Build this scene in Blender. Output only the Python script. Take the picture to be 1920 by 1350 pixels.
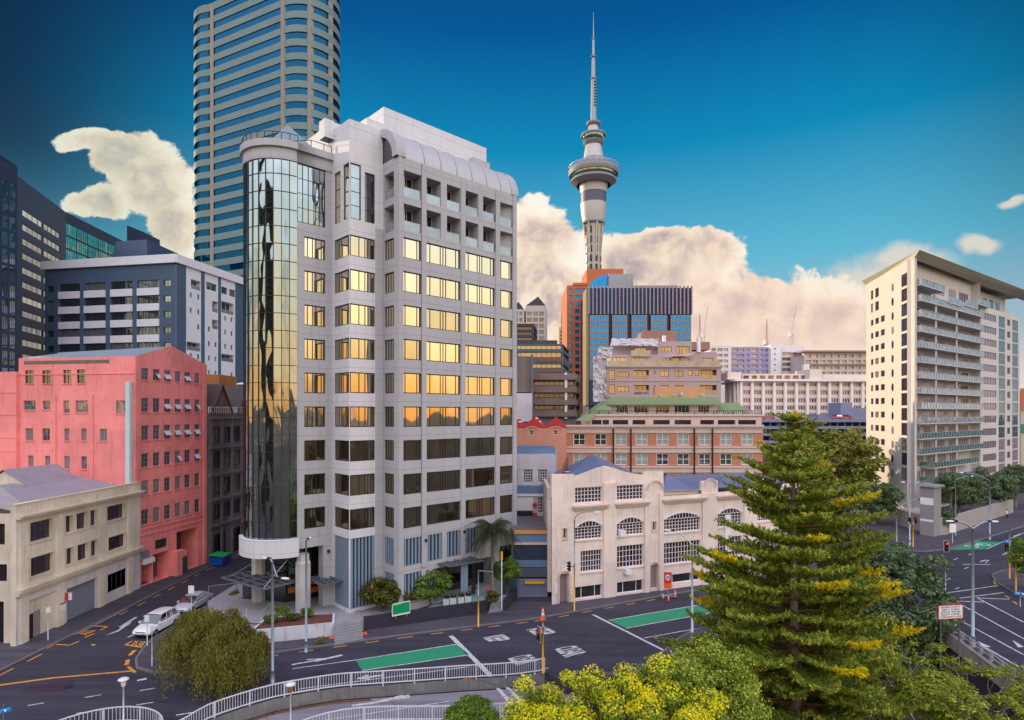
import bpy, math, random
import numpy as np
from mathutils import Vector, Matrix
from math import radians as R, sin, cos, pi, atan2, sqrt, hypot

for _o in list(bpy.data.objects):
    bpy.data.objects.remove(_o)
S = bpy.context.scene
COL = S.collection
random.seed(7)

# ------------------------------------------------------------ camera, sky, sun
F, H, CX, HY = 1120.0, 20.1, 960.0, 775.0      # focal length in photo pixels, eye height, horizon
cam_d = bpy.data.cameras.new('camera')
cam = bpy.data.objects.new('camera', cam_d)
COL.objects.link(cam)
cam.location = (0, 0, H)
cam.rotation_euler = (R(90), 0, 0)
cam_d.sensor_width = 36
cam_d.lens = 36 * F / 1920
cam_d.shift_y = (HY - 675) / 1920
cam_d.clip_start = 0.5
cam_d.clip_end = 9000
S.camera = cam
S.render.resolution_x, S.render.resolution_y = 1024, 720

SUN_DIR = Vector((-0.78, 0.60, 0.24)).normalized()      # towards the sun
sun_el = math.asin(SUN_DIR.z)
sun_az = atan2(SUN_DIR.x, SUN_DIR.y)
sl = bpy.data.lights.new('sun', 'SUN')
sl.energy = 4.6
sl.angle = R(0.5)
sl.color = (1.0, 0.80, 0.50)
sun = bpy.data.objects.new('sun', sl)
COL.objects.link(sun)
sun.rotation_euler = SUN_DIR.to_track_quat('Z', 'Y').to_euler()

S.view_settings.view_transform = 'Standard'
S.view_settings.look = 'None'
S.view_settings.gamma = 1
S.view_settings.exposure = 0.0

wd = bpy.data.worlds.new('World')
S.world = wd
wd.use_nodes = True
NT = wd.node_tree
NT.nodes.clear()

class NG:
    """tiny node-graph writer"""
    def __init__(s, nt): s.nt = nt
    def n(s, t, **k):
        o = s.nt.nodes.new(t)
        for a, b in k.items(): setattr(o, a, b)
        return o
    def put(s, sock, v):
        if v is None: return
        if isinstance(v, bpy.types.NodeSocket): s.nt.links.new(v, sock)
        else:
            if hasattr(sock, 'default_value'):
                try: sock.default_value = v
                except Exception: sock.default_value = (*v, 1)
    def m(s, op, a, b=None, c=None, clamp=False):
        o = s.n('ShaderNodeMath', operation=op, use_clamp=clamp)
        s.put(o.inputs[0], a); s.put(o.inputs[1], b)
        if c is not None: s.put(o.inputs[2], c)
        return o.outputs[0]
    def sm(s, x, a, b):
        o = s.n('ShaderNodeMapRange', interpolation_type='SMOOTHSTEP')
        s.put(o.inputs[0], x); o.inputs[1].default_value = a; o.inputs[2].default_value = b
        return o.outputs[0]
    def mix(s, f, a, b, mode='MIX'):
        o = s.n('ShaderNodeMix', data_type='RGBA', blend_type=mode)
        s.put(o.inputs[0], f); s.put(o.inputs[6], a); s.put(o.inputs[7], b)
        return o.outputs[2]
    def ramp(s, x, stops, interp='LINEAR'):
        o = s.n('ShaderNodeValToRGB')
        cr = o.color_ramp; cr.interpolation = interp
        while len(cr.elements) > 1: cr.elements.remove(cr.elements[-1])
        cr.elements[0].position = stops[0][0]; cr.elements[0].color = (*stops[0][1], 1)
        for p, c in stops[1:]:
            e = cr.elements.new(p); e.color = (*c, 1)
        s.put(o.inputs[0], x)
        return o.outputs[0]
    def noise(s, vec, scale, detail=4, rough=.55, dist=0.0, col=False):
        o = s.n('ShaderNodeTexNoise')
        s.put(o.inputs['Vector'], vec); o.inputs['Scale'].default_value = scale
        o.inputs['Detail'].default_value = detail; o.inputs['Roughness'].default_value = rough
        o.inputs['Distortion'].default_value = dist
        return o.outputs[1 if col else 0]

def srgb(r, g, b):
    return tuple(((c/255)/12.92 if c/255 <= .04045 else ((c/255+.055)/1.055)**2.4) for c in (r, g, b))

def build_world():
    g = NG(NT)
    tc = g.n('ShaderNodeTexCoord').outputs['Generated']
    sep = g.n('ShaderNodeSeparateXYZ'); g.put(sep.inputs[0], tc)
    x, y, z = sep.outputs
    sky = g.n('ShaderNodeTexSky', sky_type='NISHITA', sun_disc=False)
    sky.sun_elevation = sun_el
    sky.sun_rotation = sun_az
    sky.altitude = 20; sky.air_density = 1.0; sky.dust_density = 1.0; sky.ozone_density = 3.0
    nish = g.mix(1.0, sky.outputs[0], (0.085, 0.085, 0.085), 'MULTIPLY')
    # deep evening blue by elevation
    base = g.ramp(z, [(0.0, srgb(206, 190, 190)), (0.12, srgb(165, 190, 205)), (0.24, srgb(96, 184, 212)),
                      (0.40, srgb(16, 138, 186)), (0.54, srgb(4, 88, 150)), (0.70, srgb(6, 50, 112)), (1.0, srgb(8, 42, 96))])
    # the sky darkens away from the bright patch over the tower
    d = g.n('ShaderNodeVectorMath', operation='DOT_PRODUCT')
    g.put(d.inputs[0], tc); c0 = Vector((0.10, 0.95, 0.25)).normalized(); d.inputs[1].default_value = c0
    fall = g.sm(d.outputs['Value'], 0.70, 0.93)
    front = g.sm(y, -0.1, 0.35)
    high = g.sm(z, 0.06, 0.36)
    dk = g.m('MULTIPLY', g.m('MULTIPLY', g.m('SUBTRACT', 1.0, fall), high), g.m('MULTIPLY', front, 0.94))
    base = g.mix(dk, base, srgb(3, 34, 66))
    # gold low in the east behind the viewer, brightened higher up to light the scene
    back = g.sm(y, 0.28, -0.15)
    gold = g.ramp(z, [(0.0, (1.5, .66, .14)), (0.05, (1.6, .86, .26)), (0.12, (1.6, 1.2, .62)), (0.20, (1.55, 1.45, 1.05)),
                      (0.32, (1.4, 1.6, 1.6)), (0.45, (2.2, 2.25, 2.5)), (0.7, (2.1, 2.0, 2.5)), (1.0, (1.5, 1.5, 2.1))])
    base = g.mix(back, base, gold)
    base = g.mix(0.012, base, nish)
    # clouds: puffs placed on the sky sphere, edges broken by noise
    ys = g.m('MAXIMUM', y, 0.05)
    u = g.m('DIVIDE', x, ys); v = g.m('DIVIDE', z, ys)
    comb = g.n('ShaderNodeCombineXYZ'); g.put(comb.inputs[0], u); g.put(comb.inputs[1], v)
    uv = comb.outputs[0]
    w1 = g.noise(uv, 4.0, 4, .6, col=True)
    sub = g.n('ShaderNodeVectorMath', operation='SUBTRACT'); g.put(sub.inputs[0], w1); sub.inputs[1].default_value = (.5, .5, .5)
    scl = g.n('ShaderNodeVectorMath', operation='SCALE'); g.put(scl.inputs[0], sub.outputs[0]); scl.inputs['Scale'].default_value = 0.10
    add = g.n('ShaderNodeVectorMath', operation='ADD'); g.put(add.inputs[0], uv); g.put(add.inputs[1], scl.outputs[0])
    uvw = add.outputs[0]
    def puffs(blobs):
        acc = None
        for px, py, r, k in blobs:
            dn = g.n('ShaderNodeVectorMath', operation='SUBTRACT')
            g.put(dn.inputs[0], uvw); dn.inputs[1].default_value = ((px-CX)/F, (HY-py)/F, 0)
            sc = g.n('ShaderNodeVectorMath', operation='MULTIPLY')
            g.put(sc.inputs[0], dn.outputs[0]); sc.inputs[1].default_value = (F/r, F/(r*k), 0)
            ln = g.n('ShaderNodeVectorMath', operation='LENGTH'); g.put(ln.inputs[0], sc.outputs[0])
            t = g.m('SUBTRACT', 1.0, ln.outputs['Value'])
            acc = t if acc is None else g.m('SMOOTH_MAX', acc, t, 0.18)
        return acc
    blobs = [(1010, 440, 80, 1.0), (1040, 580, 180, 1.0), (1175, 500, 85, .8), (1232, 462, 62, .7), (1330, 480, 75, .7),
             (1300, 600, 190, .75), (1480, 610, 190, .6), (1590, 600, 110, .6),
             (165, 265, 70, .45), (235, 300, 95, .6), (300, 350, 100, .8), (190, 385, 70, .5), (330, 440, 75, .9)]
    P = puffs(blobs)
    P2 = puffs([(1700, 490, 110, .35), (1835, 465, 55, .4), (1640, 540, 140, .5), (1905, 390, 40, .3)])
    def billow(vec, det):
        n = g.noise(vec, 7.5, det, .62, .1)
        vo = g.n('ShaderNodeTexVoronoi', feature='F1'); g.put(vo.inputs['Vector'], vec); vo.inputs['Scale'].default_value = 12.0
        return g.m('ADD', n, g.m('MULTIPLY', g.m('SUBTRACT', .42, vo.outputs['Distance']), .20))
    n1 = billow(uvw, 8)
    n1b = g.n('ShaderNodeMapping'); g.put(n1b.inputs[0], uvw); n1b.inputs['Location'].default_value = (0.020, -0.020, 0)
    n2 = billow(n1b.outputs[0], 5)
    dens = g.m('ADD', P, g.m('MULTIPLY', g.m('SUBTRACT', n1, .5), 1.75))
    mask = g.m('MULTIPLY', g.sm(dens, 0.0, 0.13), g.sm(y, 0.05, 0.15))
    dens2 = g.m('ADD', P2, g.m('MULTIPLY', g.m('SUBTRACT', n1, .5), 1.6))
    mask2 = g.m('MULTIPLY', g.m('MULTIPLY', g.sm(dens2, 0.0, 0.7), 0.8), g.sm(y, 0.05, 0.15))
    lit = g.m('ADD', g.m('MULTIPLY', g.m('SUBTRACT', n1, n2), 3.0), 0.62, clamp=True)
    thick = g.sm(dens, 0.05, 0.65)
    shade = g.m('ADD', lit, g.m('MULTIPLY', g.m('SUBTRACT', 0.55, thick), 0.42), clamp=True)
    ccol = g.ramp(shade, [(0.0, srgb(168, 156, 162)), (0.32, srgb(206, 188, 182)), (0.60, srgb(240, 218, 196)), (1.0, (1.0, .93, .80))])
    warm = g.m('MULTIPLY', g.sm(v, 0.34, 0.10), g.sm(u, .05, .35))
    ccol = g.mix(g.m('MULTIPLY', warm, .70), ccol, srgb(248, 220, 200))
    lefty = g.sm(u, -0.45, -0.62)
    ccol = g.mix(g.m('MULTIPLY', lefty, .45), ccol, srgb(190, 205, 180))
    res = g.mix(mask2, base, srgb(236, 222, 206))
    res = g.mix(mask, res, ccol)
    # low haze glow at the horizon on the right
    hz = g.m('MULTIPLY', g.m('MULTIPLY', g.sm(v, 0.16, 0.02), g.sm(u, 0.0, 0.35)), front)
    res = g.mix(g.m('MULTIPLY', hz, .7), res, srgb(248, 226, 216))
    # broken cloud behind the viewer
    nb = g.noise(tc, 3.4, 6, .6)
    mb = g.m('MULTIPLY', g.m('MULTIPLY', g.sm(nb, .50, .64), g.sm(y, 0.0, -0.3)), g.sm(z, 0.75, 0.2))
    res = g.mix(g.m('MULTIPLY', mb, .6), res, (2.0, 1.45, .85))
    db_ = g.m('MULTIPLY', g.m('MULTIPLY', g.sm(nb, .47, .36), g.sm(y, 0.0, -0.3)), g.sm(z, 0.5, 0.1))
    res = g.mix(g.m('MULTIPLY', db_, .55), res, (.42, .36, .38))
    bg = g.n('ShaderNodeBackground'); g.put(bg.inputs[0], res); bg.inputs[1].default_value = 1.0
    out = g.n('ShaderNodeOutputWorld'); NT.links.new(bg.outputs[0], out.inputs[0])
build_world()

# ------------------------------------------------------------ placing from photo measurements
def W(px, py, Y): return Vector(((px-CX)/F*Y, Y, H-(py-HY)/F*Y))
def P2(px, Y): return Vector(((px-CX)/F*Y, Y))
def G(px, py, z=0.0):
    Y = (H-z)*F/(py-HY)
    return Vector(((px-CX)/F*Y, Y, z))
def G2(px, py, z=0.0):
    p = G(px, py, z); return Vector((p.x, p.y))
def V2(*a): return Vector(a)
def hit(A, D, px):
    """where the sight line at photo column px crosses the plan line A + t D; returns t"""
    r = (px-CX)/F
    return (r*A.y - A.x)/(D.x - r*D.y)
def zat(Y, py): return H-(py-HY)/F*Y

# ------------------------------------------------------------ materials
MATS = {}
def new_mat(name):
    m = bpy.data.materials.new(name); m.use_nodes = True
    m.node_tree.nodes.clear()
    return m, NG(m.node_tree)
def finish(g, sh):
    o = g.n('ShaderNodeOutputMaterial'); g.nt.links.new(sh, o.inputs[0])
def pm(name, col, rough=.8, var=.18, scale=.6, bump=.15, metal=0.0, streak=0.0, spec=.4, emit=None, fine=14):
    """plain painted / mineral surface: two scales of mottling, optional rain streaks, fine bump"""
    if name in MATS: return MATS[name]
    m, g = new_mat(name)
    tc = g.n('ShaderNodeTexCoord').outputs['Object']
    a = g.noise(tc, scale, 5, .6)
    b = g.noise(tc, fine, 3, .6)
    f = g.m('ADD', g.m('MULTIPLY', g.m('SUBTRACT', a, .5), 2*var), g.m('MULTIPLY', g.m('SUBTRACT', b, .5), var*.8))
    if streak >= .2:
        pn = g.noise(tc, .16, 6, .7); f = g.m('ADD', f, g.m('MULTIPLY', g.m('SUBTRACT', g.sm(pn, .42, .58), .5), .16))
        pn2 = g.noise(tc, 1.1, 6, .75); f = g.m('SUBTRACT', f, g.m('MULTIPLY', g.sm(pn2, .60, .72), .22))
    if streak:
        mp = g.n('ShaderNodeMapping'); g.put(mp.inputs[0], tc); mp.inputs['Scale'].default_value = (2.2, 2.2, .12)
        st = g.noise(mp.outputs[0], 1.6, 5, .65)
        f = g.m('SUBTRACT', f, g.m('MULTIPLY', g.sm(st, .52, .75), streak))
    f = g.m('ADD', f, 1.0)
    hs = g.n('ShaderNodeVectorMath', operation='SCALE'); hs.inputs[0].default_value = col[:3]; g.put(hs.inputs['Scale'], f)
    p = g.n('ShaderNodeBsdfPrincipled')
    g.put(p.inputs['Base Color'], hs.outputs[0])
    g.put(p.inputs['Roughness'], g.m('ADD', g.m('MULTIPLY', g.m('SUBTRACT', b, .5), .25), rough, clamp=True))
    p.inputs['Metallic'].default_value = metal
    p.inputs['Specular IOR Level'].default_value = spec
    if bump:
        bp = g.n('ShaderNodeBump'); bp.inputs['Strength'].default_value = bump; bp.inputs['Distance'].default_value = .04
        g.put(bp.inputs['Height'], b); g.put(p.inputs['Normal'], bp.outputs[0])
    if emit:
        p.inputs['Emission Color'].default_value = (*emit[0], 1); p.inputs['Emission Strength'].default_value = emit[1]
    finish(g, p.outputs[0])
    MATS[name] = m
    return m
def glass(name, tint, body, mirror=.5, wob=.06, wscale=.5, rough=.03, rnd=.35, blinds=None, bl=.5):
    """window pane: tinted mirror coat over a dark room; each pane differs a little; some have blinds"""
    if name in MATS: return MATS[name]
    m, g = new_mat(name)
    tc = g.n('ShaderNodeTexCoord').outputs['Object']
    oi = g.n('ShaderNodeObjectInfo').outputs['Random']
    geo = g.n('ShaderNodeNewGeometry')
    wp = geo.outputs['Position']
    mpv = g.n('ShaderNodeMapping'); g.put(mpv.inputs[0], wp); mpv.inputs['Scale'].default_value = (1, 1, .3)
    bn = g.noise(mpv.outputs[0], wscale, 1, .5)
    bp = g.n('ShaderNodeBump'); bp.inputs['Strength'].default_value = wob; bp.inputs['Distance'].default_value = 1.0
    g.put(bp.inputs['Height'], bn)
    n3 = g.noise(wp, .9, 4, .6)
    dcol = g.mix(g.sm(n3, .35, .7), tuple(c*.5 for c in body), body)
    if blinds:
        wn = g.n('ShaderNodeTexWhiteNoise', noise_dimensions='1D'); g.put(wn.inputs['W'], g.m('MULTIPLY', oi, 37.0))
        has = g.m('GREATER_THAN', wn.outputs['Value'], 1-bl)
        dcol = g.mix(has, dcol, blinds)
    d = g.n('ShaderNodeBsdfDiffuse'); g.put(d.inputs[0], dcol)
    gl = g.n('ShaderNodeBsdfGlossy'); gl.inputs['Roughness'].default_value = rough
    g.put(gl.inputs[0], tint); g.put(gl.inputs['Normal'], bp.outputs[0])
    fr = g.n('ShaderNodeFresnel'); fr.inputs[0].default_value = 1.5
    f = g.m('ADD', g.m('MULTIPLY', fr.outputs[0], .8), g.m('ADD', mirror, g.m('MULTIPLY', g.m('SUBTRACT', oi, .5), rnd*mirror)), clamp=True)
    mx = g.n('ShaderNodeMixShader'); g.put(mx.inputs[0], f)
    g.nt.links.new(d.outputs[0], mx.inputs[1]); g.nt.links.new(gl.outputs[0], mx.inputs[2])
    finish(g, mx.outputs[0])
    MATS[name] = m
    return m
def leaf(name, c1, c2, c3=None, f3=.1, rough=.6):
    if name in MATS: return MATS[name]
    m, g = new_mat(name)
    tc = g.n('ShaderNodeTexCoord').outputs['Object']
    ri = g.n('ShaderNodeNewGeometry').outputs['Random Per Island']
    n = g.noise(tc, .7, 3, .5)
    f = g.m('ADD', g.m('MULTIPLY', ri, .6), g.m('MULTIPLY', g.sm(n, .3, .7), .5), clamp=True)
    c = g.mix(f, c1, c2)
    if c3:
        c = g.mix(g.m('GREATER_THAN', g.m('FRACT', g.m('MULTIPLY', ri, 17.3)), 1-f3), c, c3)
    p = g.n('ShaderNodeBsdfPrincipled'); g.put(p.inputs['Base Color'], c)
    p.inputs['Roughness'].default_value = rough; p.inputs['Specular IOR Level'].default_value = .25
    t = g.n('ShaderNodeBsdfTranslucent'); g.put(t.inputs[0], c)
    mx = g.n('ShaderNodeMixShader'); mx.inputs[0].default_value = .28
    g.nt.links.new(p.outputs[0], mx.inputs[1]); g.nt.links.new(t.outputs[0], mx.inputs[2])
    finish(g, mx.outputs[0])
    MATS[name] = m
    return m

# ------------------------------------------------------------ mesh builder
class MB:
    def __init__(s, mat=None):
        s.v = []; s.f = []; s.mi = []; s.mats = []; s.cur = 0; s.cuts = []
        if mat is not None: s.use(mat)
    def use(s, mat):
        if mat not in s.mats: s.mats.append(mat)
        s.cur = s.mats.index(mat); return s
    def face(s, *pts):
        i = len(s.v); s.v.extend([tuple(p) for p in pts]); s.f.append(tuple(range(i, i+len(pts)))); s.mi.append(s.cur)
    def mesh(s, vs, fs):
        s.cuts.append((len(s.v), len(s.f)))
        i = len(s.v); s.v.extend([tuple(p) for p in vs])
        for f in fs: s.f.append(tuple(a+i for a in f)); s.mi.append(s.cur)
    def box(s, x0, y0, z0, x1, y1, z1, M=None):
        p = [Vector(q) for q in ((x0,y0,z0),(x1,y0,z0),(x1,y1,z0),(x0,y1,z0),(x0,y0,z1),(x1,y0,z1),(x1,y1,z1),(x0,y1,z1))]
        if M is not None: p = [M @ q for q in p]
        s.mesh(p, [(0,3,2,1),(4,5,6,7),(0,1,5,4),(1,2,6,5),(2,3,7,6),(3,0,4,7)])
    def prism(s, pts, z0, z1, bottom=False, top=True):
        n = len(pts)
        a = [(p[0], p[1], z0) for p in pts]; b = [(p[0], p[1], z1) for p in pts]
        fs = [(i, (i+1) % n, n+(i+1) % n, n+i) for i in range(n)]
        if top: fs.append(tuple(range(n, 2*n)))
        if bottom: fs.append(tuple(reversed(range(n))))
        s.mesh(a+b, fs)
    def tube(s, pts, r, n=8, cap=True):
        pts = [Vector(p) for p in pts]
        rs = r if isinstance(r, (list, tuple)) else [r]*len(pts)
        vs = []
        for i, p in enumerate(pts):
            d = (pts[min(i+1, len(pts)-1)]-pts[max(i-1, 0)]).normalized()
            up = Vector((0, 0, 1)) if abs(d.z) < .95 else Vector((1, 0, 0))
            a = d.cross(up).normalized(); b = d.cross(a).normalized()
            for k in range(n):
                t = 2*pi*k/n
                vs.append(p+a*cos(t)*rs[i]+b*sin(t)*rs[i])
        fs = []
        for i in range(len(pts)-1):
            for k in range(n):
                fs.append((i*n+k, i*n+(k+1) % n, (i+1)*n+(k+1) % n, (i+1)*n+k))
        if cap:
            fs.append(tuple(range(n))); fs.append(tuple(reversed(range((len(pts)-1)*n, len(pts)*n))))
        s.mesh(vs, fs)
    def bar(s, a, b, w, h=None):
        """rectangular bar from a to b"""
        a = Vector(a); b = Vector(b); h = w if h is None else h
        d = (b-a).normalized(); up = Vector((0, 0, 1)) if abs(d.z) < .99 else Vector((0, 1, 0))
        x = d.cross(up).normalized()*w/2; y = x.cross(d).normalized()*h/2
        vs = [a-x-y, a+x-y, a+x+y, a-x+y, b-x-y, b+x-y, b+x+y, b-x+y]
        s.mesh(vs, [(0,1,2,3),(7,6,5,4),(0,4,5,1),(1,5,6,2),(2,6,7,3),(3,7,4,0)])
    def lathe(s, prof, c, n=32, a0=0, a1=2*pi, close=True):
        """prof = [(r, z)], c = (x, y)"""
        full = abs(a1-a0-2*pi) < 1e-6
        m = n if full else n+1
        vs = []
        for r, z in prof:
            for k in range(m):
                t = a0+(a1-a0)*k/n
                vs.append((c[0]+r*cos(t), c[1]+r*sin(t), z))
        fs = []
        for i in range(len(prof)-1):
            for k in range(n):
                k2 = (k+1) % m if full else k+1
                fs.append((i*m+k, i*m+k2, (i+1)*m+k2, (i+1)*m+k))
        s.mesh(vs, fs)
    def build_parts(s, name, parent=None, smooth=False):
        """every solid added becomes a part of its own"""
        cu = s.cuts+[(len(s.v), len(s.f))]; out = []
        for (v0, f0), (v1, f1) in zip(cu[:-1], cu[1:]):
            q = MB(); q.mats = s.mats; q.v = s.v[v0:v1]; q.f = [tuple(a-v0 for a in f) for f in s.f[f0:f1]]; q.mi = s.mi[f0:f1]
            out.append(q.build(name, parent, smooth))
        return out
    def build(s, name, parent=None, smooth=False, loc=None):
        me = bpy.data.meshes.new(name)
        me.from_pydata(s.v, [], s.f)
        for m in s.mats: me.materials.append(m)
        me.polygons.foreach_set('material_index', s.mi)
        if smooth:
            me.polygons.foreach_set('use_smooth', [True]*len(s.f))
        me.update()
        return link(name, me, parent, loc)
def link(name, me, parent=None, loc=None):
    o = bpy.data.objects.new(name, me); COL.objects.link(o)
    if parent is not None:
        o.parent = parent
        if parent.type == 'EMPTY': o.matrix_parent_inverse = Matrix.Translation(-Vector(parent.location))
    if loc is not None: o.location = loc
    return o
RL = {}
def rootloc(o):
    return Vector(o.location) if o.type == 'EMPTY' else Vector((0, 0, 0))
def weld_smooth(o, ang=40):
    import bmesh
    bm = bmesh.new(); bm.from_mesh(o.data)
    bmesh.ops.remove_doubles(bm, verts=bm.verts, dist=1e-4)
    bmesh.ops.recalc_face_normals(bm, faces=bm.faces)
    for f in bm.faces: f.smooth = True
    for e in bm.edges:
        if len(e.link_faces) == 2 and e.calc_face_angle(0) > R(ang): e.smooth = False
    bm.to_mesh(o.data); bm.free()
    return o
def tag(o, label, cat, group=None, kind=None):
    o['label'] = label; o['category'] = cat
    if group: o['group'] = group
    if kind: o['kind'] = kind
    return o
def thing(name, label, cat, loc=(0, 0, 0), group=None):
    o = bpy.data.objects.new(name, None); COL.objects.link(o)
    o.empty_display_size = .5
    o.location = (loc[0], loc[1], loc[2] if len(loc) > 2 else 0)
    return tag(o, label, cat, group)
def struct(o):
    o['kind'] = 'structure'; return o
def copy_tree(o, parent=None):
    c = o.copy(); COL.objects.link(c)
    if parent is not None: c.parent = parent
    for ch in [k for k in COL.objects if k.parent == o]: copy_tree(ch, c)
    return c
def dup(root, loc, rz=0, label=None):
    c = copy_tree(root); c.location = loc; c.rotation_euler = (0, 0, rz)
    if label: c['label'] = label
    return c

# ------------------------------------------------------------ walls with real openings
def facade(mb, A, B, z0, z1, ops, depth=.2, reveal=None):
    """wall sheet from A to B (left to right seen from outside) with openings (u0,u1,za,zb)"""
    A = Vector(A); B = Vector(B); L = (B-A).length; d = (B-A)/L
    nin = Vector((-d.y, d.x))
    us = sorted(set([0.0, L]+[round(max(0, min(L, o[k])), 4) for o in ops for k in (0, 1)]))
    vs = sorted(set([z0, z1]+[round(max(z0, min(z1, o[k])), 4) for o in ops for k in (2, 3)]))
    def P(u, z, q=0.0):
        p = A+d*u+nin*q; return (p.x, p.y, z)
    cells = {}
    for j in range(len(vs)-1):
        vc = (vs[j]+vs[j+1])/2
        row = [o for o in ops if o[2] < vc < o[3]]
        i = 0
        run = None
        for i in range(len(us)-1):
            uc = (us[i]+us[i+1])/2
            solid = not any(o[0] < uc < o[1] for o in row)
            if solid and run is None: run = us[i]
            if not solid and run is not None:
                mb.face(P(run, vs[j]), P(us[i], vs[j]), P(us[i], vs[j+1]), P(run, vs[j+1])); run = None
        if run is not None:
            mb.face(P(run, vs[j]), P(L, vs[j]), P(L, vs[j+1]), P(run, vs[j+1]))
    cm = mb.cur
    if reveal is not None: mb.use(reveal)
    for o in ops:
        u0, u1, a, b = o[:4]; q = o[4] if len(o) > 4 and isinstance(o[4], (int, float)) else depth
        mb.face(P(u0, a), P(u0, b), P(u0, b, q), P(u0, a, q))
        mb.face(P(u1, b), P(u1, a), P(u1, a, q), P(u1, b, q))
        mb.face(P(u0, b), P(u1, b), P(u1, b, q), P(u0, b, q))
        mb.face(P(u1, a), P(u0, a), P(u0, a, q), P(u1, a, q))
    mb.cur = cm
    return d, nin

WC = {}
class Wins:
    """places window objects (pane mesh + frame bars) in wall openings; beyond `limit` the rest is one part"""
    def __init__(s, root, name='window', limit=98):
        s.root = root; s.n = 0; s.limit = limit; s.name = name; s.rest = None
    def add(s, A, d, u0, u1, z0, z1, gm, fm, nx=1, ny=1, q=.2, fw=.06, cols=None, sub=True, extra=None):
        """cols: list of mullion positions as fractions; q: how deep the pane sits"""
        w = round(u1-u0, 3); h = round(z1-z0, 3)
        xs = tuple(cols) if cols is not None else tuple(i/nx for i in range(1, nx))
        A = Vector(A); nin = Vector((-d.y, d.x))
        c = A+d*((u0+u1)/2)+nin*q
        loc = Vector((c.x, c.y, (z0+z1)/2)); rz = atan2(d.y, d.x)
        key = (w, h, xs, ny, gm.name, fm.name, fw)
        if s.n >= s.limit:
            if s.rest is None: s.rest = MB()
            M = Matrix.Translation(loc) @ Matrix.Rotation(rz, 4, 'Z')
            s.rest.use(gm); s.rest.face(*[M @ Vector(p) for p in ((-w/2,0,-h/2),(w/2,0,-h/2),(w/2,0,h/2),(-w/2,0,h/2))])
            s.rest.use(fm); frame_boxes(s.rest, w, h, xs, ny, fw, M)
            return None
        s.n += 1
        if key not in WC:
            a = MB(gm); a.face((-w/2,0,-h/2),(w/2,0,-h/2),(w/2,0,h/2),(-w/2,0,h/2))
            ma = bpy.data.meshes.new(s.name); ma.from_pydata(a.v, [], a.f); ma.materials.append(gm)
            b = MB(fm); frame_boxes(b, w, h, xs, ny, fw)
            mbm = bpy.data.meshes.new('frame'); mbm.from_pydata(b.v, [], b.f); mbm.materials.append(fm)
            WC[key] = (ma, mbm)
        ma, mbm = WC[key]
        o = bpy.data.objects.new(s.name, ma); COL.objects.link(o); o.parent = s.root
        o.location = loc-rootloc(s.root); o.rotation_euler = (0, 0, rz)
        if sub:
            f = bpy.data.objects.new('frame', mbm); COL.objects.link(f); f.parent = o
        return o
    def done(s):
        if s.rest is not None:
            o = s.rest.build(s.name, s.root); o['kind'] = 'stuff'
def frame_boxes(b, w, h, xs, ny, fw, M=None):
    t = fw/2
    b.box(-w/2, -t, h/2-fw, w/2, t, h/2, M); b.box(-w/2, -t, -h/2, w/2, t, -h/2+fw, M)
    b.box(-w/2, -t, -h/2+fw, -w/2+fw, t, h/2-fw, M); b.box(w/2-fw, -t, -h/2+fw, w/2, t, h/2-fw, M)
    for x in xs:
        c = -w/2+w*x; b.box(c-fw*.4, -t*.8, -h/2+fw, c+fw*.4, t*.8, h/2-fw, M)
    for j in range(1, ny):
        c = -h/2+h*j/ny; b.box(-w/2+fw, -t*.7, c-fw*.3, w/2-fw, t*.7, c+fw*.3, M)
def sill(mb, A, d, u0, u1, z, w=.12, h=.1):
    nin = Vector((-d.y, d.x)); A = Vector(A)
    p = [A+d*(u0-.06)-nin*w, A+d*(u1+.06)-nin*w, A+d*(u1+.06)-nin*.003, A+d*(u0-.06)-nin*.003]
    mb.prism([(q.x, q.y) for q in p], z-h, z, bottom=True)
def strip(mb, A, B, z0, z1, out=.15, back=.0):
    """a band standing proud of the wall from A to B"""
    A = Vector(A); B = Vector(B); d = (B-A).normalized(); nin = Vector((-d.y, d.x))
    p = [A-nin*out, B-nin*out, B+nin*back, A+nin*back]
    mb.prism([(q.x, q.y) for q in p], z0, z1, bottom=True)
def off(A, d, u, q=0.0):
    nin = Vector((-d.y, d.x)); return Vector(A)+d*u+nin*q
# ------------------------------------------------------------ common materials
CONC = pm('concrete', (.34, .33, .32), .85, .12, .4, .1, streak=.18)
CONC_L = pm('pale_concrete', (.50, .48, .47), .8, .12, .5, .1, streak=.2)
CONC_D = pm('dark_concrete', (.16, .15, .16), .85, .2, .6, .2, streak=.2)
WHITE = pm('white_paint', (.78, .78, .78), .5, .05, 2, .03)
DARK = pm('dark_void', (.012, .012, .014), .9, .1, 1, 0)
STEEL = pm('galvanised_steel', (.42, .46, .50), .45, .08, 3, .03, metal=.55)
BLACKM = pm('black_metal', (.02, .02, .022), .45, .1, 3, .03)
FRAME = pm('dark_window_frame', (.025, .022, .02), .4, .1, 3, .02)
FRAME_W = pm('white_window_frame', (.72, .70, .68), .5, .08, 3, .02)
YEL = pm('yellow_paint', (.80, .42, .02), .5, .08, 3, .03)
RED = pm('red_paint', (.60, .03, .03), .5, .08, 3, .03)
ORANGE = pm('safety_orange', (.80, .12, .02), .5, .08, 3, .03)
BRICK_D = pm('old_brick', (.22, .09, .06), .9, .3, 1.5, .3)

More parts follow.
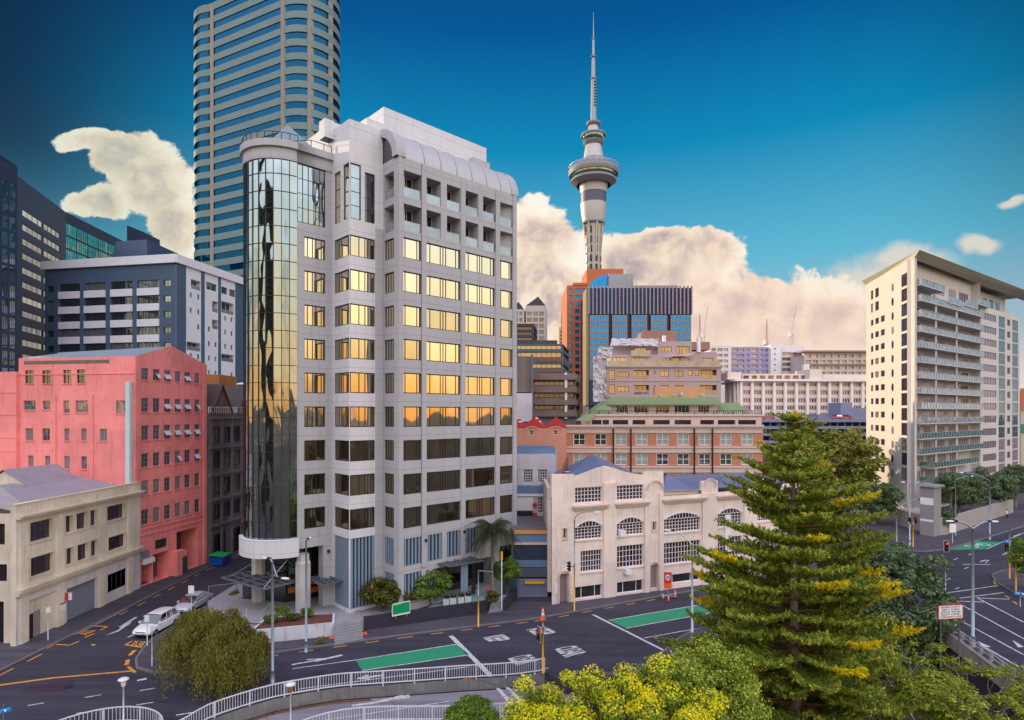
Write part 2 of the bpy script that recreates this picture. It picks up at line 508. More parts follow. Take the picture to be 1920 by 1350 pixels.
def asphalt(name, col, cr=.5):
    m, g = new_mat(name)
    tc = g.n('ShaderNodeTexCoord').outputs['Object']
    big = g.noise(tc, .09, 5, .6); mid = g.noise(tc, .8, 5, .65); fine = g.noise(tc, 30, 2, .5)
    # long wheel-track streaks along the main road
    mp = g.n('ShaderNodeMapping'); g.put(mp.inputs[0], tc); mp.inputs['Rotation'].default_value = (0, 0, R(-21.8)); mp.inputs['Scale'].default_value = (.05, .9, 1)
    st = g.noise(mp.outputs[0], 1.0, 4, .6)
    f = g.m('ADD', g.m('MULTIPLY', g.m('SUBTRACT', big, .5), 1.0), g.m('MULTIPLY', g.m('SUBTRACT', mid, .5), .35))
    f = g.m('ADD', f, g.m('MULTIPLY', g.m('SUBTRACT', st, .5), 1.4))
    f = g.m('ADD', f, g.m('MULTIPLY', g.m('SUBTRACT', fine, .5), .5))
    vo = g.n('ShaderNodeTexVoronoi', feature='DISTANCE_TO_EDGE'); 
    wv = g.noise(tc, .6, 3, .6, col=True)
    ad = g.n('ShaderNodeVectorMath', operation='ADD'); g.put(ad.inputs[0], tc); g.put(ad.inputs[1], wv)
    g.put(vo.inputs['Vector'], ad.outputs[0]); vo.inputs['Scale'].default_value = .16
    crack = g.m('MULTIPLY', g.m('LESS_THAN', vo.outputs[0], .006), g.sm(big, .5, .6))
    f = g.m('SUBTRACT', g.m('ADD', f, 1.0), g.m('MULTIPLY', crack, cr))
    hs = g.n('ShaderNodeVectorMath', operation='SCALE'); hs.inputs[0].default_value = col; g.put(hs.inputs['Scale'], f)
    p = g.n('ShaderNodeBsdfPrincipled'); g.put(p.inputs['Base Color'], hs.outputs[0])
    g.put(p.inputs['Roughness'], g.m('ADD', .62, g.m('MULTIPLY', mid, .3))); p.inputs['Specular IOR Level'].default_value = .35
    bp = g.n('ShaderNodeBump'); bp.inputs['Strength'].default_value = .35; bp.inputs['Distance'].default_value = .02
    g.put(bp.inputs['Height'], fine); g.put(p.inputs['Normal'], bp.outputs[0])
    finish(g, p.outputs[0]); MATS[name] = m
    return m
ASPH = asphalt('asphalt', (.044, .042, .060))
ASPH_F = asphalt('pavement_asphalt', (.075, .066, .085), .2)
ASPH_R = asphalt('worn_ramp_asphalt', (.21, .20, .225), .5)
KERB = pm('kerbstone', (.17, .16, .16), .85, .3, 1.5, .25)
def worn(name, col, hole=.5):
    """road paint with scuffs that let the asphalt show"""
    m, g = new_mat(name)
    tc = g.n('ShaderNodeTexCoord').outputs['Object']
    a = g.noise(tc, 3.5, 6, .7); b = g.noise(tc, 22, 2, .6)
    f = g.sm(g.m('ADD', a, g.m('MULTIPLY', b, .35)), hole+.14, hole+.3)
    c = g.mix(g.m('MULTIPLY', f, .6), col, (.07, .065, .08))
    p = g.n('ShaderNodeBsdfPrincipled'); g.put(p.inputs['Base Color'], c); p.inputs['Roughness'].default_value = .7
    finish(g, p.outputs[0]); MATS[name] = m; return m
P_WHITE = worn('worn_white_road_paint', (.62, .62, .62))
P_YEL = worn('worn_yellow_road_paint', (.72, .30, .015), .55)
P_GREEN = worn('worn_green_road_paint', (.02, .27, .13), .6)

# ------------------------------------------------------------ terrain
def ngon(name, pts, z, mat, down=None):
    mb = MB(mat)
    if down is None: mb.face(*[(p[0], p[1], z) for p in pts])
    else: mb.prism(pts, down, z)
    return mb.build(name)

FENCE_PX = [(348, 1376), (391, 1350), (449, 1329), (514, 1310), (578, 1298), (639, 1289), (698, 1285), (757, 1281), (813, 1277), (868, 1273), (920, 1270), (972.5, 1266), (1021, 1259)]
FENCE = [G2(*p) for p in FENCE_PX]
edge = [V2(-24.5, 10), V2(-22.2, 33)] + FENCE + [V2(4, 44.5), V2(10, 46), V2(16, 52), V2(25, 57), V2(36, 66), V2(41.9, 63.4), V2(40.0, 54.2), V2(37.5, 43.7), V2(33, 22), V2(27, 0)]
up = [V2(-600, 10)] + edge + [V2(600, 0), V2(4000, 1500), V2(4000, 4500), V2(-4000, 4500), V2(-4000, 1500)]
struct(ngon('road', up, 0.0, ASPH, down=-7))
low = MB(pm('lower_ground', (.05, .045, .03), .95, .5, .4, .3))
low.face((-3500, -3500, -6), (3500, -3500, -6), (3500, 900, -6), (-3500, 900, -6))
struct(low.build('ground'))

# far hills: in front (thin rim) and behind the viewer, speckled with houses
def hills(name, ring, mat):
    mb = MB(mat); rnd = random.Random(3)
    n = 90; rows = 7
    a0, a1, d0, d1, hh = ring
    vs = []
    for j in range(rows):
        t = j/(rows-1)
        for i in range(n+1):
            a = a0+(a1-a0)*i/n
            prof = sin(pi*min(1, t*1.25)/2)
            hgt = hh*(.55+.25*sin(a*9+1)+.2*sin(a*23+2)+.1*sin(a*57))*prof
            d = d0+(d1-d0)*t
            vs.append((d*sin(a), d*cos(a), -6+max(0, hgt)))
    fs = [(j*(n+1)+i, j*(n+1)+i+1, (j+1)*(n+1)+i+1, (j+1)*(n+1)+i) for j in range(rows-1) for i in range(n)]
    mb.mesh(vs, fs)
    return struct(mb.build(name, smooth=True))
def hill_mat():
    m, g = new_mat('suburb_hillside')
    tc = g.n('ShaderNodeTexCoord').outputs['Object']
    vo = g.n('ShaderNodeTexVoronoi'); g.put(vo.inputs['Vector'], tc); vo.inputs['Scale'].default_value = .07
    w = g.n('ShaderNodeTexWhiteNoise'); g.put(w.inputs[0], vo.outputs['Color'])
    house = g.m('MULTIPLY', g.m('LESS_THAN', vo.outputs['Distance'], .38), g.m('GREATER_THAN', w.outputs['Value'], .45))
    col = g.mix(house, (.045, .055, .025), g.mix(w.outputs['Value'], (.62, .50, .40), (.35, .13, .07)))
    p = g.n('ShaderNodeBsdfPrincipled'); g.put(p.inputs['Base Color'], col); p.inputs['Roughness'].default_value = .9
    finish(g, p.outputs[0]); return m
HILL = hill_mat()
hills('hills', (R(100), R(260), 330, 900, 52), HILL)
hills('distant_hills', (R(-65), R(65), 2200, 3400, 60), pm('far_hillside', (.10, .12, .10), .95, .2, .01, 0))

# ------------------------------------------------------------ pavements (a real kerb step)
def pavement(name, pts, h=.13, mat=None):
    mb = MB(KERB)
    n = len(pts)
    # kerb ring outside, walking surface inside
    mb.prism(pts, -.01, h, top=False)
    mb.face(*[(p[0], p[1], h) for p in pts])
    c = sum((Vector(p) for p in pts), Vector((0, 0)))/n
    area = sum(pts[i][0]*pts[(i+1) % n][1]-pts[(i+1) % n][0]*pts[i][1] for i in range(n))
    sgn = 1 if area > 0 else -1
    ins = []
    for i in range(n):
        a, b, d = Vector(pts[i-1]), Vector(pts[i]), Vector(pts[(i+1) % n])
        e1 = (b-a).normalized(); e2 = (d-b).normalized()
        n1 = Vector((-e1.y, e1.x))*sgn; n2 = Vector((-e2.y, e2.x))*sgn
        q = n1+n2; q = q/max(.4, q.length_squared)*2 if q.length > .1 else n1
        ins.append(b+q*.16)
    mb.use(mat or ASPH_F)
    mb.face(*[(p.x, p.y, h+.004) for p in ins])
    return struct(mb.build(name))
K1 = [V2(-26.7, 46.1), V2(-24.5, 47.2), G2(495, 1228), G2(750, 1193), G2(1000, 1162), G2(1250, 1117)]
pavement('pavement', [V2(-32, 112), V2(-32, 53), V2(-31.4, 50.5), V2(-30.7, 48.6), V2(-29.6, 47.0), V2(-28.2, 46.3)] + K1 + [V2(28, 70.8), V2(39, 75.5), V2(44, 79), V2(49, 90), V2(70, 150), V2(20, 150)])
pavement('left_pavement', [V2(-90, 38), V2(-39.9, 38.6), V2(-39.8, 52), V2(-39.6, 62), V2(-39.6, 77), V2(-38.5, 87), V2(-37, 112), V2(-60, 112), V2(-90, 60)])
pavement('far_pavement', [V2(92, 185), V2(64, 112), G2(1640, 1009), V2(55.6, 90), G2(1681, 1032), V2(60, 86.6), G2(1778, 1030), G2(1835, 1014), G2(1918, 988), V2(150, 152), V2(300, 262), V2(290, 400)], .14)
pavement('corner_pavement', [V2(54.5, 62), V2(57.4, 71), V2(59.5, 74.2), V2(63, 76.5), V2(90, 84), V2(90, 60), V2(52.5, 50)], .14)
pavement('island_pavement', [V2(5, 45.2), V2(10, 47), V2(12.2, 49.5), V2(14.2, 52.6), V2(17, 55.5), V2(24, 58), V2(24, 57.2), V2(16, 52.2), V2(10, 46.3)], .12)
# ramp below the fence
ramp = [f+Vector((.0, -.25)) for f in FENCE] + [V2(5, 44), V2(2, 30), V2(-12, 25), V2(-22, 25)]
struct(ngon('ramp', ramp, -.85, ASPH_R, down=-6.02))
kw = MB(pm('mossy_kerb_concrete', (.20, .19, .18), .9, .45, .9, .35, streak=.6))
for a, b in zip(FENCE[:-1], FENCE[1:]): strip(kw, a, b, -.86, -.02, .06, -.01)
struct(kw.build('kerb_wall'))
lf_ = MB(pm('leaf_litter', (.16, .07, .03), .95, .6, 3, .5))
for a, b in zip(FENCE[:6], FENCE[1:7]): strip(lf_, a+V2(0, -.28), b+V2(0, -.28), -.847, -.835, .35, -.01)
struct(lf_.build('leaf_litter'))
# patch of darker asphalt at the left
pa = MB(asphalt('asphalt_patch', (.045, .025, .04), .1))
pa.face(*[(*G2(x, y), .004) for x, y in ((38, 1302), (118, 1296), (142, 1276), (55, 1285))])
struct(pa.build('asphalt_patch'))

# ------------------------------------------------------------ road markings
def line(mb, pts, w, z=.006, dash=None, gap=0):
    pts = [Vector((p[0], p[1])) for p in pts]
    for a, b in zip(pts[:-1], pts[1:]):
        L = (b-a).length
        if L < 1e-4: continue
        d = (b-a)/L; nn = Vector((-d.y, d.x))*w/2
        segs = [(0, L)] if not dash else [(s, min(L, s+dash)) for s in np.arange(0, L, dash+gap)]
        for s0, s1 in segs:
            p, q = a+d*float(s0), a+d*float(s1)
            mb.face((p.x-nn.x, p.y-nn.y, z), (q.x-nn.x, q.y-nn.y, z), (q.x+nn.x, q.y+nn.y, z), (p.x+nn.x, p.y+nn.y, z))
def gl(*pp): return [G2(*p) for p in pp]
wl = MB(P_WHITE)
line(wl, gl((845, 1192), (921.5, 1268.5)), .42)
line(wl, gl((1111.7, 1152.4), (1247, 1220.6)), .28)
line(wl, gl((548, 1254), (668, 1237.5), (856, 1208)), .12, .010)
line(wl, gl((679, 1257.6), (879.5, 1228)), .12, .010)
line(wl, gl((1141, 1163), (1307, 1135)), .12, .010)
line(wl, gl((1174, 1178), (1330, 1150)), .12, .010)
line(wl, gl((1207, 1196.5), (1310, 1178)), .12)
line(wl, gl((560, 1292), (880, 1250)), .12, .007)
# lane dashes at the lower left
for a, b in (((52, 1323), (82, 1318)), ((143, 1338), (177, 1333)), ((159, 1308), (190, 1302.5)), ((255, 1322), (287, 1317)), ((262, 1295), (292, 1290)), ((330, 1341), (368, 1335))):
    line(wl, gl(a, b), .13)
line(wl, gl((257, 1276), (275, 1272.5)), .34)
# right-hand junction
for a, b, w in (((1665, 1038), (1770, 1020), .3), ((1706, 1054), (1870, 1040), .0), ((1805, 1058), (1856, 1058.5), .22), ((1848, 1056), (1854, 1050), .1)):
    if w: line(wl, gl(a, b), w)
for a, b, w in (((1753, 1115), (1871, 1098), .16), ((1743, 1129), (1882, 1111), .16), ((1735, 1140.5), (1758, 1141), .2), ((1790, 1127), (1845, 1129), .2), ((1832, 1121), (1892, 1123.5), .2),
                ((1790, 1127), (1920, 1198), .17), ((1832, 1121), (1920, 1167), .17), ((1749, 1134), (1775, 1148), .15), ((1800, 1163), (1920, 1228), .17), ((1839, 1209), (1911, 1251), .2),
                ((1880, 1040), (1892, 1035), .2), ((1838, 1053), (1850, 1050), .25)):
    line(wl, gl(a, b), w)
rr = random.Random(5)
for px, py in ((1716, 1040), (1742, 1033), (1792, 1048), (1760, 1078), (1778, 1086), (1795, 1103), (1820, 1039), (1770, 1053), (1850, 1027), (1735, 1060), (1812, 1065), (1722, 1050), (1705, 1075), (1690, 1048), (1745, 1065)):
    line(wl, gl((px-4, py+1.5), (px+4, py-1.5)), .14)
line(wl, gl((1849, 1030), (1879, 1016.7), (1920, 999)), .13, .010)
line(wl, gl((1900, 1006), (1914, 1001)), .2, .012)
def tri(mb, pp, z=.008): mb.face(*[(*G2(*p), z) for p in pp])
tri(wl, ((1833, 1202), (1858, 1213), (1843, 1214)))
tri(wl, ((1898, 1200), (1920, 1213), (1909, 1214)))
# arrow with two prongs on the side street
tri(wl, ((197, 1192), (222, 1181), (232, 1171), (243, 1165), (237, 1174), (222, 1184)))
line(wl, gl((225, 1176), (256, 1157)), .3, .009)
line(wl, gl((237, 1173), (244, 1167)), .3, .011)
line(wl, gl((240, 1195), (258, 1186.5)), .22)
line(wl, gl((106, 1205), (174, 1174), (241, 1140)), .07)
# arrow on the main road beside the pavement
line(wl, gl((547, 1246.5), (606, 1236)), .22, .011)
line(wl, gl((590, 1240), (642, 1228.5)), .32, .014)
line(wl, gl((575, 1237), (612, 1235)), .18, .016)
# arrow seen through the railing
line(wl, gl((672, 1272), (720, 1266)), .3, .012); tri(wl, ((668, 1273), (690, 1265), (694, 1275)), .015)
struct(wl.build('white_markings'))
rm = MB(P_WHITE)
def rl(pp, w, z=-.844): line(rm, [G2(*p, -.85) for p in pp], w, z)
rl(((660, 1323), (700, 1318), (745, 1309)), .3); rl(((700, 1318), (755, 1304)), .2, -.840); rl(((745, 1309), (768, 1305.5)), .5, -.836)
rl(((928, 1284), (960, 1322)), .3); rl(((945, 1283), (980, 1318)), .28); rl(((600, 1352), (900, 1306)), .1)
struct(rm.build('ramp_markings'))
# hatched zebra bars behind the white car
zb = MB(P_WHITE)
for k in range(4):
    a, b = G2(270+k*11, 1156-k*1.2), G2(296+k*11, 1143-k*1.2); line(zb, [a, b], .34)
struct(zb.build('zebra_bars'))
gr = MB(P_GREEN)
for pp in (((667, 1237.5), (856, 1208), (879.5, 1228), (679, 1257.6)), ((1141.6, 1163), (1307, 1135), (1335, 1149), (1174, 1178)), ((1777, 1031), (1834, 1014.5), (1879, 1016.7), (1848.5, 1030))):
    gr.face(*[(*G2(*p), .006) for p in pp])
struct(gr.build('green_bike_boxes'))
bk = MB(P_WHITE)     # bicycle symbol in the far box: two wheels and a frame
for c in ((1822, 1024.5), (1844, 1021)):
    q = G2(*c); bk.use(P_WHITE)
    for k in range(14):
        t0, t1 = 2*pi*k/14, 2*pi*(k+1)/14
        bk.face((q.x+.9*cos(t0), q.y+.9*sin(t0), .012), (q.x+.9*cos(t1), q.y+.9*sin(t1), .012), (q.x+.65*cos(t1), q.y+.65*sin(t1), .012), (q.x+.65*cos(t0), q.y+.65*sin(t0), .012))
line(bk, gl((1822, 1024.5), (1834, 1020.5), (1844, 1021)), .2, .016); line(bk, gl((1834, 1020.5), (1829, 1024), (1844, 1021)), .2, .020)
struct(bk.build('bicycle_symbol'))
ye = MB(P_YEL)
line(ye, gl((-10, 1286), (100, 1271)), .28); line(ye, gl((100, 1271), (249, 1258)), .24); line(ye, gl((254, 1261), (240, 1250)), .22, .009)
# dashes along both kerbs
line(ye, [V2(-39.35, 40), V2(-39.25, 51.0)], .13, dash=1.5, gap=1.3)
line(ye, [V2(-39.1, 59.5), V2(-39.1, 77), V2(-38.1, 87), V2(-36.6, 112)], .14, dash=1.3, gap=1.5)
for a, b in (((243, 1229), (253, 1219)), ((237, 1247), (240, 1237))): line(ye, gl(a, b), .3)
K1i = [p+Vector((.14, -.42)) for p in K1[2:]]
line(ye, K1i, .14, dash=1.15, gap=1.6)
line(ye, gl((868, 1274), (905, 1266)), .14); line(ye, gl((1014, 1256), (1029, 1252)), .15)
line(ye, gl((1233, 1234), (1241, 1225)), .2); line(ye, gl((1253, 1217), (1266, 1210)), .2)
line(ye, gl((88, 1216), (103, 1208), (131, 1210), (149, 1202)), .17, .010)
line(ye, gl((173, 1173.5), (201, 1175), (188, 1182)), .2, .010)
line(ye, gl((159, 1195.5), (178, 1187.5)), .2, .010)
tri(ye, ((169, 1208.5), (180, 1207.5), (176, 1211.5)))
line(ye, gl((248, 1202), (235, 1209), (266, 1214)), .18, .010)
line(ye, gl((1735, 1033), (1748, 1034)), .2); line(ye, gl((1706, 1030.5), (1718, 1031)), .3)
line(ye, gl((1779, 1029.5), (1834, 1013)), .15, .014, dash=1.2, gap=1.0)
line(ye, gl((1866, 1096), (1864, 1088)), .2); line(ye, gl((1885, 1117), (1893, 1122)), .2); line(ye, gl((1900, 1128), (1907, 1133)), .2)
struct(ye.build('yellow_markings'))

# ------------------------------------------------------------ lettering
def text_mesh(txt, mat, name='lettering', thick=.0, bold=.0):
    cu = bpy.data.curves.new('t', 'FONT'); cu.body = txt; cu.align_x = 'LEFT'; cu.size = 1; cu.extrude = thick; cu.offset = bold
    o = bpy.data.objects.new('t', cu); COL.objects.link(o)
    bpy.context.view_layer.update()
    dg = bpy.context.evaluated_depsgraph_get()
    me = bpy.data.meshes.new_from_object(o.evaluated_get(dg))
    bpy.data.objects.remove(o); bpy.data.curves.remove(cu)
    me.materials.clear(); me.materials.append(mat); me.name = name
    n = len(me.vertices); co = np.empty(n*3); me.vertices.foreach_get('co', co); co = co.reshape(-1, 3)
    lo = co.min(0); hi = co.max(0)
    co[:, 0] = (co[:, 0]-lo[0])/(hi[0]-lo[0]); co[:, 1] = (co[:, 1]-lo[1])/(hi[1]-lo[1])
    return me, co
def text_on(txt, quad, mat, z=None, name='lettering', parent=None, thick=0, bold=.018):
    """stretch text over a quad: origin, end of baseline, top of end, top of origin"""
    me, co = text_mesh(txt, mat, name, bold=bold)
    a, b, c, d = [np.array(Vector((*q, z)) if len(q) == 2 else Vector(q)) for q in quad]
    u = co[:, :1]; v = co[:, 1:2]
    P = a*(1-u)*(1-v)+b*u*(1-v)+c*u*v+d*(1-u)*v
    me.vertices.foreach_set('co', P.ravel()); me.update()
    return link(name, me, parent)
for txt, q in (('KEEP', ((904.6, 1196), (943.7, 1189), (958, 1198.5), (920, 1204.5))), ('KEEP', ((986.7, 1181), (1022, 1175), (1044, 1186), (1007.5, 1193))),
               ('CLEAR', ((950, 1235), (994.5, 1226), (1012, 1239.5), (968, 1248))), ('CLEAR', ((1038, 1216.7), (1079, 1209.7), (1102.5, 1224), (1059.6, 1233.6)))):
    p = gl(*q)
    struct(text_on(txt, (p[0], p[3], p[2], p[1]), P_WHITE, .009, 'road_lettering', bold=.035))
p = gl((143, 1188), (158, 1181), (181, 1182), (160, 1191)); struct(text_on('BUS', (p[3], p[0], p[1], p[2]), P_YEL, .012, 'kerb_lettering'))
p = gl((246, 1210.5), (252, 1201.5), (274, 1203), (266, 1212.5)); struct(text_on('BUS', (p[3], p[0], p[1], p[2]), P_YEL, .012, 'kerb_lettering'))
# ------------------------------------------------------------ the pale stepped office block in the middle
WALLG = None
def panel_mat(name, col, jx=0, jz=3.26, z0=37.5, streak=.12):
    """precast panels: mottled, with thin horizontal joints every storey"""
    m, g = new_mat(name)
    tc = g.n('ShaderNodeTexCoord').outputs['Object']
    s = g.n('ShaderNodeSeparateXYZ'); g.put(s.inputs[0], tc)
    a = g.noise(tc, .35, 5, .6); b = g.noise(tc, 9, 3, .6)
    mp = g.n('ShaderNodeMapping'); g.put(mp.inputs[0], tc); mp.inputs['Scale'].default_value = (2, 2, .12)
    st = g.noise(mp.outputs[0], 1.3, 5, .65)
    zz = g.m('FRACT', g.m('DIVIDE', g.m('SUBTRACT', s.outputs[2], z0), jz))
    j1 = g.m('LESS_THAN', zz, .014)
    zz2 = g.m('FRACT', g.m('ADD', g.m('DIVIDE', g.m('SUBTRACT', s.outputs[2], z0), jz), .35))
    j2 = g.m('LESS_THAN', zz2, .010)
    uu = g.m('FRACT', g.m('MULTIPLY', g.m('ADD', g.m('MULTIPLY', s.outputs[0], .725), g.m('MULTIPLY', s.outputs[1], .688)), .53))
    j3 = g.m('LESS_THAN', uu, .012)
    j = g.m('MAXIMUM', g.m('MAXIMUM', j1, j2), j3)
    f = g.m('ADD', 1.0, g.m('ADD', g.m('MULTIPLY', g.m('SUBTRACT', a, .5), .22), g.m('MULTIPLY', g.m('SUBTRACT', b, .5), .08)))
    f = g.m('SUBTRACT', f, g.m('MULTIPLY', g.sm(st, .5, .75), streak))
    f = g.m('SUBTRACT', f, g.m('MULTIPLY', j, .35))
    hs = g.n('ShaderNodeVectorMath', operation='SCALE'); hs.inputs[0].default_value = col; g.put(hs.inputs['Scale'], f)
    p = g.n('ShaderNodeBsdfPrincipled'); g.put(p.inputs['Base Color'], hs.outputs[0]); p.inputs['Roughness'].default_value = .6
    finish(g, p.outputs[0]); MATS[name] = m; return m
PAN = panel_mat('precast_panel', (.45, .445, .46))
PAN_L = panel_mat('white_precast_panel', (.68, .67, .69))
G_GOLD = glass('bronze_mirror_glass', (.98, .90, .74), (.05, .035, .02), .62, wob=.07, wscale=.45, rnd=.5, blinds=(.20, .15, .09), bl=.3)
G_TOWER = glass('curtain_mirror_glass', (.56, .62, .66), (.012, .022, .03), .58, wob=.14, wscale=.8, rnd=.1)
G_DARK = glass('dark_clear_glass', (.8, .8, .85), (.02, .02, .022), .12, wob=.04)
G_BALU = glass('grey_balustrade_glass', (.75, .8, .85), (.25, .27, .29), .25, wob=.02)
G_LOW = glass('dimmed_bronze_glass', (.75, .62, .42), (.022, .018, .014), .30, wob=.09, wscale=.6, rnd=.6, blinds=(.09, .07, .045), bl=.15)  # darker copy of the bronze glass: dim low reflections put into its colour
LOUV = pm('blue_grey_louvre', (.22, .30, .40), .5, .1, 2, .03)

dA = V2(.7254, .6883).normalized(); dB = V2(dA.y, -dA.x)
P747 = V2(-10.83, 56.98)
P968 = P747+dA*hit(P747, dA, 968)
P718 = P747-dB*hit(P747, -dB, 718)
P655 = P718-dA*hit(P718, -dA, 655)
P622 = P655-dB*hit(P655, -dB, 622)
P557 = P622-dA*hit(P622, -dA, 557)
nA = V2(-dA.y, dA.x)          # into the building
nB = V2(-dB.y, dB.x)          # into the building from a B face (towards +dA)
RC = 3.45
CC = P557+nA*RC
ZR = [37.06-3.26*i for i in range(9)]; WH = 1.98
Z_PL = 1.2

root = thing('office_tower', 'pale grey stepped office block with gold mirror windows and a rounded glass corner', 'office building', (P655.x, P655.y, 0))
MAIN = root
wall = MB(PAN); wn = Wins(root)
def U(A, d, px): return hit(A, d, px)
def colw(A, d, cols): return [(U(A, d, a), U(A, d, b)) for a, b in cols]

# --- F5: the long street face
L5 = (P968-P747).length
c5 = colw(P747, dA, ((756.5, 790), (800, 863.5), (873, 928), (937.5, 961)))
lg = colw(P747, dA, ((757, 790), (800, 827), (838, 863.5), (873, 897), (906, 930), (938, 962)))
ops5 = [(a, b, z-WH, z) for z in ZR for a, b in c5]
ops5 += [(a, b, 41.0, 43.5, 1.6) for a, b in lg] + [(a, b, 37.75, 40.3, 1.6) for a, b in lg]
sl5 = colw(P747, dA, ((757.5, 790), (802, 829), (838, 863.5), (873, 897)))
ops5 += [(a, b, 5.35, 8.0, .35) for a, b in sl5]
ops5 += [(sl5[0][0], sl5[0][1], 1.9, 4.6, .35)]
cl = colw(P747, dA, ((937, 961),))[0]; ops5 += [(cl[0], cl[1], 3.5, 5.4)]
dr = colw(P747, dA, ((812, 928),))[0]; ops5 += [(dr[0], dr[1], 1.21, 4.5, 2.0)]
facade(wall, P747, P968, Z_PL-1.2, 44.7, ops5, .22)
SP1 = (.14, .80); SP2 = (.12, .42, .50, .58, .88)
for i, z in enumerate(ZR):
    for k, (a, b) in enumerate(c5):
        wn.add(P747, dA, a, b, z-WH, z, G_GOLD if i < 6 else G_LOW, FRAME, cols=SP1 if k in (0, 3) else SP2, q=.18, fw=.09)
for a, b in lg:
    for z0, z1 in ((41.0, 43.5), (37.75, 40.3)):
        wn.add(P747, dA, a, b, z0, z1, G_DARK, WHITE, nx=3, q=1.6, fw=.08)
        wn.add(P747, dA, a, b, z0, z0+.95, G_BALU, STEEL, q=.10, fw=.04)
wn.add(P747, dA, cl[0], cl[1], 3.5, 5.4, G_DARK, FRAME, nx=2)
wn.add(P747, dA, dr[0], dr[1], 1.21, 4.5, G_DARK, BLACKM, nx=8, q=1.95, fw=.08)
# --- F4
L4 = (P747-P718).length
c4 = colw(P718, dB, ((718.8, 738.5),))[0]; c4 = (.25, c4[1])
ops4 = [(c4[0], c4[1], z-WH, z) for z in ZR] + [(c4[0], c4[1], 41.0, 43.5, 1.2), (c4[0], c4[1], 37.75, 40.3, 1.2), (c4[0], c4[1], 5.35, 8.0, .35), (c4[0], c4[1], 1.9, 4.6, .35)]
facade(wall, P718, P747, 0, 44.7, ops4, .2)
for i, z in enumerate(ZR): wn.add(P718, dB, c4[0], c4[1], z-WH, z, G_GOLD if i < 5 else G_LOW, FRAME, cols=(.3, .55, .8), q=.18, fw=.09)
for z0, z1 in ((41.0, 43.5), (37.75, 40.3)):
    wn.add(P718, dB, c4[0], c4[1], z0, z1, G_DARK, WHITE, nx=2, q=1.2, fw=.08)
    wn.add(P718, dB, c4[0], c4[1], z0, z0+.95, G_BALU, STEEL, q=.1, fw=.04)
# --- F3 and F2: the lighter angled bay, windows wrap its corner
wall.use(PAN_L)
L3 = (P718-P655).length; L2 = (P655-P622).length
e3 = U(P655, dA, 703); s2 = U(P622, dB, 627)
TOPB = zat(P655.y, 222)
ops3 = [(.06, e3, z-WH, z) for z in ZR]
g3 = colw(P655, dA, ((655, 677), (684, 703)))
ops3 += [(.06, g3[0][1], 38.6, 43.9), (g3[1][0], g3[1][1], 38.6, 43.4), (.12, e3, 1.5, 8.2, .3)]
facade(wall, P655, P718, 0, TOPB, ops3, .16)
ops2 = [(s2, L2-.06, z-WH, z) for z in ZR]
g2 = colw(P622, dB, ((627, 638.5), (643.5, 655)))
ops2 += [(g2[0][0], g2[0][1], 38.6, 43.6), (g2[1][0], L2-.06, 38.6, 43.9), (.5, L2-.12, 1.5, 8.2, .3)]
facade(wall, P622, P655, 0, TOPB, ops2, .16)
for i, z in enumerate(ZR):
    GG = G_GOLD if i < 6 else G_LOW
    wn.add(P655, dA, .06, e3, z-WH, z, GG, FRAME, cols=(.38, .62, .74, .86), q=.14, fw=.09)
    wn.add(P622, dB, s2, L2-.06, z-WH, z, GG, FRAME, cols=(.16, .28, .42, .86), q=.14, fw=.09)
for a, b in ((.06, g3[0][1]), g3[1]):
    wn.add(P655, dA, a, b, 38.6, 43.9 if a < 1 else 43.4, G_TOWER if a < 1 else G_DARK, FRAME, ny=4, q=.14, fw=.09)
wn.add(P622, dB, g2[0][0], g2[0][1], 38.6, 43.6, G_GOLD, FRAME, ny=3, q=.14, fw=.09)
wn.add(P622, dB, g2[1][0], L2-.06, 38.6, 43.9, G_GOLD, FRAME, ny=4, q=.14, fw=.09)
# --- F1
wall.use(PAN)
L1 = (P622-P557).length
c1 = colw(P557, dA, ((570.5, 610),))[0]
ops1 = [(c1[0], c1[1], z-WH, z) for z in ZR] + [(.02, c1[1], 38.3, 43.9, .12)]
facade(wall, P557, P622, 7.2, 45.3, ops1, .2)
for i, z in enumerate(ZR): wn.add(P557, dA, c1[0], c1[1], z-WH, z, G_GOLD if i < 6 else G_LOW, FRAME, cols=(.18, .42, .58, .84), q=.18, fw=.09)
wn.add(P557, dA, .02, c1[1], 38.3, 43.9, G_TOWER, FRAME, nx=5, ny=4, q=.1, fw=.08)
wall.face((P557.x, P557.y, 7.2), (P622.x, P622.y, 7.2), (*(P622+nA*4), 7.2), (*(P557+nA*4), 7.2))
# pier under F1/F2 corner
pr = P622-dA*.9
wall.prism([(*pr,), (*P622,), (*(P622+nA*1.0),), (*(pr+nA*1.0),)], Z_PL, 7.2)
# --- hidden rear faces and roofs
D = 19
B1 = P968+nA*D; B2 = P2(474, 84)
wall.prism([(P968.x, P968.y), (B1.x, B1.y), (B2.x, B2.y), tuple(P2(466, 62.5))], 0, 44.7, top=False)
wall.use(CONC_D)
wall.face(*[(p.x, p.y, 44.6) for p in (P747, P968, B1, B2, P2(466, 62.5), P557, P622, P718)])
wall.use(PAN)
wall.build('wall', root)
wn.done()
# vertical pilaster strips standing a little proud
ps = MB(PAN)
for px in (747.6, 794.5, 868, 932.5, 964.6):
    u = U(P747, dA, px); w = .28
    a = P747+dA*max(0.02, u-w); b = P747+dA*min(L5, u+w); strip(ps, a, b, 4.9, 44.68, .10, -.003)
for u in (.30, L1-.2):
    strip(ps, P557+dA*(u-.2), P557+dA*(u+.2), 7.6, 38.0, .08, -.003)
a = P718-dA*.85; strip(ps, a, P718-dA*.02, 0.2, 38.2, .10, -.003)
ps.build_parts('pilaster', root)
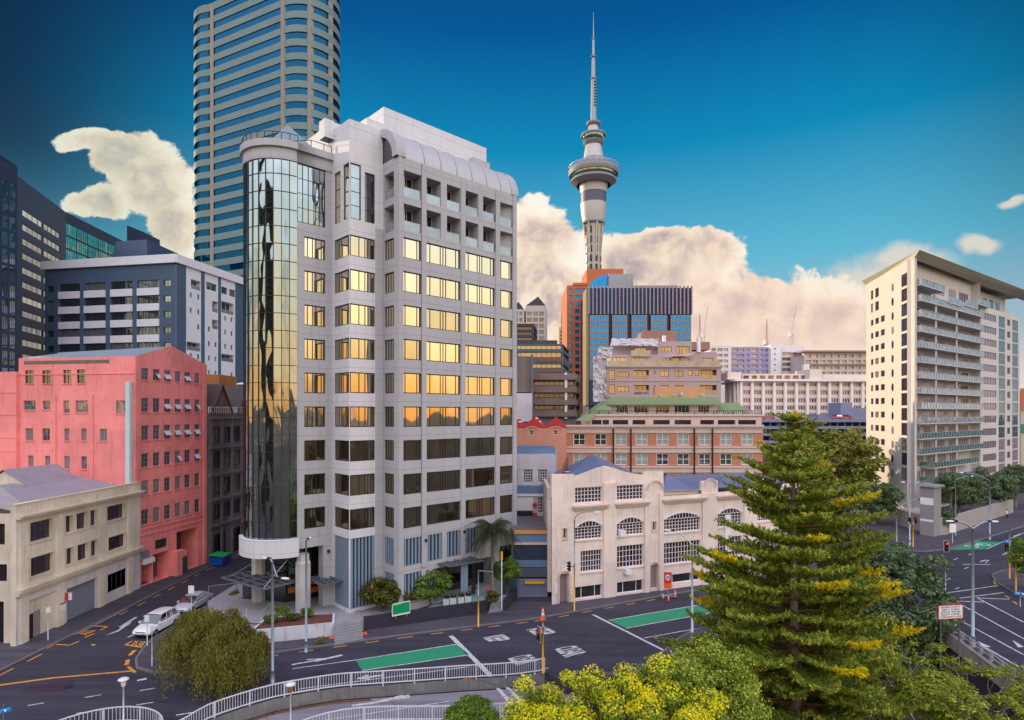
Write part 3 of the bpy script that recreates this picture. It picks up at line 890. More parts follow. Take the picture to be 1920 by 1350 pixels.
# bay roof and parapet, ribbon ledges under bay windows
bay = MB(PAN_L)
bay.prism([tuple(P622+nA*0), tuple(P655+dA*.0), tuple(P718), tuple(P718+nA*7), tuple(P622+nA*7)], TOPB-.02, TOPB+.0)
q0 = P622; q1 = P622-dB*6.9
bay.prism([tuple(q1), tuple(q0), tuple(q0+dA*3.2), tuple(q1+dA*6)], 44.5, zat(q0.y, 228))
bay.prism([tuple(P718+nA*.5-dA*1.5), tuple(P718+nA*.5+dA*.6), tuple(P718+nA*4+dA*.6), tuple(P718+nA*4-dA*1.5)], TOPB-1, TOPB+1.0)
bay.prism([tuple(P655+nA*3-dA*1.), tuple(P655+nA*3), tuple(P655+nA*4.2), tuple(P655+nA*4.2-dA*1)], TOPB-1, TOPB+.8)
bay.build('upper_block', root)
lf = MB(PAN_L)      # thin shadow ledges below every bay window band
for z in ZR[1:]+[8.9]:
    pass
# barrel vault
RV = 3.3; Z0 = 44.7
va = MB(pm('vault_sheet', (.52, .52, .54), .45, .08, .8, .03, metal=.2))
N = 14
vs = []; 
for k in range(N+1):
    t = pi/2*k/N; q = RV*(1-cos(t)); z = Z0+RV*sin(t)
    for e in (0, L5): p = P747+dA*e+nA*q; vs.append((p.x, p.y, z))
va.mesh(vs, [(2*k, 2*k+1, 2*k+3, 2*k+2) for k in range(N)])
p, q = P747+nA*RV, P968+nA*RV
va.face((*p, Z0+RV), (*q, Z0+RV), (*(q+nA*1.2), Z0+RV), (*(p+nA*1.2), Z0+RV))
va.build('barrel_vault', root, smooth=True)
rb = MB(pm('vault_rib', (.36, .36, .38), .5, .1, 1, .03))
for e in np.linspace(3.0, L5-2.4, 6):
    vs = []
    for k in range(N+1):
        t = pi/2*k/N
        for rr_, ee in ((RV+.05, e-.04), (RV+.05, e+.04), (RV-.05, e+.04), (RV-.05, e-.04)):
            p = P747+dA*float(ee)+nA*(RV-rr_*cos(t)); vs.append((p.x, p.y, Z0+rr_*sin(t)))
    rb.mesh(vs, [(4*k+j, 4*k+(j+1) % 4, 4*k+4+(j+1) % 4, 4*k+4+j) for k in range(N) for j in range(4)])
rb.build_parts('vault_rib', root)
for e0, e1 in ((-.25, .75), (L5-.75, L5+.25)):
    ar = MB(PAN)
    vs = []
    for k in range(N+1):
        t = pi/2*k/N
        for rr_, ee in ((RV+.12, e0), (RV+.12, e1), (RV-.7, e1), (RV-.7, e0)):
            p = P747+dA*float(ee)+nA*(RV-rr_*cos(t)); vs.append((p.x, p.y, Z0+rr_*sin(t)))
    ar.mesh(vs, [(4*k+j, 4*k+(j+1) % 4, 4*k+4+(j+1) % 4, 4*k+4+j) for k in range(N) for j in range(4)])
    ar.build('arch_rim', root)
# end window under the arch (in the F4 plane)
ew = MB(G_DARK); vs = []
for k in range(N+1):
    t = pi/2*k/N; r_ = RV-.7
    p = P747-dB*0+nA*(RV-r_*cos(t))+dA*.04; vs.append((p.x, p.y, Z0+r_*sin(t)))
pts = vs+[(*(P747+nA*RV+dA*.04), Z0)]
ew.face(*pts); ew.build('arch_window', root)
# penthouse plant box
A7 = P747+nA*4.3+dA*1.0
u1 = hit(A7, dA, 912); ztop = zat(A7.y, 200)
pb = MB(PAN_L); lb = hit(A7, -dB, 705)
pb.prism([tuple(A7), tuple(A7+dA*u1), tuple(A7+dA*u1+nA*6), tuple(A7+nA*6)], 44.6, ztop)
pb.build('roof_plant_room', root)
sm = MB(PAN); q = P747+dA*(L5-3.4)+nA*3.6
sm.prism([tuple(q), tuple(q+dA*2.6), tuple(q+dA*2.6+nA*3), tuple(q+nA*3)], 44.6, Z0+RV+1.3); sm.build('roof_hut', root)

# --- rounded glass corner
th0 = atan2(-nA.y, -nA.x); th1 = th0-R(118)
NS = 10
def cp(t, r=RC): return CC+V2(cos(t), sin(t))*r
for k in range(NS):
    t0, t1 = th0+(th1-th0)*(k+1)/NS, th0+(th1-th0)*k/NS
    a, b = cp(t0), cp(t1); d = (b-a).normalized(); Ls = (b-a).length
    wv = MB(G_TOWER)
    # each storey-half pane is set a hair out of true, so reflections break at the joints
    zz = np.arange(8.3, 43.95, 1.63)
    rj = random.Random(k*7+1)
    for z in zz:
        z1_ = min(43.9, z+1.63); j = [rj.uniform(-.004, .004) for _ in range(4)]
        n2 = V2(d.y, -d.x)
        P = [(a, z, j[0]), (b, z, j[1]), (b, z1_, j[2]), (a, z1_, j[3])]
        wv.face(*[(*(p+n2*(q)), zq) for p, zq, q in P])
    o = wv.build('glass_strip', root)
    fr = MB(FRAME)
    for z in zz: strip(fr, a+d*.03, b-d*.03, z-.03, z+.03, .05, .02)
    strip(fr, a-d*.03, a+d*.03, 8.3, 43.9, .07, .02)
    fr.build('mullion', o)
tt = [th0+(th1-th0)*k/40 for k in range(41)]
def ringband(name, r0, r1, z0, z1, mat, extra=0.0, smooth=True):
    mb = MB(mat); n = len(tt); vs = []
    for t in tt:
        for r_, z in ((r1, z0), (r1, z1), (r0, z1), (r0, z0)): p = cp(t, r_); vs.append((p.x, p.y, z))
    mb.mesh(vs, [(4*i+j, 4*(i+1)+j, 4*(i+1)+(j+1) % 4, 4*i+(j+1) % 4) for i in range(n-1) for j in range(4)])
    # run the band on along the flat face to the right
    if extra:
        o_ = P557+dA*extra
        p = [P557-nA*(r1-RC), o_-nA*(r1-RC), o_+nA*.2, P557+nA*.2]
        mb.prism([tuple(q) for q in p], z0, z1, bottom=True)
    return weld_smooth(mb.build(name, root), 30)
ringband('base_band', 0.3, RC+.45, 6.6, 8.3, PAN_L)
ringband('cornice', 0.2, RC+.12, 43.9, 45.0, PAN, L1)
ringband('cornice_lip', 0.2, RC+.38, 45.0, 45.65, PAN, L1)
# roof railing on the cornice
rl_ = MB(BLACKM)
ptsr = [cp(t, RC+.2) for t in tt[::4]]+[P557-nA*.2+dA*e for e in (1.3, 2.6, 3.4)]
rl_.tube([(p.x, p.y, 46.35) for p in ptsr], .035, 5)
for p in ptsr: rl_.tube([(p.x, p.y, 45.6), (p.x, p.y, 46.35)], .04, 5)
rl_.build('roof_railing', root)
py_ = MB(pm('zinc_roof', (.30, .40, .44), .4, .1, 1, .05, metal=.3))
c_ = CC+V2(.6, -.2); base = [c_+V2(cos(a), sin(a))*3.5 for a in (R(-46.5-45-90), R(-46.5-45), R(-46.5+45), R(-46.5+135))]
for i in range(4):
    a, b = base[i], base[(i+1) % 4]; py_.face((*a, 45.4), (*b, 45.4), (*c_, 48.6))
py_.build('pyramid_roof', root)
# undercroft: columns, lobby glass, canopies
for i, (x, y) in enumerate(((-19.95, 57.0), (-25.6, 60.4))):
    cb = MB(CONC_L); n = 8
    prof = [(.72, .1), (.72, 5.9), (.60, 6.1), (.60, 6.7)]
    cb.lathe(prof, (x, y), 8); cb.build('column', root)
lob = MB(G_DARK)
la, lb2, lc = P622+nA*3.4, P557+nA*3.8+dA*.5, P557+nA*8-dA*2.2
for a, b in ((lb2, la), (lc, lb2)): lob.face((*a, Z_PL), (*b, Z_PL), (*b, 7.3), (*a, 7.3))
a, b = P622, P622+nA*3.4
lob.face((*b, Z_PL), (*a, Z_PL), (*a, 7.2), (*b, 7.2))
lob.build('lobby_glass', root)
cw = MB(pm('lobby_glow_orange', (.55, .16, .03), .5, .2, 1.2, .1))  # orange panels: glow of the lit lounge wall put into the colour
p0 = P557+nA*2.0+dA*1.2
for z in (2.2, 3.0): strip(cw, p0, p0+dA*2.4, z, z+.5, .1, .1)
strip(cw, p0-dA*1.2, p0-dA*.2, 2.6, 3.1, .1, .1)
cw.build('lobby_glow_wall', root)
CANG = glass('canopy_glass', (.6, .65, .72), (.07, .075, .09), .2, wob=.03)
def canopy(pts, z, dz=.0):
    mb = MB(CANG); mb.face(*[(p[0], p[1], z+dz*i) for i, p in enumerate(pts)])
    o = mb.build('canopy', root)
    fr = MB(pm('canopy_steel', (.12, .13, .15), .5, .1, 2, .02))
    n = len(pts)
    for i in range(n):
        a, b = pts[i], pts[(i+1) % n]; fr.bar((*a, z+.06), (*b, z+.06), .12, .16)
    for t in (.25, .5, .75):
        a = Vector(pts[0]).lerp(Vector(pts[1]), t); b = Vector(pts[3]).lerp(Vector(pts[2]), t); fr.bar((*a, z+.08), (*b, z+.08), .08, .1)
        a = Vector(pts[0]).lerp(Vector(pts[3]), t); b = Vector(pts[1]).lerp(Vector(pts[2]), t); fr.bar((*a, z+.13), (*b, z+.13), .06, .08)
    fr.build('canopy_frame', o)
    return o
zc = 3.9
cpts = [G2(416, 1084, zc), G2(492, 1107, zc), G2(551, 1093, zc), G2(480, 1070, zc)]
o = canopy(cpts, zc)
st_ = MB(STEEL)
st_.tube([(*G2(430, 1082, zc), zc), (*(CC-nA*2.4-dA*1.8), 7.2)], .03, 4); st_.tube([(*G2(492, 1106, zc), zc), (*(P557-nA*.1), 7.4)], .03, 4)
st_.build_parts('stay_rod', root)
canopy([G2(578, 1085, zc), G2(604, 1100, zc), G2(646, 1089, zc), G2(624, 1078, zc)], zc)
ze = 4.9
canopy([G2(803, 1053, ze), G2(842, 1063, ze), G2(906, 1052, ze), G2(872, 1043, ze)], ze)
ep = MB(LOUV); q = G(868, 1133, Z_PL); ep.box(q.x-.35, q.y+1.6, Z_PL, q.x+.35, q.y+2.2, 4.9); ep.build('entrance_pier', root)
# louvred ground-floor openings
def louvre(A, d, u0, u1, z0, z1, step=.36, q=.25):
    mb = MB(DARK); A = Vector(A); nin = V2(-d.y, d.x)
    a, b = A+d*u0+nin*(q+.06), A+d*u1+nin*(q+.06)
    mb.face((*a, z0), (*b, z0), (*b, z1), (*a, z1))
    mb.use(LOUV)
    n = max(2, int((u1-u0)/step))
    for i in range(n):
        u = u0+(u1-u0)*(i+.5)/n
        p = A+d*u
        c = [p-d*.09+nin*.06, p+d*.09+nin*.06, p+d*.09+nin*q, p-d*.09+nin*q]
        mb.prism([tuple(k) for k in c], z0+.02, z1-.02)
    mb.build('louvre_screen', root)
for a, b in sl5: louvre(P747, dA, a, b, 5.35, 8.0)
louvre(P747, dA, sl5[0][0], sl5[0][1], 1.9, 4.6)
louvre(P718, dB, c4[0], c4[1], 5.35, 8.0); louvre(P718, dB, c4[0], c4[1], 1.9, 4.6)
louvre(P655, dA, .12, e3, 1.5, 8.2); louvre(P622, dB, .5, L2-.12, 1.5, 8.2)
wl_ = MB(BLACKM)
for A, d, px, z in ((P622, -dA, 615, 6.4), (P747, dA, 797, 7.4), (P747, dA, 869, 7.6)):
    u = abs(hit(Vector(A), d, px)); p = off(A, d, u)
    nn = V2(-dA.y, dA.x); wl_.prism([tuple(p-nn*.25-dA*.1), tuple(p-nn*.25+dA*.1), tuple(p-nn*.05+dA*.1), tuple(p-nn*.05-dA*.1)], z, z+.3, bottom=True)
wl_.build_parts('wall_lamp', root)

# plaza platform, stairs, planter, retaining wall
pl = MB(pm('plaza_paving', (.30, .28, .29), .8, .15, .7, .1))
plz = [V2(-24.4, 54.1), V2(-22.4, 53.7), V2(-22.3, 54.7), V2(-16.6, 55.8), V2(-16.0, 53.5), V2(-13.9, 54.7), V2(-12.5, 56.0), V2(-10.9, 57.2), V2(-17, 67), V2(-24, 71), V2(-30.6, 68), V2(-30.6, 60), V2(-28.5, 56.4)]
pl.prism([tuple(p) for p in plz], .02, Z_PL); struct(pl.build('plaza'))
def stairs(name, label, a, b, dirv, n, zt, mat):
    """steps descending from edge a-b along dirv"""
    mb = MB(mat); a = Vector(a); b = Vector(b); dv = Vector(dirv)
    for i in range(n):
        p, q = a+dv*(i*.30), b+dv*(i*.30); z = zt-(i+1)*zt/(n+1)
        mb.prism([tuple(p), tuple(q), tuple(q+dv*.30), tuple(p+dv*.30)], .0 if zt < 2 else 0, z)
    o = mb.build(name); tag(o, label, 'stairs'); return o
STP = pm('step_concrete', (.26, .25, .27), .8, .2, 1.2, .15)
stairs('steps', 'broad grey concrete steps between the white planter and the dark retaining wall', G2(624, 1171, Z_PL), G2(676, 1162, Z_PL), V2(.34, -.85), 7, Z_PL+.02, STP)
stairs('steps', 'concrete steps with thin handrails left of the white planter, behind the bushy tree', G2(455, 1166, Z_PL), G2(495, 1173, Z_PL), V2(-.35, -.93), 8, Z_PL+.02, STP)
# planter
pt = thing('planter', 'long white rendered planter of low shrubs in front of the round glass corner', 'planter', (*G2(560, 1200), 0))
mb = MB(pm('white_render', (.62, .63, .66), .8, .15, .5, .1, streak=.35))
Wp, Ep, Br, Bl = G2(470, 1211), G2(627, 1195), V2(-16.6, 56.0), V2(-22.6, 54.9)
mb.prism([tuple(p) for p in (Wp, Ep, Br, Bl)], .0, 1.35); mb.build('planter_wall', pt)
so = MB(pm('red_soil', (.13, .045, .03), .95, .4, 2, .5)); c = (Wp+Ep+Br+Bl)/4
so.face(*[(*(p+(c-p)*.06), 1.356) for p in (Wp, Ep, Br, Bl)]); so.build('soil', pt)
rw = MB(pm('black_brick', (.035, .03, .045), .75, .3, 1.2, .3))
Ra, Rb = G2(682, 1185), G2(912, 1152)
dR = (Rb-Ra).normalized(); nR = V2(-dR.y, dR.x)
rw.prism([tuple(p) for p in (Ra, Rb, Rb+nR*.3, Ra+nR*.3)], 0, 1.35); 
tag(rw.build('retaining_wall'), 'low black brick retaining wall along the pavement under the green sign', 'wall')
bd = MB(pm('bed_soil', (.06, .04, .03), .95, .4, 1.5, .5)); bd.face(*[(*p, 1.1) for p in (Ra+nR*.28, Rb+nR*.28, Rb+nR*4, P747+V2(.5, -.1), P747+V2(-4, -.3))]); struct(bd.build('planting_bed'))
ck = MB(pm('stone_cheek_wall', (.30, .24, .24), .85, .25, 1.5, .2))
ck.prism([tuple(p) for p in (Ra+V2(-1.1, .0), Ra+V2(-.02, 0), Ra+nR*2.6+V2(-.02, 0), Ra+nR*2.6+V2(-.35, .3))], 0, 1.3)
tag(ck.build('stair_wall'), 'short brown stone wall closing the right side of the broad steps', 'wall')
te = MB(pm('teal_deck', (.22, .40, .42), .6, .12, 1, .05))
te.face(*[(*p, 1.12) for p in (G2(800, 1140, 1.12), G2(912, 1128, 1.12), G2(905, 1112, 1.12), G2(850, 1116, 1.12))]); struct(te.build('terrace'))
s2_ = MB(STP)
Sa, Sb = G2(915, 1152), G2(942, 1148)
for i in range(7): 
    dv = V2(.25, .97); s2_.prism([tuple(Sa+dv*(i*.3)), tuple(Sb+dv*(i*.3)), tuple(Sb+dv*(i*.3+.3)), tuple(Sa+dv*(i*.3+.3))], 0, .17*(i+1))
tag(s2_.build('steps'), 'narrow pale steps up from the pavement beside the red banner', 'stairs')
s3 = MB(pm('black_brick', ())) if False else MB(MATS['black_brick'])
s3.prism([tuple(p) for p in (Sb+V2(.05, 0), Sb+V2(.35, 0), Sb+V2(1.6, 4.4), Sb+V2(1.3, 4.4))], 0, 1.3)
tag(s3.build('stair_wall'), 'slim dark wall on the right of the narrow pale steps', 'wall')
WPOT = pm('white_pot', (.6, .62, .62), .5, .1, 2, .05)
for i, px in enumerate((837, 850, 865, 878)):
    p = G2(px, 1133-i*1.6, 1.15); b = thing('planter_box', '', 'planter', (p.x, p.y, 1.15), 'white planter boxes on the terrace')
    b['label'] = ['white square planter box, leftmost of the four on the teal terrace', 'white planter box, second from the left on the teal terrace', 'white planter box, third from the left on the teal terrace', 'white planter box with the tallest plants, rightmost on the teal terrace'][i]
    m_ = MB(WPOT); m_.box(p.x-.3, p.y-.3, 1.13, p.x+.3, p.y+.3, 1.75); m_.build('box', b)
    TUFT = (p.x, p.y, 1.8)
    m_ = MB(leaf('box_plant', (.02, .05, .02), (.05, .09, .03))); rr_ = random.Random(i)
    for _ in range(60):
        q = Vector((p.x+rr_.uniform(-.25, .25), p.y+rr_.uniform(-.25, .25), 1.75)); t = q+Vector((rr_.uniform(-.2, .2), rr_.uniform(-.2, .2), rr_.uniform(.1, .35+.1*i)))
        m_.face(q, q+Vector((.06, 0, 0)), t)
    m_.build('foliage', b)
# ------------------------------------------------------------ buildings on the left
def shell(mb, pts, z0, z1, skip=(), roof=True, zr=None):
    """plain walls on every side of the plan except the sides in skip, and a roof"""
    n = len(pts)
    for i in range(n):
        if i in skip: continue
        a, b = pts[i], pts[(i+1) % n]; mb.face((*a, z0), (*b, z0), (*b, z1), (*a, z1))
    if roof: mb.face(*[(*p, z1 if zr is None else zr) for p in pts])
def rowcols(A, d, cols, rows): return [(hit(A, d, a), hit(A, d, b), z0, z1) for a, b in cols for z0, z1 in rows]

# --- salmon building
SAL = pm('salmon_paint', (.90, .28, .26), .8, .22, .30, .08, streak=.30)
SAL_D = pm('salmon_trim', (.58, .13, .11), .8, .2, .5, .08, streak=.2)
G_OLD = glass('old_window_glass', (.75, .8, .9), (.035, .03, .05), .22, wob=.12, wscale=1.2, rnd=.6, blinds=(.22, .19, .17), bl=.25)
G_TEAL = glass('teal_window_glass', (.7, .9, .95), (.01, .04, .05), .3, wob=.08, rnd=.6)
pc = G2(252, 1107); dS = V2(.174, .985)               # street side runs away from us
pe = pc+dS*hit(pc, dS, 386)
pw = P2(35, 70.5); dL = (pc-pw).normalized()
sb = thing('salmon_building', 'salmon pink six storey building with a gabled side and many small steel windows', 'building', (*pc, 0))
mb = MB(SAL); wn = Wins(sb)
zt = 26.6
Lr = (pe-pc).length
cols = ((265, 279), (287, 300), (308, 320), (328, 339), (346, 357), (365, 374.5))
zr_ = [(24.0, 25.35), (20.25, 21.9), (17.0, 18.7), (13.85, 15.45), (10.65, 12.3), (7.2, 8.95)]
ops = rowcols(pc, dS, cols, zr_)
gar = [(hit(pc, dS, 331), hit(pc, dS, 371), 0.15, 5.3, 2.5), (hit(pc, dS, 287), hit(pc, dS, 316), 0.15, 3.4, 1.6), (hit(pc, dS, 291), hit(pc, dS, 314), 3.9, 5.0), (hit(pc, dS, 265), hit(pc, dS, 285), 0.15, 2.6, .5)]
facade(mb, pc, pe, 0, zt, ops+gar, .18)
rn = random.Random(11)
SASH = pm('pale_sash', (.62, .68, .75), .35, .08, 2, .02)
for k, (a, b, z0, z1) in enumerate(ops):
    o = wn.add(pc, dS, a, b, z0, z1, G_OLD, pm('grey_steel_sash', (.30, .29, .30), .6, .1, 3), nx=2, ny=3, q=.14, fw=.05)
    r_, c_ = k % 6, k//6
    if (c_, r_) in ((1, 0), (2, 0), (4, 0), (2, 1), (3, 1), (4, 1), (5, 1), (2, 2), (3, 2), (4, 2), (5, 2), (5, 3), (3, 3)):
        w = b-a; h = z1-z0
        s_ = MB(SASH)
        for sgn in (-1, 1):
            x0 = -w/2+.04 if sgn < 0 else .02; x1 = x0+w/2-.08
            if (c_, r_) in ((1, 0), (3, 3), (5, 1)) and sgn < 0: continue
            s_.mesh([(x0, -.02, .12), (x1, -.02, .12), (x1, -.42, -.42), (x0, -.42, -.42), (x0, -.05, .15), (x1, -.05, .15), (x1, -.45, -.39), (x0, -.45, -.39)], [(0,1,2,3), (7,6,5,4), (0,4,5,1), (2,6,7,3), (1,5,6,2), (0,3,7,4)])
        me = s_.build('open_sash', None); me.parent = o
    sill(mb, pc, dS, a, b, z0, .1, .1)
# gable triangle over the street side
ga = off(pc, dS, hit(pc, dS, 322)); mb.face((*pc, zt), (*pe, zt), (*ga, 28.4))
# bands and pilasters
for z in (5.9, 6.6): strip(mb, pc+dS*.3, pe-dS*.3, z, z+.12, .09, -.003)
for u in (0.0, Lr-.55): strip(mb, pc+dS*u, pc+dS*(u+.55), 0, zt, .14, -.003)
# yard-side face
rows_px = [((47, 63), 694.5, 719), ((79, 95), 694.5, 719), ((118.5, 133.5), 693.5, 719), ((144, 160), 693, 718.5),
           ((44, 66.5), 751, 768.5), ((80, 93.5), 751.5, 768), ((118.5, 130), 751, 774.5), ((141.5, 165), 751, 773.5), ((217, 240), 751, 775.5),
           ((47.5, 62), 803, 826.5), ((79, 93.5), 803, 826.5), ((120.5, 130), 803.5, 826.5), ((152, 162), 803.5, 826.5), ((187, 200.5), 804, 827),
           ((52.5, 62.5), 854, 878), ((84, 94), 854.5, 878), ((120.5, 131), 855, 879), ((152, 162.5), 855.5, 879.5)]
opsL = []
for (a, b), y0, y1 in rows_px:
    u0, u1 = hit(pw, dL, a), hit(pw, dL, b); Y = off(pw, dL, u0).y
    opsL.append((u0, u1, zat(Y, y1), zat(Y, y0)))
facade(mb, pw, pc, 0, zt, opsL, .2)
for i, (a, b, z0, z1) in enumerate(opsL):
    wn.add(pw, dL, a, b, z0, z1, G_TEAL if i < 7 else G_OLD, FRAME if i < 4 else MATS['grey_steel_sash'], nx=2 if b-a < 1.6 else 4, ny=2, q=.16, fw=.06)
    sill(mb, pw, dL, a, b, z0, .1, .1)
nL = V2(-dL.y, dL.x)
for px in (102, 172): 
    u = hit(pw, dL, px); strip(mb, pw+dL*(u-.25), pw+dL*(u+.25), 0, zat(69.5, 740), .10, -.003)
strip(mb, pw, pc, zt-2.0, zt-1.9, .08, -.003)
bk_ = [pe-V2(9, -4), pw+nL*14]
pts = [pw, pc, pe, pe+nL*1-dL*19.0, pw+nL*14]
shell(mb, [pw, pc, pe, pe+V2(-18, 2), pw+nL*13], 0, zt, skip=(0, 1), roof=False)
# lower wing at the far left
pv = P2(-60, 71.5); strip(mb, pv, pw, 0, 25.0, .3, 10)
for z in (22.5, 19.9, 17.2, 15.6, 13.2): strip(mb, pv+V2(0, -.3), pw+V2(0, -.3), z, z+.16, .06, -.003)
mb.build('wall', sb); wn.done()
mo = MB(pm('mossy_stain', (.16, .15, .12), .95, .5, 2, .3))
strip(mo, off(pw, dL, hit(pw, dL, 45)), off(pw, dL, hit(pw, dL, 205)), zt-.75, zt-.35, .02, -.003); mo.build('moss', sb)
sh = MB(pm('beige_panel', (.42, .38, .34), .7, .1, 1, .1)); strip(sh, P2(8, 71.1), P2(30, 71.1), zat(71, 878), zat(71, 854), .04, 0); sh.build('blank_window', sb)
rf = MB(pm('blue_grey_sheet_roof', (.30, .36, .42), .5, .2, .5, .08, metal=.2, streak=.1))
rb_ = pw+nL*13; gb = (pw+pw+nL*13)/2
rf.face((*(pw+nL*.3), zt+.02), (*(pc+nL*.3), zt+.02), (*ga, 28.35), (*gb, 28.0))
rf.face((*ga, 28.35), (*pe, zt+.02), (*(pe+V2(-18, 2)), zt+.02), (*rb_, zt), (*gb, 28.0))
rf.build('roof', sb)
dp = MB(pm('pale_duct', (.52, .66, .68), .5, .1, 1, .05)); u = hit(pw, dL, 245)
q = off(pw, dL, u, -.25); dp.prism([tuple(q-dL*.28-nL*.22), tuple(q+dL*.28-nL*.22), tuple(q+dL*.28+nL*.2), tuple(q-dL*.28+nL*.2)], zat(q.y, 908), zat(q.y, 716), bottom=True); dp.build('duct', sb)
# street level: recess back walls, blocked sign boards, projecting porch
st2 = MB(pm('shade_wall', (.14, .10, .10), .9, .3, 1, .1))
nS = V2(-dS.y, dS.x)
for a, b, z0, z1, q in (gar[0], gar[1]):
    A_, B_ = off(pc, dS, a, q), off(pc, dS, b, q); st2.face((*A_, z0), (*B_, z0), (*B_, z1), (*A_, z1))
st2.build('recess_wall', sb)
wn.add(pc, dS, gar[2][0], gar[2][1], 3.9, 5.0, G_DARK, FRAME, nx=3, ny=2)
sg = MB(pm('grey_board', (.22, .19, .22), .7, .1, 1, .05)); a, b = hit(pc, dS, 261), hit(pc, dS, 279)
Y = off(pc, dS, a).y; strip(sg, off(pc, dS, a), off(pc, dS, b), zat(Y, 1054), zat(Y, 1036), .1, -.02); sg.build('sign_board', sb)
sg = MB(WHITE); a, b = hit(pc, dS, 266), hit(pc, dS, 286); strip(sg, off(pc, dS, a), off(pc, dS, b), zat(Y, 1064)+.2, zat(Y, 1053)+.1, .35, -.02); sg.build('sign_board', sb)
po = MB(SAL); a, b = hit(pc, dS, 320), hit(pc, dS, 338)
A_, B_ = off(pc, dS, a, -.9), off(pc, dS, b, -.9)
po.prism([tuple(A_), tuple(B_), tuple(off(pc, dS, b)), tuple(off(pc, dS, a))], 0.1, 3.1); po.build('porch', sb)
dd = MB(pm('slate_door', (.05, .06, .10), .6, .1, 1, .05)); strip(dd, A_+dS*.9, A_+dS*1.75, .14, 2.3, .03, -.002); dd.build('door', sb)

# --- cream building in front
CRM = pm('cream_render', (.70, .62, .50), .85, .16, .35, .08, streak=.28)
CRM_T = pm('cream_trim', (.64, .55, .42), .85, .2, .6, .1, streak=.3)
CRM_P = pm('lilac_white_base', (.64, .58, .58), .85, .16, .4, .08, streak=.3)
ca, cb = V2(-42.5, 51.2), V2(-42.5, 68.3); dC = V2(0, 1)
cr = thing('warehouse', 'cream two storey warehouse with grey roller door and moulded cornice at the left edge', 'building', (*ca, 0))
mb = MB(CRM); wn = Wins(cr)
up_ = [((55, 97), 8.7, 10.45), ((121.5, 135), 8.7, 10.3), ((142, 162), 8.7, 10.3), ((168, 181), 8.7, 10.3), ((200, 233), 8.75, 10.3)]
lo_ = [((56, 98.5), 5.6, 7.3), ((123, 137), 5.6, 7.2), ((144, 164), 5.6, 7.2), ((169, 182), 5.6, 7.2), ((202, 235), 5.55, 7.0)]
ops = [(hit(ca, dC, a), hit(ca, dC, b), z0, z1) for (a, b), z0, z1 in up_+lo_]
gd = [(hit(ca, dC, 125.5), hit(ca, dC, 183), .12, 3.3, .35), (hit(ca, dC, 55), hit(ca, dC, 106), .12, 3.6, .22), (hit(ca, dC, 202), hit(ca, dC, 237), 1.2, 3.1, .2)]
facade(mb, ca, cb, 4.6, 12.2, ops, .35)
mb.use(CRM_P); facade(mb, ca, cb, 0, 4.6, gd, .3)
G_PLUM = glass('plum_window_glass', (.7, .7, .8), (.03, .015, .025), .12, wob=.06, rnd=.6)
for i, (a, b, z0, z1) in enumerate(ops):
    wn.add(ca, dC, a, b, z0, z1, G_PLUM, FRAME, nx=4 if b-a > 1.9 else 1, ny=3 if b-a > 1.9 else 1, q=.28, fw=.05)
mb.use(CRM_T)
for a, b, z0, z1 in ops:
    for x0, x1, y0, y1 in ((a-.12, b+.12, z1, z1+.13), (a-.12, b+.12, z0-.18, z0-.003), (a-.12, a, z0, z1), (b, b+.12, z0, z1)):
        strip(mb, off(ca, dC, x0), off(ca, dC, x1), y0, y1, .09, -.003)
for z0, z1, o_ in ((10.95, 11.15, .45), (11.15, 11.3, .6), (4.35, 4.6, .3), (4.6, 4.85, .5), (4.85, 4.95, .6), (12.2, 12.3, .06)):
    strip(mb, ca-dC*.05, cb+dC*.0, z0, z1, o_, -.003 if z0 < 12 else .3)
mb.use(CRM)
for px in (44, 112, 190, 243):
    u = hit(ca, dC, px); strip(mb, off(ca, dC, u-.4), off(ca, dC, u+.4), .0, 10.95, .14, -.003)
# end wall facing us, with dark openings, and plain sides
fw0 = P2(-80, 51.9); opx = [(hit(fw0, V2(1, 0), -12), hit(fw0, V2(1, 0), 9), zat(51.9, 1022), zat(51.9, 982)), (hit(fw0, V2(1, 0), -12), hit(fw0, V2(1, 0), 13), zat(51.9, 1091), zat(51.9, 1058)), (hit(fw0, V2(1, 0), -10), hit(fw0, V2(1, 0), 7), .1, zat(51.9, 1128))]
mb.use(CRM); facade(mb, fw0, ca+V2(0, .7), 0, 11.4, opx, .3)
mb.face((ca.x-.5, ca.y, 0), (ca.x, ca.y, 0), (ca.x, ca.y, 12.2), (ca.x-.5, ca.y, 12.2)); mb.face((ca.x-.5, ca.y+.7, 0), (ca.x-.5, ca.y, 0), (ca.x-.5, ca.y, 12.2), (ca.x-.5, ca.y+.7, 12.2))
for o_ in opx[:2]: wn.add(fw0, V2(1, 0), o_[0], o_[1], o_[2], o_[3], G_PLUM, FRAME, nx=3, ny=2, q=.28)
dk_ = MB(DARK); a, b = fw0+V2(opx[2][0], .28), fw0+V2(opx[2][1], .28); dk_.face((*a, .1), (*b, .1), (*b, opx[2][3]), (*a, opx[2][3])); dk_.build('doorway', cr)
mb.face((*cb, 0), (cb.x-46, cb.y, 0), (cb.x-46, cb.y, 12.2), (*cb, 12.2))
strip(mb, ca+V2(-.4, 0), cb+V2(-.4, 0), 11, 12.2, 0, .02)
mb.build('wall', cr); wn.done()
rd = MB(pm('roller_door', (.20, .22, .27), .5, .15, 1, .1)); a, b, z0, z1, _ = gd[0]
n = 26
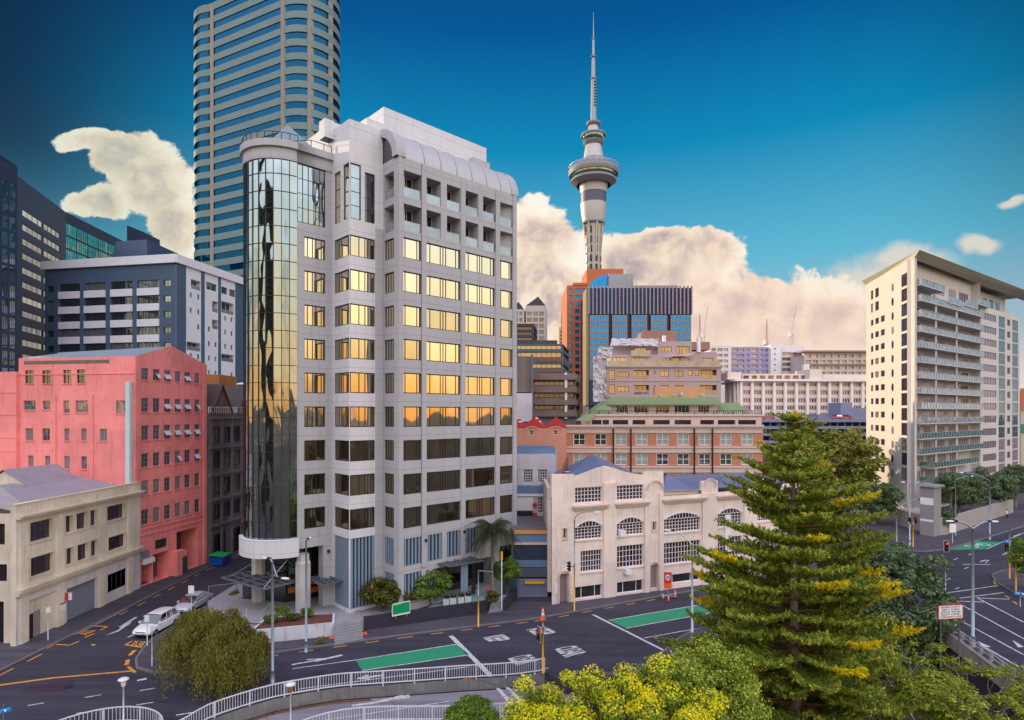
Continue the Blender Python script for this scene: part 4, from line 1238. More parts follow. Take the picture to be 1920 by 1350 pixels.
for i in range(n):
    za = z0+(z1-z0)*i/n; zb = z0+(z1-z0)*(i+1)/n; A_, B_ = off(ca, dC, a, .33), off(ca, dC, b, .33); C_, D_ = off(ca, dC, a, .29), off(ca, dC, b, .29)
    rd.face((*A_, za), (*B_, za), (*D_, (za+zb)/2), (*C_, (za+zb)/2)); rd.face((*C_, (za+zb)/2), (*D_, (za+zb)/2), (*B_, zb), (*A_, zb))
rd.build('roller_door', cr)
inf = MB(CRM_T); a, b, z0, z1, _ = gd[1]; inf.face(*[(*off(ca, dC, u, .2), z) for u, z in ((a, z0), (b, z0), (b, z1), (a, z1))]); inf.build('infill_panel', cr)
do = MB(DARK); u0, u1 = hit(ca, dC, 58), hit(ca, dC, 66); strip(do, off(ca, dC, u0, .2), off(ca, dC, u1, .2), .13, 2.3, .03, -.002)
do.use(pm('grey_door', (.25, .22, .20), .7, .1, 1, .05)); u0, u1 = hit(ca, dC, 67), hit(ca, dC, 79); strip(do, off(ca, dC, u0, .2), off(ca, dC, u1, .2), .13, 2.4, .03, -.002); do.build('door', cr)
sx = MB(pm('grey_shutter', (.22, .22, .24), .6, .15, 1, .1)); a, b, z0, z1, _ = gd[2]
strip(sx, off(ca, dC, a, .15), off(ca, dC, b, .15), z0, z1, .02, .02)
for i in range(4):
    u0, u1 = a+(b-a)*i/4+.03, a+(b-a)*(i+1)/4-.03; strip(sx, off(ca, dC, u0, .15), off(ca, dC, u1, .15), z0, z1, .04, -.04)
sx.build('shutter', cr)
sg = MB(WHITE); u = hit(ca, dC, 123); q = off(ca, dC, u); sg.box(q.x+.15, q.y-.25, 2.4, q.x+.75, q.y-.19, 3.1); sg.use(RED); sg.box(q.x+.15, q.y-.275, 2.4, q.x+.45, q.y-.252, 3.1)
sg.build('projecting_sign', cr)
sg = MB(WHITE); strip(sg, off(ca, dC, u-.9), off(ca, dC, u-.2), 1.5, 2.1, .17, -.15); sg.use(RED); strip(sg, off(ca, dC, u-.9), off(ca, dC, u-.2), 2.11, 2.25, .17, -.15); sg.build('wall_notice', cr)
# roofs behind the parapet
r1 = MB(pm('grey_corrugated_roof', (.32, .33, .38), .55, .2, .6, .08, metal=.2, streak=.15))
rg = 14.2
r1.face((-42.9, 51.9, 11.5), (-42.9, 67.9, 11.5), (-50, 67.9, 13.1), (-50, 51.9, 13.1)); r1.face((-50, 51.9, 13.1), (-50, 67.9, 13.1), (-58, 67.9, 11.4), (-58, 51.9, 11.4))
r1.face((-58, 51.9, 11.4), (-58, 67.9, 11.4), (-64, 67.9, 13.6), (-64, 51.9, 13.6)); r1.face((-64, 51.9, 13.6), (-64, 67.9, 13.6), (-88, 67.9, 11.4), (-88, 51.9, 11.4))
r1.build('roof', cr)
gw = MB(CRM_T); gw.face((-42.9, 67.9, 11.4), (-58, 67.9, 11.4), (-50, 67.9, 13.1))
gw.mesh([(-47.5, 60, 12), (-54.5, 60, 12), (-51, 60, 14.3), (-47.5, 66, 12), (-54.5, 66, 12), (-51, 66, 14.3)], [(0, 1, 2), (3, 5, 4)])
gw.build('gable_wall', cr)
r2 = MB(MATS['grey_corrugated_roof']); r2.mesh([(-47.2, 59.8, 11.9), (-51, 59.8, 14.45), (-54.8, 59.8, 11.9), (-47.2, 67, 11.9), (-51, 67, 14.45), (-54.8, 67, 11.9)], [(0, 1, 4, 3), (1, 2, 5, 4)]); r2.build('dormer_roof', cr)

# --- grey Victorian block down the side street
db = thing('dark_brick_building', 'sooty grey old brick building with gabled attic beyond the salmon one', 'building', (*pe, 0))
VIC = pm('sooty_stone', (.13, .115, .12), .9, .35, .6, .25, streak=.4)
VIC_T = pm('sooty_trim', (.18, .155, .16), .9, .3, .8, .2, streak=.3)
mb = MB(VIC); wn = Wins(db)
va_ = pe+V2(.02, .05)+V2(.35, 0); dV = V2(.075, .997); vb_ = va_+dV*27
zrw = [(16.0, 18.2), (12.6, 14.9), (8.9, 11.2), (5.6, 7.7)]
ops = [(.9+i*2.55, 2.9+i*2.55, z0, z1) for i in range(10) for z0, z1 in zrw] + [(1.2+i*4.2, 4.2+i*4.2, .1, 3.6) for i in range(6)]
facade(mb, va_, vb_, 0, 20.1, ops, .25)
G_BLD = glass('blinded_window', (.8, .78, .8), (.20, .17, .17), .12, wob=.1, rnd=.8, blinds=(.04, .035, .04), bl=.45)
for a, b, z0, z1 in ops:
    if z0 > 1: wn.add(va_, dV, a, b, z0, z1, G_BLD, FRAME, nx=2, ny=2, q=.2, fw=.07)
    else: wn.add(va_, dV, a, b, z0, z1, G_DARK, FRAME, nx=3, q=.22)
mb.use(VIC_T)
for z in (19.3, 15.3, 11.6, 8.2, 4.7): strip(mb, va_, vb_, z, z+.35, .25, -.003)
for i in range(11): strip(mb, off(va_, dV, .2+i*2.55), off(va_, dV, .75+i*2.55), 0, 19.3, .12, -.003)
mb.use(VIC); shell(mb, [va_, vb_, vb_+V2(-14, 0), va_+V2(-14, 3)], 0, 20.1, skip=(0,), roof=True)
mb.build('wall', db); wn.done()
rf = MB(pm('slate_roof', (.075, .06, .055), .8, .4, 1.2, .3))
a, b = va_+V2(-.3, 0), vb_+V2(-.3, 0)
rf.face((*a, 20.2), (*b, 20.2), (*(b+V2(-5, 0)), 23.6), (*(a+V2(-5, 0)), 23.6)); rf.face((*a, 20.2), (*(a+V2(-5, 0)), 23.6), (*(a+V2(-12, 2)), 20.2)); rf.build('roof', db)
for u in (3.2, 9.8, 16.4, 23):
    g_ = MB(BRICK_D); A_, B_ = off(va_, dV, u-2.6, .1), off(va_, dV, u+2.6, .1); T_ = (A_+B_)/2
    bk = V2(-5.5, 0)
    g_.face((*A_, 20.15), (*B_, 20.15), (*T_, 23.9)); g_.use(pm('slate_roof', ())if False else MATS['slate_roof'])
    g_.face((*(A_+V2(.25, -.1)), 20.1), (*(T_+V2(.25, 0)), 24.15), (*(T_+bk), 24.15), (*(A_+bk), 20.1)); g_.face((*(T_+V2(.25, 0)), 24.15), (*(B_+V2(.25, .1)), 20.1), (*(B_+bk), 20.1), (*(T_+bk), 24.15))
    g_.use(VIC_T); strip(g_, T_-dV*.5, T_+dV*.5, 21.2, 22.4, .06, -.003); g_.build('gable', db)
bal = MB(FRAME_W)
for i in range(60): 
    q = off(va_, dV, .2+i*.44, .15); bal.box(q.x-.06, q.y-.06, 20.1, q.x+.06, q.y+.06, 20.9)
strip(bal, off(va_, dV, .1, .1), off(va_, dV, 26.6, .1), 20.9, 21.0, .06, .06); bal.build('parapet_balustrade', db)
sr = MB(RED); q = off(va_, dV, 9, -.4); sr.lathe([(.0, 3.2), (.25, 3.25), (.3, 3.45), (.25, 3.65), (0, 3.7)], (q.x, q.y), 10); sr.build('round_sign', db)
og = MB(pm('ochre_hoarding', (.45, .22, .06), .8, .3, 1, .1)); strip(og, off(va_, dV, 8), off(va_, dV, 17), 4.1, 4.8, .6, -.003); og.build('hoarding', db)
# small orange-brown hut roofs between
hb = thing('rooftop_building', 'small brown shed and white roof between the salmon building and the slate block', 'building', (*P2(410, 95), 0))
mb = MB(pm('rust_wall', (.35, .14, .05), .85, .3, 1, .15)); a, b = P2(386, 95), P2(411, 95); mb.prism([tuple(a), tuple(b), tuple(b+V2(0, 6)), tuple(a+V2(0, 6))], 0, zat(95, 702)); mb.build('shed_wall', hb)
mb = MB(WHITE); a, b = P2(409, 97), P2(470, 104); mb.prism([tuple(a), tuple(b), tuple(b+V2(0, 10)), tuple(a+V2(0, 10))], 0, zat(97, 722), top=False); 
mb.mesh([(*a, zat(97, 722)), (*b, zat(97, 716)), (*(b+V2(0, 10)), zat(97, 700)), (*(a+V2(0, 10)), zat(97, 716))], [(0, 1, 2, 3)]); mb.build('roof', hb)

# --- white and slate office block
SLT = pm('slate_blue_panel', (.06, .10, .17), .6, .12, .4, .05)
WPN = pm('white_spandrel', (.66, .68, .74), .55, .1, .4, .05, streak=.1)
G_OFF = glass('office_glass', (.85, .95, .98), (.03, .04, .04), .35, wob=.08, wscale=.4, rnd=.6, blinds=(.16, .17, .16), bl=.3)
wf0, wf1 = P2(84, 136.5), P2(330, 130); wf2 = P2(470, 156)
dW = (wf1-wf0).normalized(); dX = (wf2-wf1).normalized()
ob = thing('slate_white_office', 'slate and white striped office block with a sloping dark rooftop plant', 'office building', (*wf1, 0))
mb = MB(SLT); wn = Wins(ob)
ztop = zat(130, 485)
colsW = [(110.5, 149.5), (158.5, 198), (208, 248.5), (258, 299)]
FH = 3.42
rowsW = [ztop-6.1-FH*i for i in range(8)]
opsW = [(hit(wf0, dW, a), hit(wf0, dW, b), z, z+1.75) for a, b in colsW for z in rowsW]
opsW += [(hit(wf0, dW, 307), hit(wf0, dW, 320), z+.2, z+1.6) for z in rowsW[:6]] + [(hit(wf0, dW, 88), hit(wf0, dW, 101), z+.1, z+1.5) for z in rowsW[:6]]
facade(mb, wf0, wf1, 0, ztop, opsW, .3)
for a, b, z0, z1 in opsW: wn.add(wf0, dW, a, b, z0, z1, G_OFF, FRAME, nx=6 if b-a > 3 else 2, q=.25, fw=.09)
for a, b in colsW:
    mb.use(WPN); u0, u1 = hit(wf0, dW, a), hit(wf0, dW, b)
    for z in rowsW: strip(mb, off(wf0, dW, u0), off(wf0, dW, u1), z-1.62, z-.02, .25, -.003)
# gable side: white with scattered small windows
mb.use(WPN)
LX = (wf2-wf1).length
def uX(px): return hit(wf1, dX, px)
sm_ = []
for px in (357.5, 371.5, 391.5, 404, 422, 434):
    for i in range(8): 
        z = ztop-7.6-FH*i
        if rn.random() < .86: sm_.append((uX(px)-.28, uX(px)+.42, z, z+1.15))
loggX = [(uX(358), uX(376), ztop-5.5, ztop-3.4, 1.2), (uX(350), uX(376), ztop-19.5, ztop-17.6, 1.2), (uX(398), uX(409), ztop-9.6, ztop-7.0, 1.2), (uX(398), uX(409), ztop-13.6, ztop-11.4, 1.2), (uX(415), uX(438), ztop-9.2, ztop-6.4, 1.2), (uX(415), uX(438), ztop-21, ztop-19.2, 1.2)]
sm_ = [s_ for s_ in sm_ if not any(s_[0] < l[1]+.2 and s_[1] > l[0]-.2 and s_[2] < l[3]+.3 and s_[3] > l[2]-.3 for l in loggX)]
tpw = [(uX(387), uX(406), ztop-4.6, ztop-2.9), (uX(415), uX(426), ztop-4.6, ztop-2.9), (uX(430), uX(441), ztop-4.6, ztop-2.9), (uX(333), uX(340), ztop-4, ztop-2)]
facade(mb, wf1, wf2, 0, ztop, sm_+loggX+tpw, .25)
for a, b, z0, z1 in sm_: wn.add(wf1, dX, a, b, z0, z1, G_OFF, FRAME, ny=2, q=.2, fw=.06)
for a, b, z0, z1 in tpw: wn.add(wf1, dX, a, b, z0, z1, G_OFF, FRAME, nx=3, q=.2, fw=.08)
for a, b, z0, z1, q in loggX:
    wn.add(wf1, dX, a, b, z0, z1, G_DARK, WHITE, nx=3, q=1.15, fw=.1); wn.add(wf1, dX, a, b, z0, z0+.9, G_BALU, STEEL, q=.1, fw=.05)
mb.use(SLT)
for a, b in ((330.2, 348), (377, 383), (409, 413.5), (441, 470)): strip(mb, off(wf1, dX, uX(a)), off(wf1, dX, uX(b)), 0, ztop, .12, -.003)
mb.use(SLT); shell(mb, [wf0, wf1, wf2, wf2+V2(-30, 22), wf0+V2(2, 25)], 0, ztop, skip=(0, 1), roof=True)
mb.build('wall', ob); wn.done()
pp = MB(WPN)
for A_, B_ in ((wf0-dW*.6, wf1+dW*.3), (wf1-dX*.3, wf2)): strip(pp, A_, B_, ztop-.9, ztop+.95, .55, .3)
pp.build('parapet', ob)
ph = MB(pm('navy_sheet', (.03, .06, .11), .5, .15, .5, .05))
q0, q1, q2 = P2(203, 140), P2(277, 136), P2(345, 152)
z0, zt_ = ztop, zat(140, 449)
t0, t1, t2 = P2(218, 142.5), P2(275, 139), P2(335, 153)
ph.mesh([(*q0, z0), (*q1, z0), (*q2, z0), (*P2(250, 165), z0), (*t0, zat(142.5, 453)), (*t1, zat(139, 449)), (*t2, zat(153, 476)), (*P2(250, 162), zat(162, 470))], [(0, 1, 5, 4), (1, 2, 6, 5), (4, 5, 6, 7), (2, 3, 7, 6), (3, 0, 4, 7)])
ph.build('roof_plant', ob)

# --- far left towers
def simple_tower(name, label, cat, A, B, depth, zt, z0, fl, cols, glassm, wallm, nx, band=1.8, cols_r=None, C=None, frame=None, lim=98, sub=True, rowskip=0):
    """rectangular tower: front from A to B with window strips, optional right side from B to C"""
    A, B = Vector(A), Vector(B); d = (B-A).normalized(); nn = V2(-d.y, d.x)
    C = Vector(C) if C is not None else B+nn*depth
    Dp = C+(A-B)
    t = thing(name, label, cat, (A.x, A.y, 0)); mb = MB(wallm); wn = Wins(t, limit=lim)
    rows = []
    z = zt-band-rowskip
    while z-0.5 > z0: rows.append(z); z -= fl
    fr = frame or FRAME
    ops = [(a, b, r-band*.0-(band), r) for r in rows for a, b in cols]
    facade(mb, A, B, 0, zt, ops, .2)
    for a, b, u, v in ops: wn.add(A, d, a, b, u, v, glassm, fr, nx=nx, q=.15, fw=.1, sub=sub)
    if cols_r:
        d2 = (C-B).normalized(); ops = [(a, b, r-band, r) for r in rows for a, b in cols_r]
        facade(mb, B, C, 0, zt, ops, .2)
        for a, b, u, v in ops: wn.add(B, d2, a, b, u, v, glassm, fr, nx=max(1, nx//2), q=.15, fw=.1, sub=sub)
        shell(mb, [A, B, C, Dp], 0, zt, skip=(0, 1))
    else: shell(mb, [A, B, C, Dp], 0, zt, skip=(0,))
    mb.build('wall', t); wn.done()
    return t
NAVY = pm('navy_cladding', (.02, .035, .08), .5, .15, .3, .05)
A_, B_ = P2(33, 134), P2(123, 158)
d_ = (B_-A_).normalized()
t = simple_tower('slate_office_tower', 'dark navy office tower with a blank top and rows of pale window strips', 'office building', A_, B_, 20, zat(134, 328)-.2, 8, 3.3,
    [(hit(A_, d_, 42), hit(A_, d_, 80)), (hit(A_, d_, 82), hit(A_, d_, 113))], G_OFF, NAVY, 4, band=1.5, rowskip=5.2, frame=NAVY)
G_NAVY = glass('navy_curtain_glass', (.75, .85, .95), (.01, .02, .03), .35, wob=.2, wscale=.3, rnd=.5)
A_, B_ = P2(-60, 112), P2(33, 122)
t = thing('glass_office_tower', 'dark glass tower with golden reflections cut by the left edge of the frame', 'office building', (*A_, 0))
mb = MB(NAVY); zt = zat(122, 312); d_ = (B_-A_).normalized(); wn = Wins(t, 'glass_panel')
L_ = (B_-A_).length
ops = [(.3+i*(L_-.4)/6, .3+(i+1)*(L_-.4)/6-.3, z, z+2.9) for i in range(6) for z in np.arange(6, zt-3.5, 3.4)]
facade(mb, A_, B_, 0, zt, ops, .15)
for o_ in ops: wn.add(A_, d_, o_[0], o_[1], float(o_[2]), float(o_[3]), G_NAVY, NAVY, nx=3, ny=2, q=.1, fw=.08)
shell(mb, [A_, B_, B_+V2(-11.5, 12), A_+V2(-9, 12)], 0, zt, skip=(0,))
mb.mesh([(*A_, zt), (*B_, zt), (*P2(0, 118), zat(118, 290)), (*(A_+V2(-9, 12)), zt+3), (*(B_+V2(-11.5, 12)), zt)], [(0, 1, 2), (1, 4, 2), (4, 3, 2), (3, 0, 2)])
mb.build('wall', t); wn.done()
G_GREEN = glass('green_curtain_glass', (.40, .80, .66), (.01, .05, .04), .45, wob=.25, wscale=.35, rnd=.5)
A_, B_ = P2(122, 165), P2(268, 205); d_ = (B_-A_).normalized(); L_ = (B_-A_).length
t = thing('green_glass_office', 'green glass curtain wall office behind the slate and white block', 'office building', (*A_, 0))
mb = MB(NAVY); wn = Wins(t, 'glass_panel'); zt = zat(165, 397)
ops = [(.2+i*(L_-.2)/8, .2+(i+1)*(L_-.2)/8-.18, z, z+3.3) for i in range(8) for z in np.arange(30, zt-3.4, 3.6)]
facade(mb, A_, B_, 0, zt, ops, .1)
for o_ in ops: wn.add(A_, d_, o_[0], o_[1], float(o_[2]), float(o_[3]), G_GREEN, NAVY, nx=5, ny=2, q=.06, fw=.09)
shell(mb, [A_, B_, B_+V2(-10, 25), A_+V2(-5, 25)], 0, zt, skip=(0,))
a, b = P2(238, 200), P2(268, 207); mb.prism([tuple(a), tuple(b), tuple(b+V2(0, 10)), tuple(a+V2(0, 10))], zt-4, zat(205, 431)); mb.build('wall', t); wn.done()

# --- tall rounded tower
BAND = pm('stone_band', (.17, .25, .25), .75, .12, .2, .05, streak=.1)
G_RT = glass('ink_blue_glass', (.05, .26, .50), (.001, .04, .09), .14, wob=.06, wscale=.25, rnd=.3)
tw = thing('round_ended_tower', 'very tall round ended office tower with alternating stone and blue glass bands', 'skyscraper', (*P2(500, 165), 0))
# plan: small round bay left, long flat face, big rounded right end
fa, fb = P2(393, 170), P2(533, 157); dF = (fb-fa).normalized(); nF = V2(-dF.y, dF.x)
R1 = 7.2; c1_ = fa+nF*(R1); 
Rr = 8.4; c2_ = fb+nF*Rr
def arc(c, r, a0, a1, n): return [c+V2(cos(a0+(a1-a0)*i/n), sin(a0+(a1-a0)*i/n))*r for i in range(n+1)]
aF = atan2(-nF.y, -nF.x)
leftarc = arc(fa+V2(.082, .997)*8-dF*.5, 8, R(-168), R(-97), 9)
right1 = arc(c2_, Rr, aF+R(4), aF+R(47), 6); right2 = arc(c2_, Rr, aF+R(53), aF+R(86), 5); right3 = arc(c2_, Rr, aF+R(92), aF+R(140), 6)
ztw = zat(165, -8)
FLR = 24.9/F*164
rows = []; z = ztw-.9
while z > 22: rows.append(z); z -= FLR
segs = [leftarc, [fa+dF*.9, fb-dF*.6], right1, right2, right3]
full = leftarc+[fa+dF*.9, fb-dF*.6]+right1+right2+right3
back = [c2_+nF*10, leftarc[0]+nF*14]
def inset(poly, q):   # shift a polyline towards the tower's middle
    cen = (fa+fb)/2+nF*10; return [p+(cen-p).normalized()*q for p in poly]
mb = MB(BAND); ring = full+back
zprev = ztw+1.2
cells = []
for i, z in enumerate(rows+[0]):
    zb_ = z
    mb.prism([tuple(p) for p in ring], zb_ if i < len(rows) else 0, zprev, bottom=True, top=True) if i < len(rows) else mb.prism([tuple(p) for p in ring], 0, zprev)
    zprev = z-FLR*.50
core = MB(pm('tower_pier', (.30, .28, .24), .75, .12, .3, .05))
for p in (fa+dF*.45, fb, right1[-1]*.5+right2[0]*.5, right2[-1]*.5+right3[0]*.5):
    cen = (fa+fb)/2+nF*10; n_ = (cen-p).normalized(); t_ = V2(-n_.y, n_.x)*.75
    core.prism([tuple(p-t_+n_*.05), tuple(p+t_+n_*.05), tuple(p+t_+n_*1), tuple(p-t_+n_*1)], 0, ztw)
core.build('pier', tw)
mb.build('stone_band', tw)
tw_n = 0
for i, z in enumerate(rows):
    for s_ in segs:
        ss = inset(s_, .35); g_ = MB(G_RT)
        for a, b in zip(ss[:-1], ss[1:]): g_.face((*a, z-FLR*.5-.01), (*b, z-FLR*.5-.01), (*b, z+.01), (*a, z+.01))
        if z < 22: continue
        tw_n += 1
        if tw_n > 99:
            if 'rest_' not in globals(): rest_ = MB(G_RT)
            rest_.mesh(g_.v, g_.f); continue
        g_.build('window_band', tw)
if 'rest_' in globals():
    o = rest_.build('window_band', tw); o['kind'] = 'stuff'
# ------------------------------------------------------------ cream brick warehouse on the main road
CW = pm('cream_plaster', (.80, .66, .58), .8, .12, .35, .08, streak=.22)
CW_T = pm('cream_moulding', (.66, .52, .45), .8, .15, .6, .08, streak=.25)
dK = (G2(1313, 1099)-G2(1034.7, 1136)).normalized(); Ka = G2(1034.7, 1136); nK = V2(-dK.y, dK.x)
def uk(px): return hit(Ka, dK, px)
def zk(px, py): return zat(off(Ka, dK, uk(px)).y, py)
whs = thing('corner_warehouse', 'long cream plastered warehouse with arched many-paned windows and a stepped gable parapet', 'building', (*Ka, 0))
LK = uk(1500)
mb = MB(CW); wn = Wins(whs)
base_z = 10.9
G_WH = glass('paned_window_glass', (.75, .7, .8), (.07, .03, .045), .14, wob=.1, wscale=1.5, rnd=.6)
colsK = [(1078.5, 1129), (1157, 1206.5), (1245, 1313), (1346, 1391), (1420, 1470)]
ops = []
for i, (a, b) in enumerate(colsK):
    m_ = (a+b)/2
    if i < 2: ops.append((uk(a), uk(b), zk(a, 944 if i == 0 else 938.5), zk(a, 914.5 if i == 0 else 910.5), 'top'))
    ops.append((uk(a), uk(b), zk(m_, (1011, 1003, 997, 987, 976)[i]), zk(m_, (987, 980, 971, 962, 955)[i]), 'arch'))
    ops.append((uk(a if i else 1089), uk(b), zk(m_, (1072, 1063, 1055, 1043, 1030)[i]), zk(m_, (1032, 1022, 1015, 1006, 996)[i]), 'mid'))
    ops.append((uk(a), uk(b), zk(m_, (1121, 1111, 1092, 1078, 1062)[i]), zk(m_, (1098, 1089, 1075, 1063, 1050)[i]), 'low'))
arch_h = .62
opn = [(o[0], o[1], o[2], o[3]) for o in ops]
doors = [(uk(1049), uk(1066), .12, 3.2, .55), (uk(1219), uk(1233.5), .45, 3.1, .45), (uk(1438), uk(1452), .3, 3.0, .45)]
smw = [(uk(1056), uk(1062), zk(1059, 1010), zk(1059, 991)), (uk(1223.5), uk(1229.5), zk(1226, 995), zk(1226, 978))]
usp = uk(1244.2)
def bz(u): return 12.75 if u < usp else base_z
allo = opn+doors+smw
facade(mb, Ka, off(Ka, dK, usp), 0, 12.75, [o for o in allo if o[0] < usp], .3)
base_z = 10.75
facade(mb, off(Ka, dK, usp), off(Ka, dK, LK), 0, base_z, [(o[0]-usp, o[1]-usp)+tuple(o[2:]) for o in allo if o[0] >= usp-.05], .3)
for o in ops:
    a, b, z0, z1, kd = o
    if kd == 'low': wn.add(Ka, dK, a, b, z0, z1, G_DARK, FRAME_W, cols=(.25, .75), q=.25, fw=.09)
    else:
        wide = b-a > 3.8
        wn.add(Ka, dK, a, b, z0, z1, G_WH, FRAME_W, nx=12 if wide else 8, ny=4, q=.22, fw=.085)
    if kd == 'arch':       # segmental head: glass fan above the straight part
        n = 12; r_ = []
        for k in range(n+1):
            u = a+(b-a)*k/n; t = (k/n-.5)*2; r_.append((u, z1+arch_h*(1-t*t)))
        f_ = MB(G_WH); f_.face(*[(*off(Ka, dK, u, -.012), z) for u, z in [(a, z1)]+[(b, z1)]+r_[::-1][0:]])
        ob_ = f_.build('arched_head', whs)
        f_ = MB(FRAME_W)
        for k in range(n): f_.bar((*off(Ka, dK, r_[k][0], -.04), r_[k][1]), (*off(Ka, dK, r_[k+1][0], -.04), r_[k+1][1]), .08, .10)
        for k in range(1, 8 if not wide else 12):
            u = a+(b-a)*k/(8 if not wide else 12); t = (u-a)/(b-a)*2-1
            f_.bar((*off(Ka, dK, u, -.03), z1), (*off(Ka, dK, u, -.03), z1+arch_h*(1-t*t)), .05, .04)
        f_.bar((*off(Ka, dK, a, -.03), z1), (*off(Ka, dK, b, -.03), z1), .06, .05)
        f_.build('frame', ob_)
    if kd in ('mid', 'arch'): sill(mb, Ka, dK, a, b, z0, .12, .14)
for a, b, z0, z1 in smw: wn.add(Ka, dK, a, b, z0, z1, G_DARK, CW_T, q=.2); 
mb.use(CW_T)
for a, b, z0, z1 in smw:
    for x0, x1, y0, y1 in ((a-.15, b+.15, z1, z1+.12), (a-.15, b+.15, z0-.15, z0-.003), (a-.12, a, z0, z1), (b, b+.12, z0, z1)): strip(mb, off(Ka, dK, x0), off(Ka, dK, x1), y0, y1, .08, -.003)
for a, b, y in ((1073, 1140, 949), (1152, 1217, 943.5), (1240, 1324, 936), (1342, 1400, 930), (1416, 1476, 922)):
    z = zk((a+b)/2, y)
    strip(mb, off(Ka, dK, uk(a)), off(Ka, dK, uk(b)), z-.0, z+.16, .5, -.003); strip(mb, off(Ka, dK, uk(a)+.12), off(Ka, dK, uk(b)-.12), z-.24, z, .32, -.003); strip(mb, off(Ka, dK, uk(a)+.3), off(Ka, dK, uk(b)-.3), z-.42, z-.24, .16, -.003)
mb.use(CW)
# parapet profile above the main wall
prof = [(1034.7, 889), (1077, 889), (1078, 894), (1100, 886), (1120, 878), (1137, 873.5), (1150, 877), (1170, 884), (1190, 888), (1207, 891), (1207.5, 884), (1243.9, 884), (1244.1, 920), (1315, 919), (1315.5, 902), (1346, 901), (1346.5, 926), (1412, 917), (1412.5, 900), (1440, 897), (1440.5, 912), (1500, 905)]
vp = [(uk(min(a, 1499.9)), zk(min(a, 1499.9), b)) for a, b in prof]
for (u0, z0), (u1, z1) in zip(vp[:-1], vp[1:]):
    if u1-u0 < .02: continue
    A_, B_ = off(Ka, dK, u0), off(Ka, dK, u1); A2, B2_ = off(Ka, dK, u0, .35), off(Ka, dK, u1, .35)
    if u0 < usp < u1 and u1-usp < 1: continue
    bb0 = bz(u0)
    mb.face((*A_, bb0), (*B_, bb0), (*B_, max(z1, bb0+.01)), (*A_, max(z0, bb0+.01)))
    mb.face((*B2_, base_z), (*A2, base_z), (*A2, z0), (*B2_, z1)); mb.face((*A_, z0), (*B_, z1), (*B2_, z1), (*A2, z0))
for u, za, zb in ((vp[9][0], vp[9][1], vp[10][1]), (vp[11][0], vp[12][1], vp[11][1]), (vp[13][0], vp[13][1], vp[14][1]), (vp[15][0], vp[16][1], vp[15][1])):
    mb.face((*off(Ka, dK, u), za), (*off(Ka, dK, u, .35), za), (*off(Ka, dK, u, .35), zb), (*off(Ka, dK, u), zb))
# raised piers between bays
for a, b in ((1131, 1154), (1208, 1216.5), (1235.5, 1243.5), (1316, 1344), (1394, 1416)):
    u0, u1 = uk(a), uk(b); strip(mb, off(Ka, dK, u0), off(Ka, dK, u1), 0, zk(a, 905) if a < 1200 else zk(a, 925), .16, -.003)
mb.use(CW_T)
for a, b, y in ((1211, 1243, 912), (1318, 1343, 905)):      # round moulding on the tall piers
    c = uk((a+b)/2); r_ = (uk(b)-uk(a))/2-.1; z = zk((a+b)/2, y+6)
    pts = [(*off(Ka, dK, c-r_*cos(t), -.2), z+r_*sin(t)) for t in np.linspace(0, pi, 13)]
    for p, q in zip(pts[:-1], pts[1:]): mb.bar(p, q, .14, .12)
for k, (a, b, z0, z1, _) in enumerate(doors[:2]):         # arched door surround
    c = (a+b)/2; r_ = (b-a)/2+.12
    pts = [(*off(Ka, dK, c-r_, -.08), .2)]+[(*off(Ka, dK, c-r_*cos(t), -.08), z1-.25+r_*.9*sin(t)) for t in np.linspace(0, pi, 9)]+[(*off(Ka, dK, c+r_, -.08), .2)]
    for p, q in zip(pts[:-1], pts[1:]): mb.bar(p, q, .18, .16)
mb.use(CW)
Kb = off(Ka, dK, LK)
shell(mb, [Ka, Kb, Kb+V2(1, 17), Ka+V2(1.35, 16)], 0, 11.0, skip=(0,), roof=False)
mb.face((*Ka, 11.2), (*(Ka+nK*.35), 11.2), (*(Ka+nK*.35), vp[0][1]), (*Ka, vp[0][1]))
mb.build('wall', whs); wn.done()
dd = MB(pm('worn_door', (.28, .22, .22), .7, .2, 1, .1))
for a, b, z0, z1, q in doors: strip(dd, off(Ka, dK, a, q-.02), off(Ka, dK, b, q-.02), z0, z1, .03, .02)
dd.build_parts('door', whs)
BR = pm('blue_sheet_roof', (.17, .20, .32), .5, .15, .6, .06, metal=.15, streak=.12)
rf = MB(BR)
def K(px, q, z):
    p = off(Ka, dK, uk(px)); return (p.x+.07*q*(px < 1100), p.y+q, z)
za, zr2 = 13.2, 15.4
rf.face(K(1045, .6, 12.6), K(1137, .6, 13.9), K(1137, 11, 14.9), K(1040, 11, 12.8)); rf.face(K(1137, .6, 13.9), K(1212, .6, 12.4), K(1212, 11, 12.7), K(1137, 11, 14.9))
rf.face(K(1036, 1, 11.2), K(1498, 1, 11.0), K(1498, 17, 11.0), K(1036, 17, 11.2))
for a, c, b, zz in ((1247, 1268, 1310, 12.7), (1352, 1380, 1408, 12.2)):
    t = K(c, 4.2, zz); q = [K(a, 1.2, 11.15), K(b, 1.2, 11.1), K(b, 7, 11.15), K(a, 7, 11.1)]
    for i in range(4): rf.face(q[i], q[(i+1) % 4], t)
rf.build('roof', whs)
bw = MB(BRICK_D)
a_, b_ = Ka+V2(.55, .5), Ka+V2(2.3, 9)
bw.mesh([(*a_, 12), (*b_, 12), (*b_, 14.9), (*a_, 12.9), (*(a_+dK*.3), 12), (*(b_+dK*.3), 12), (*(b_+dK*.3), 14.9), (*(a_+dK*.3), 12.9)], [(0, 1, 2, 3), (7, 6, 5, 4), (3, 2, 6, 7), (1, 5, 6, 2), (0, 3, 7, 4)])
bw.build('brick_gable', whs)
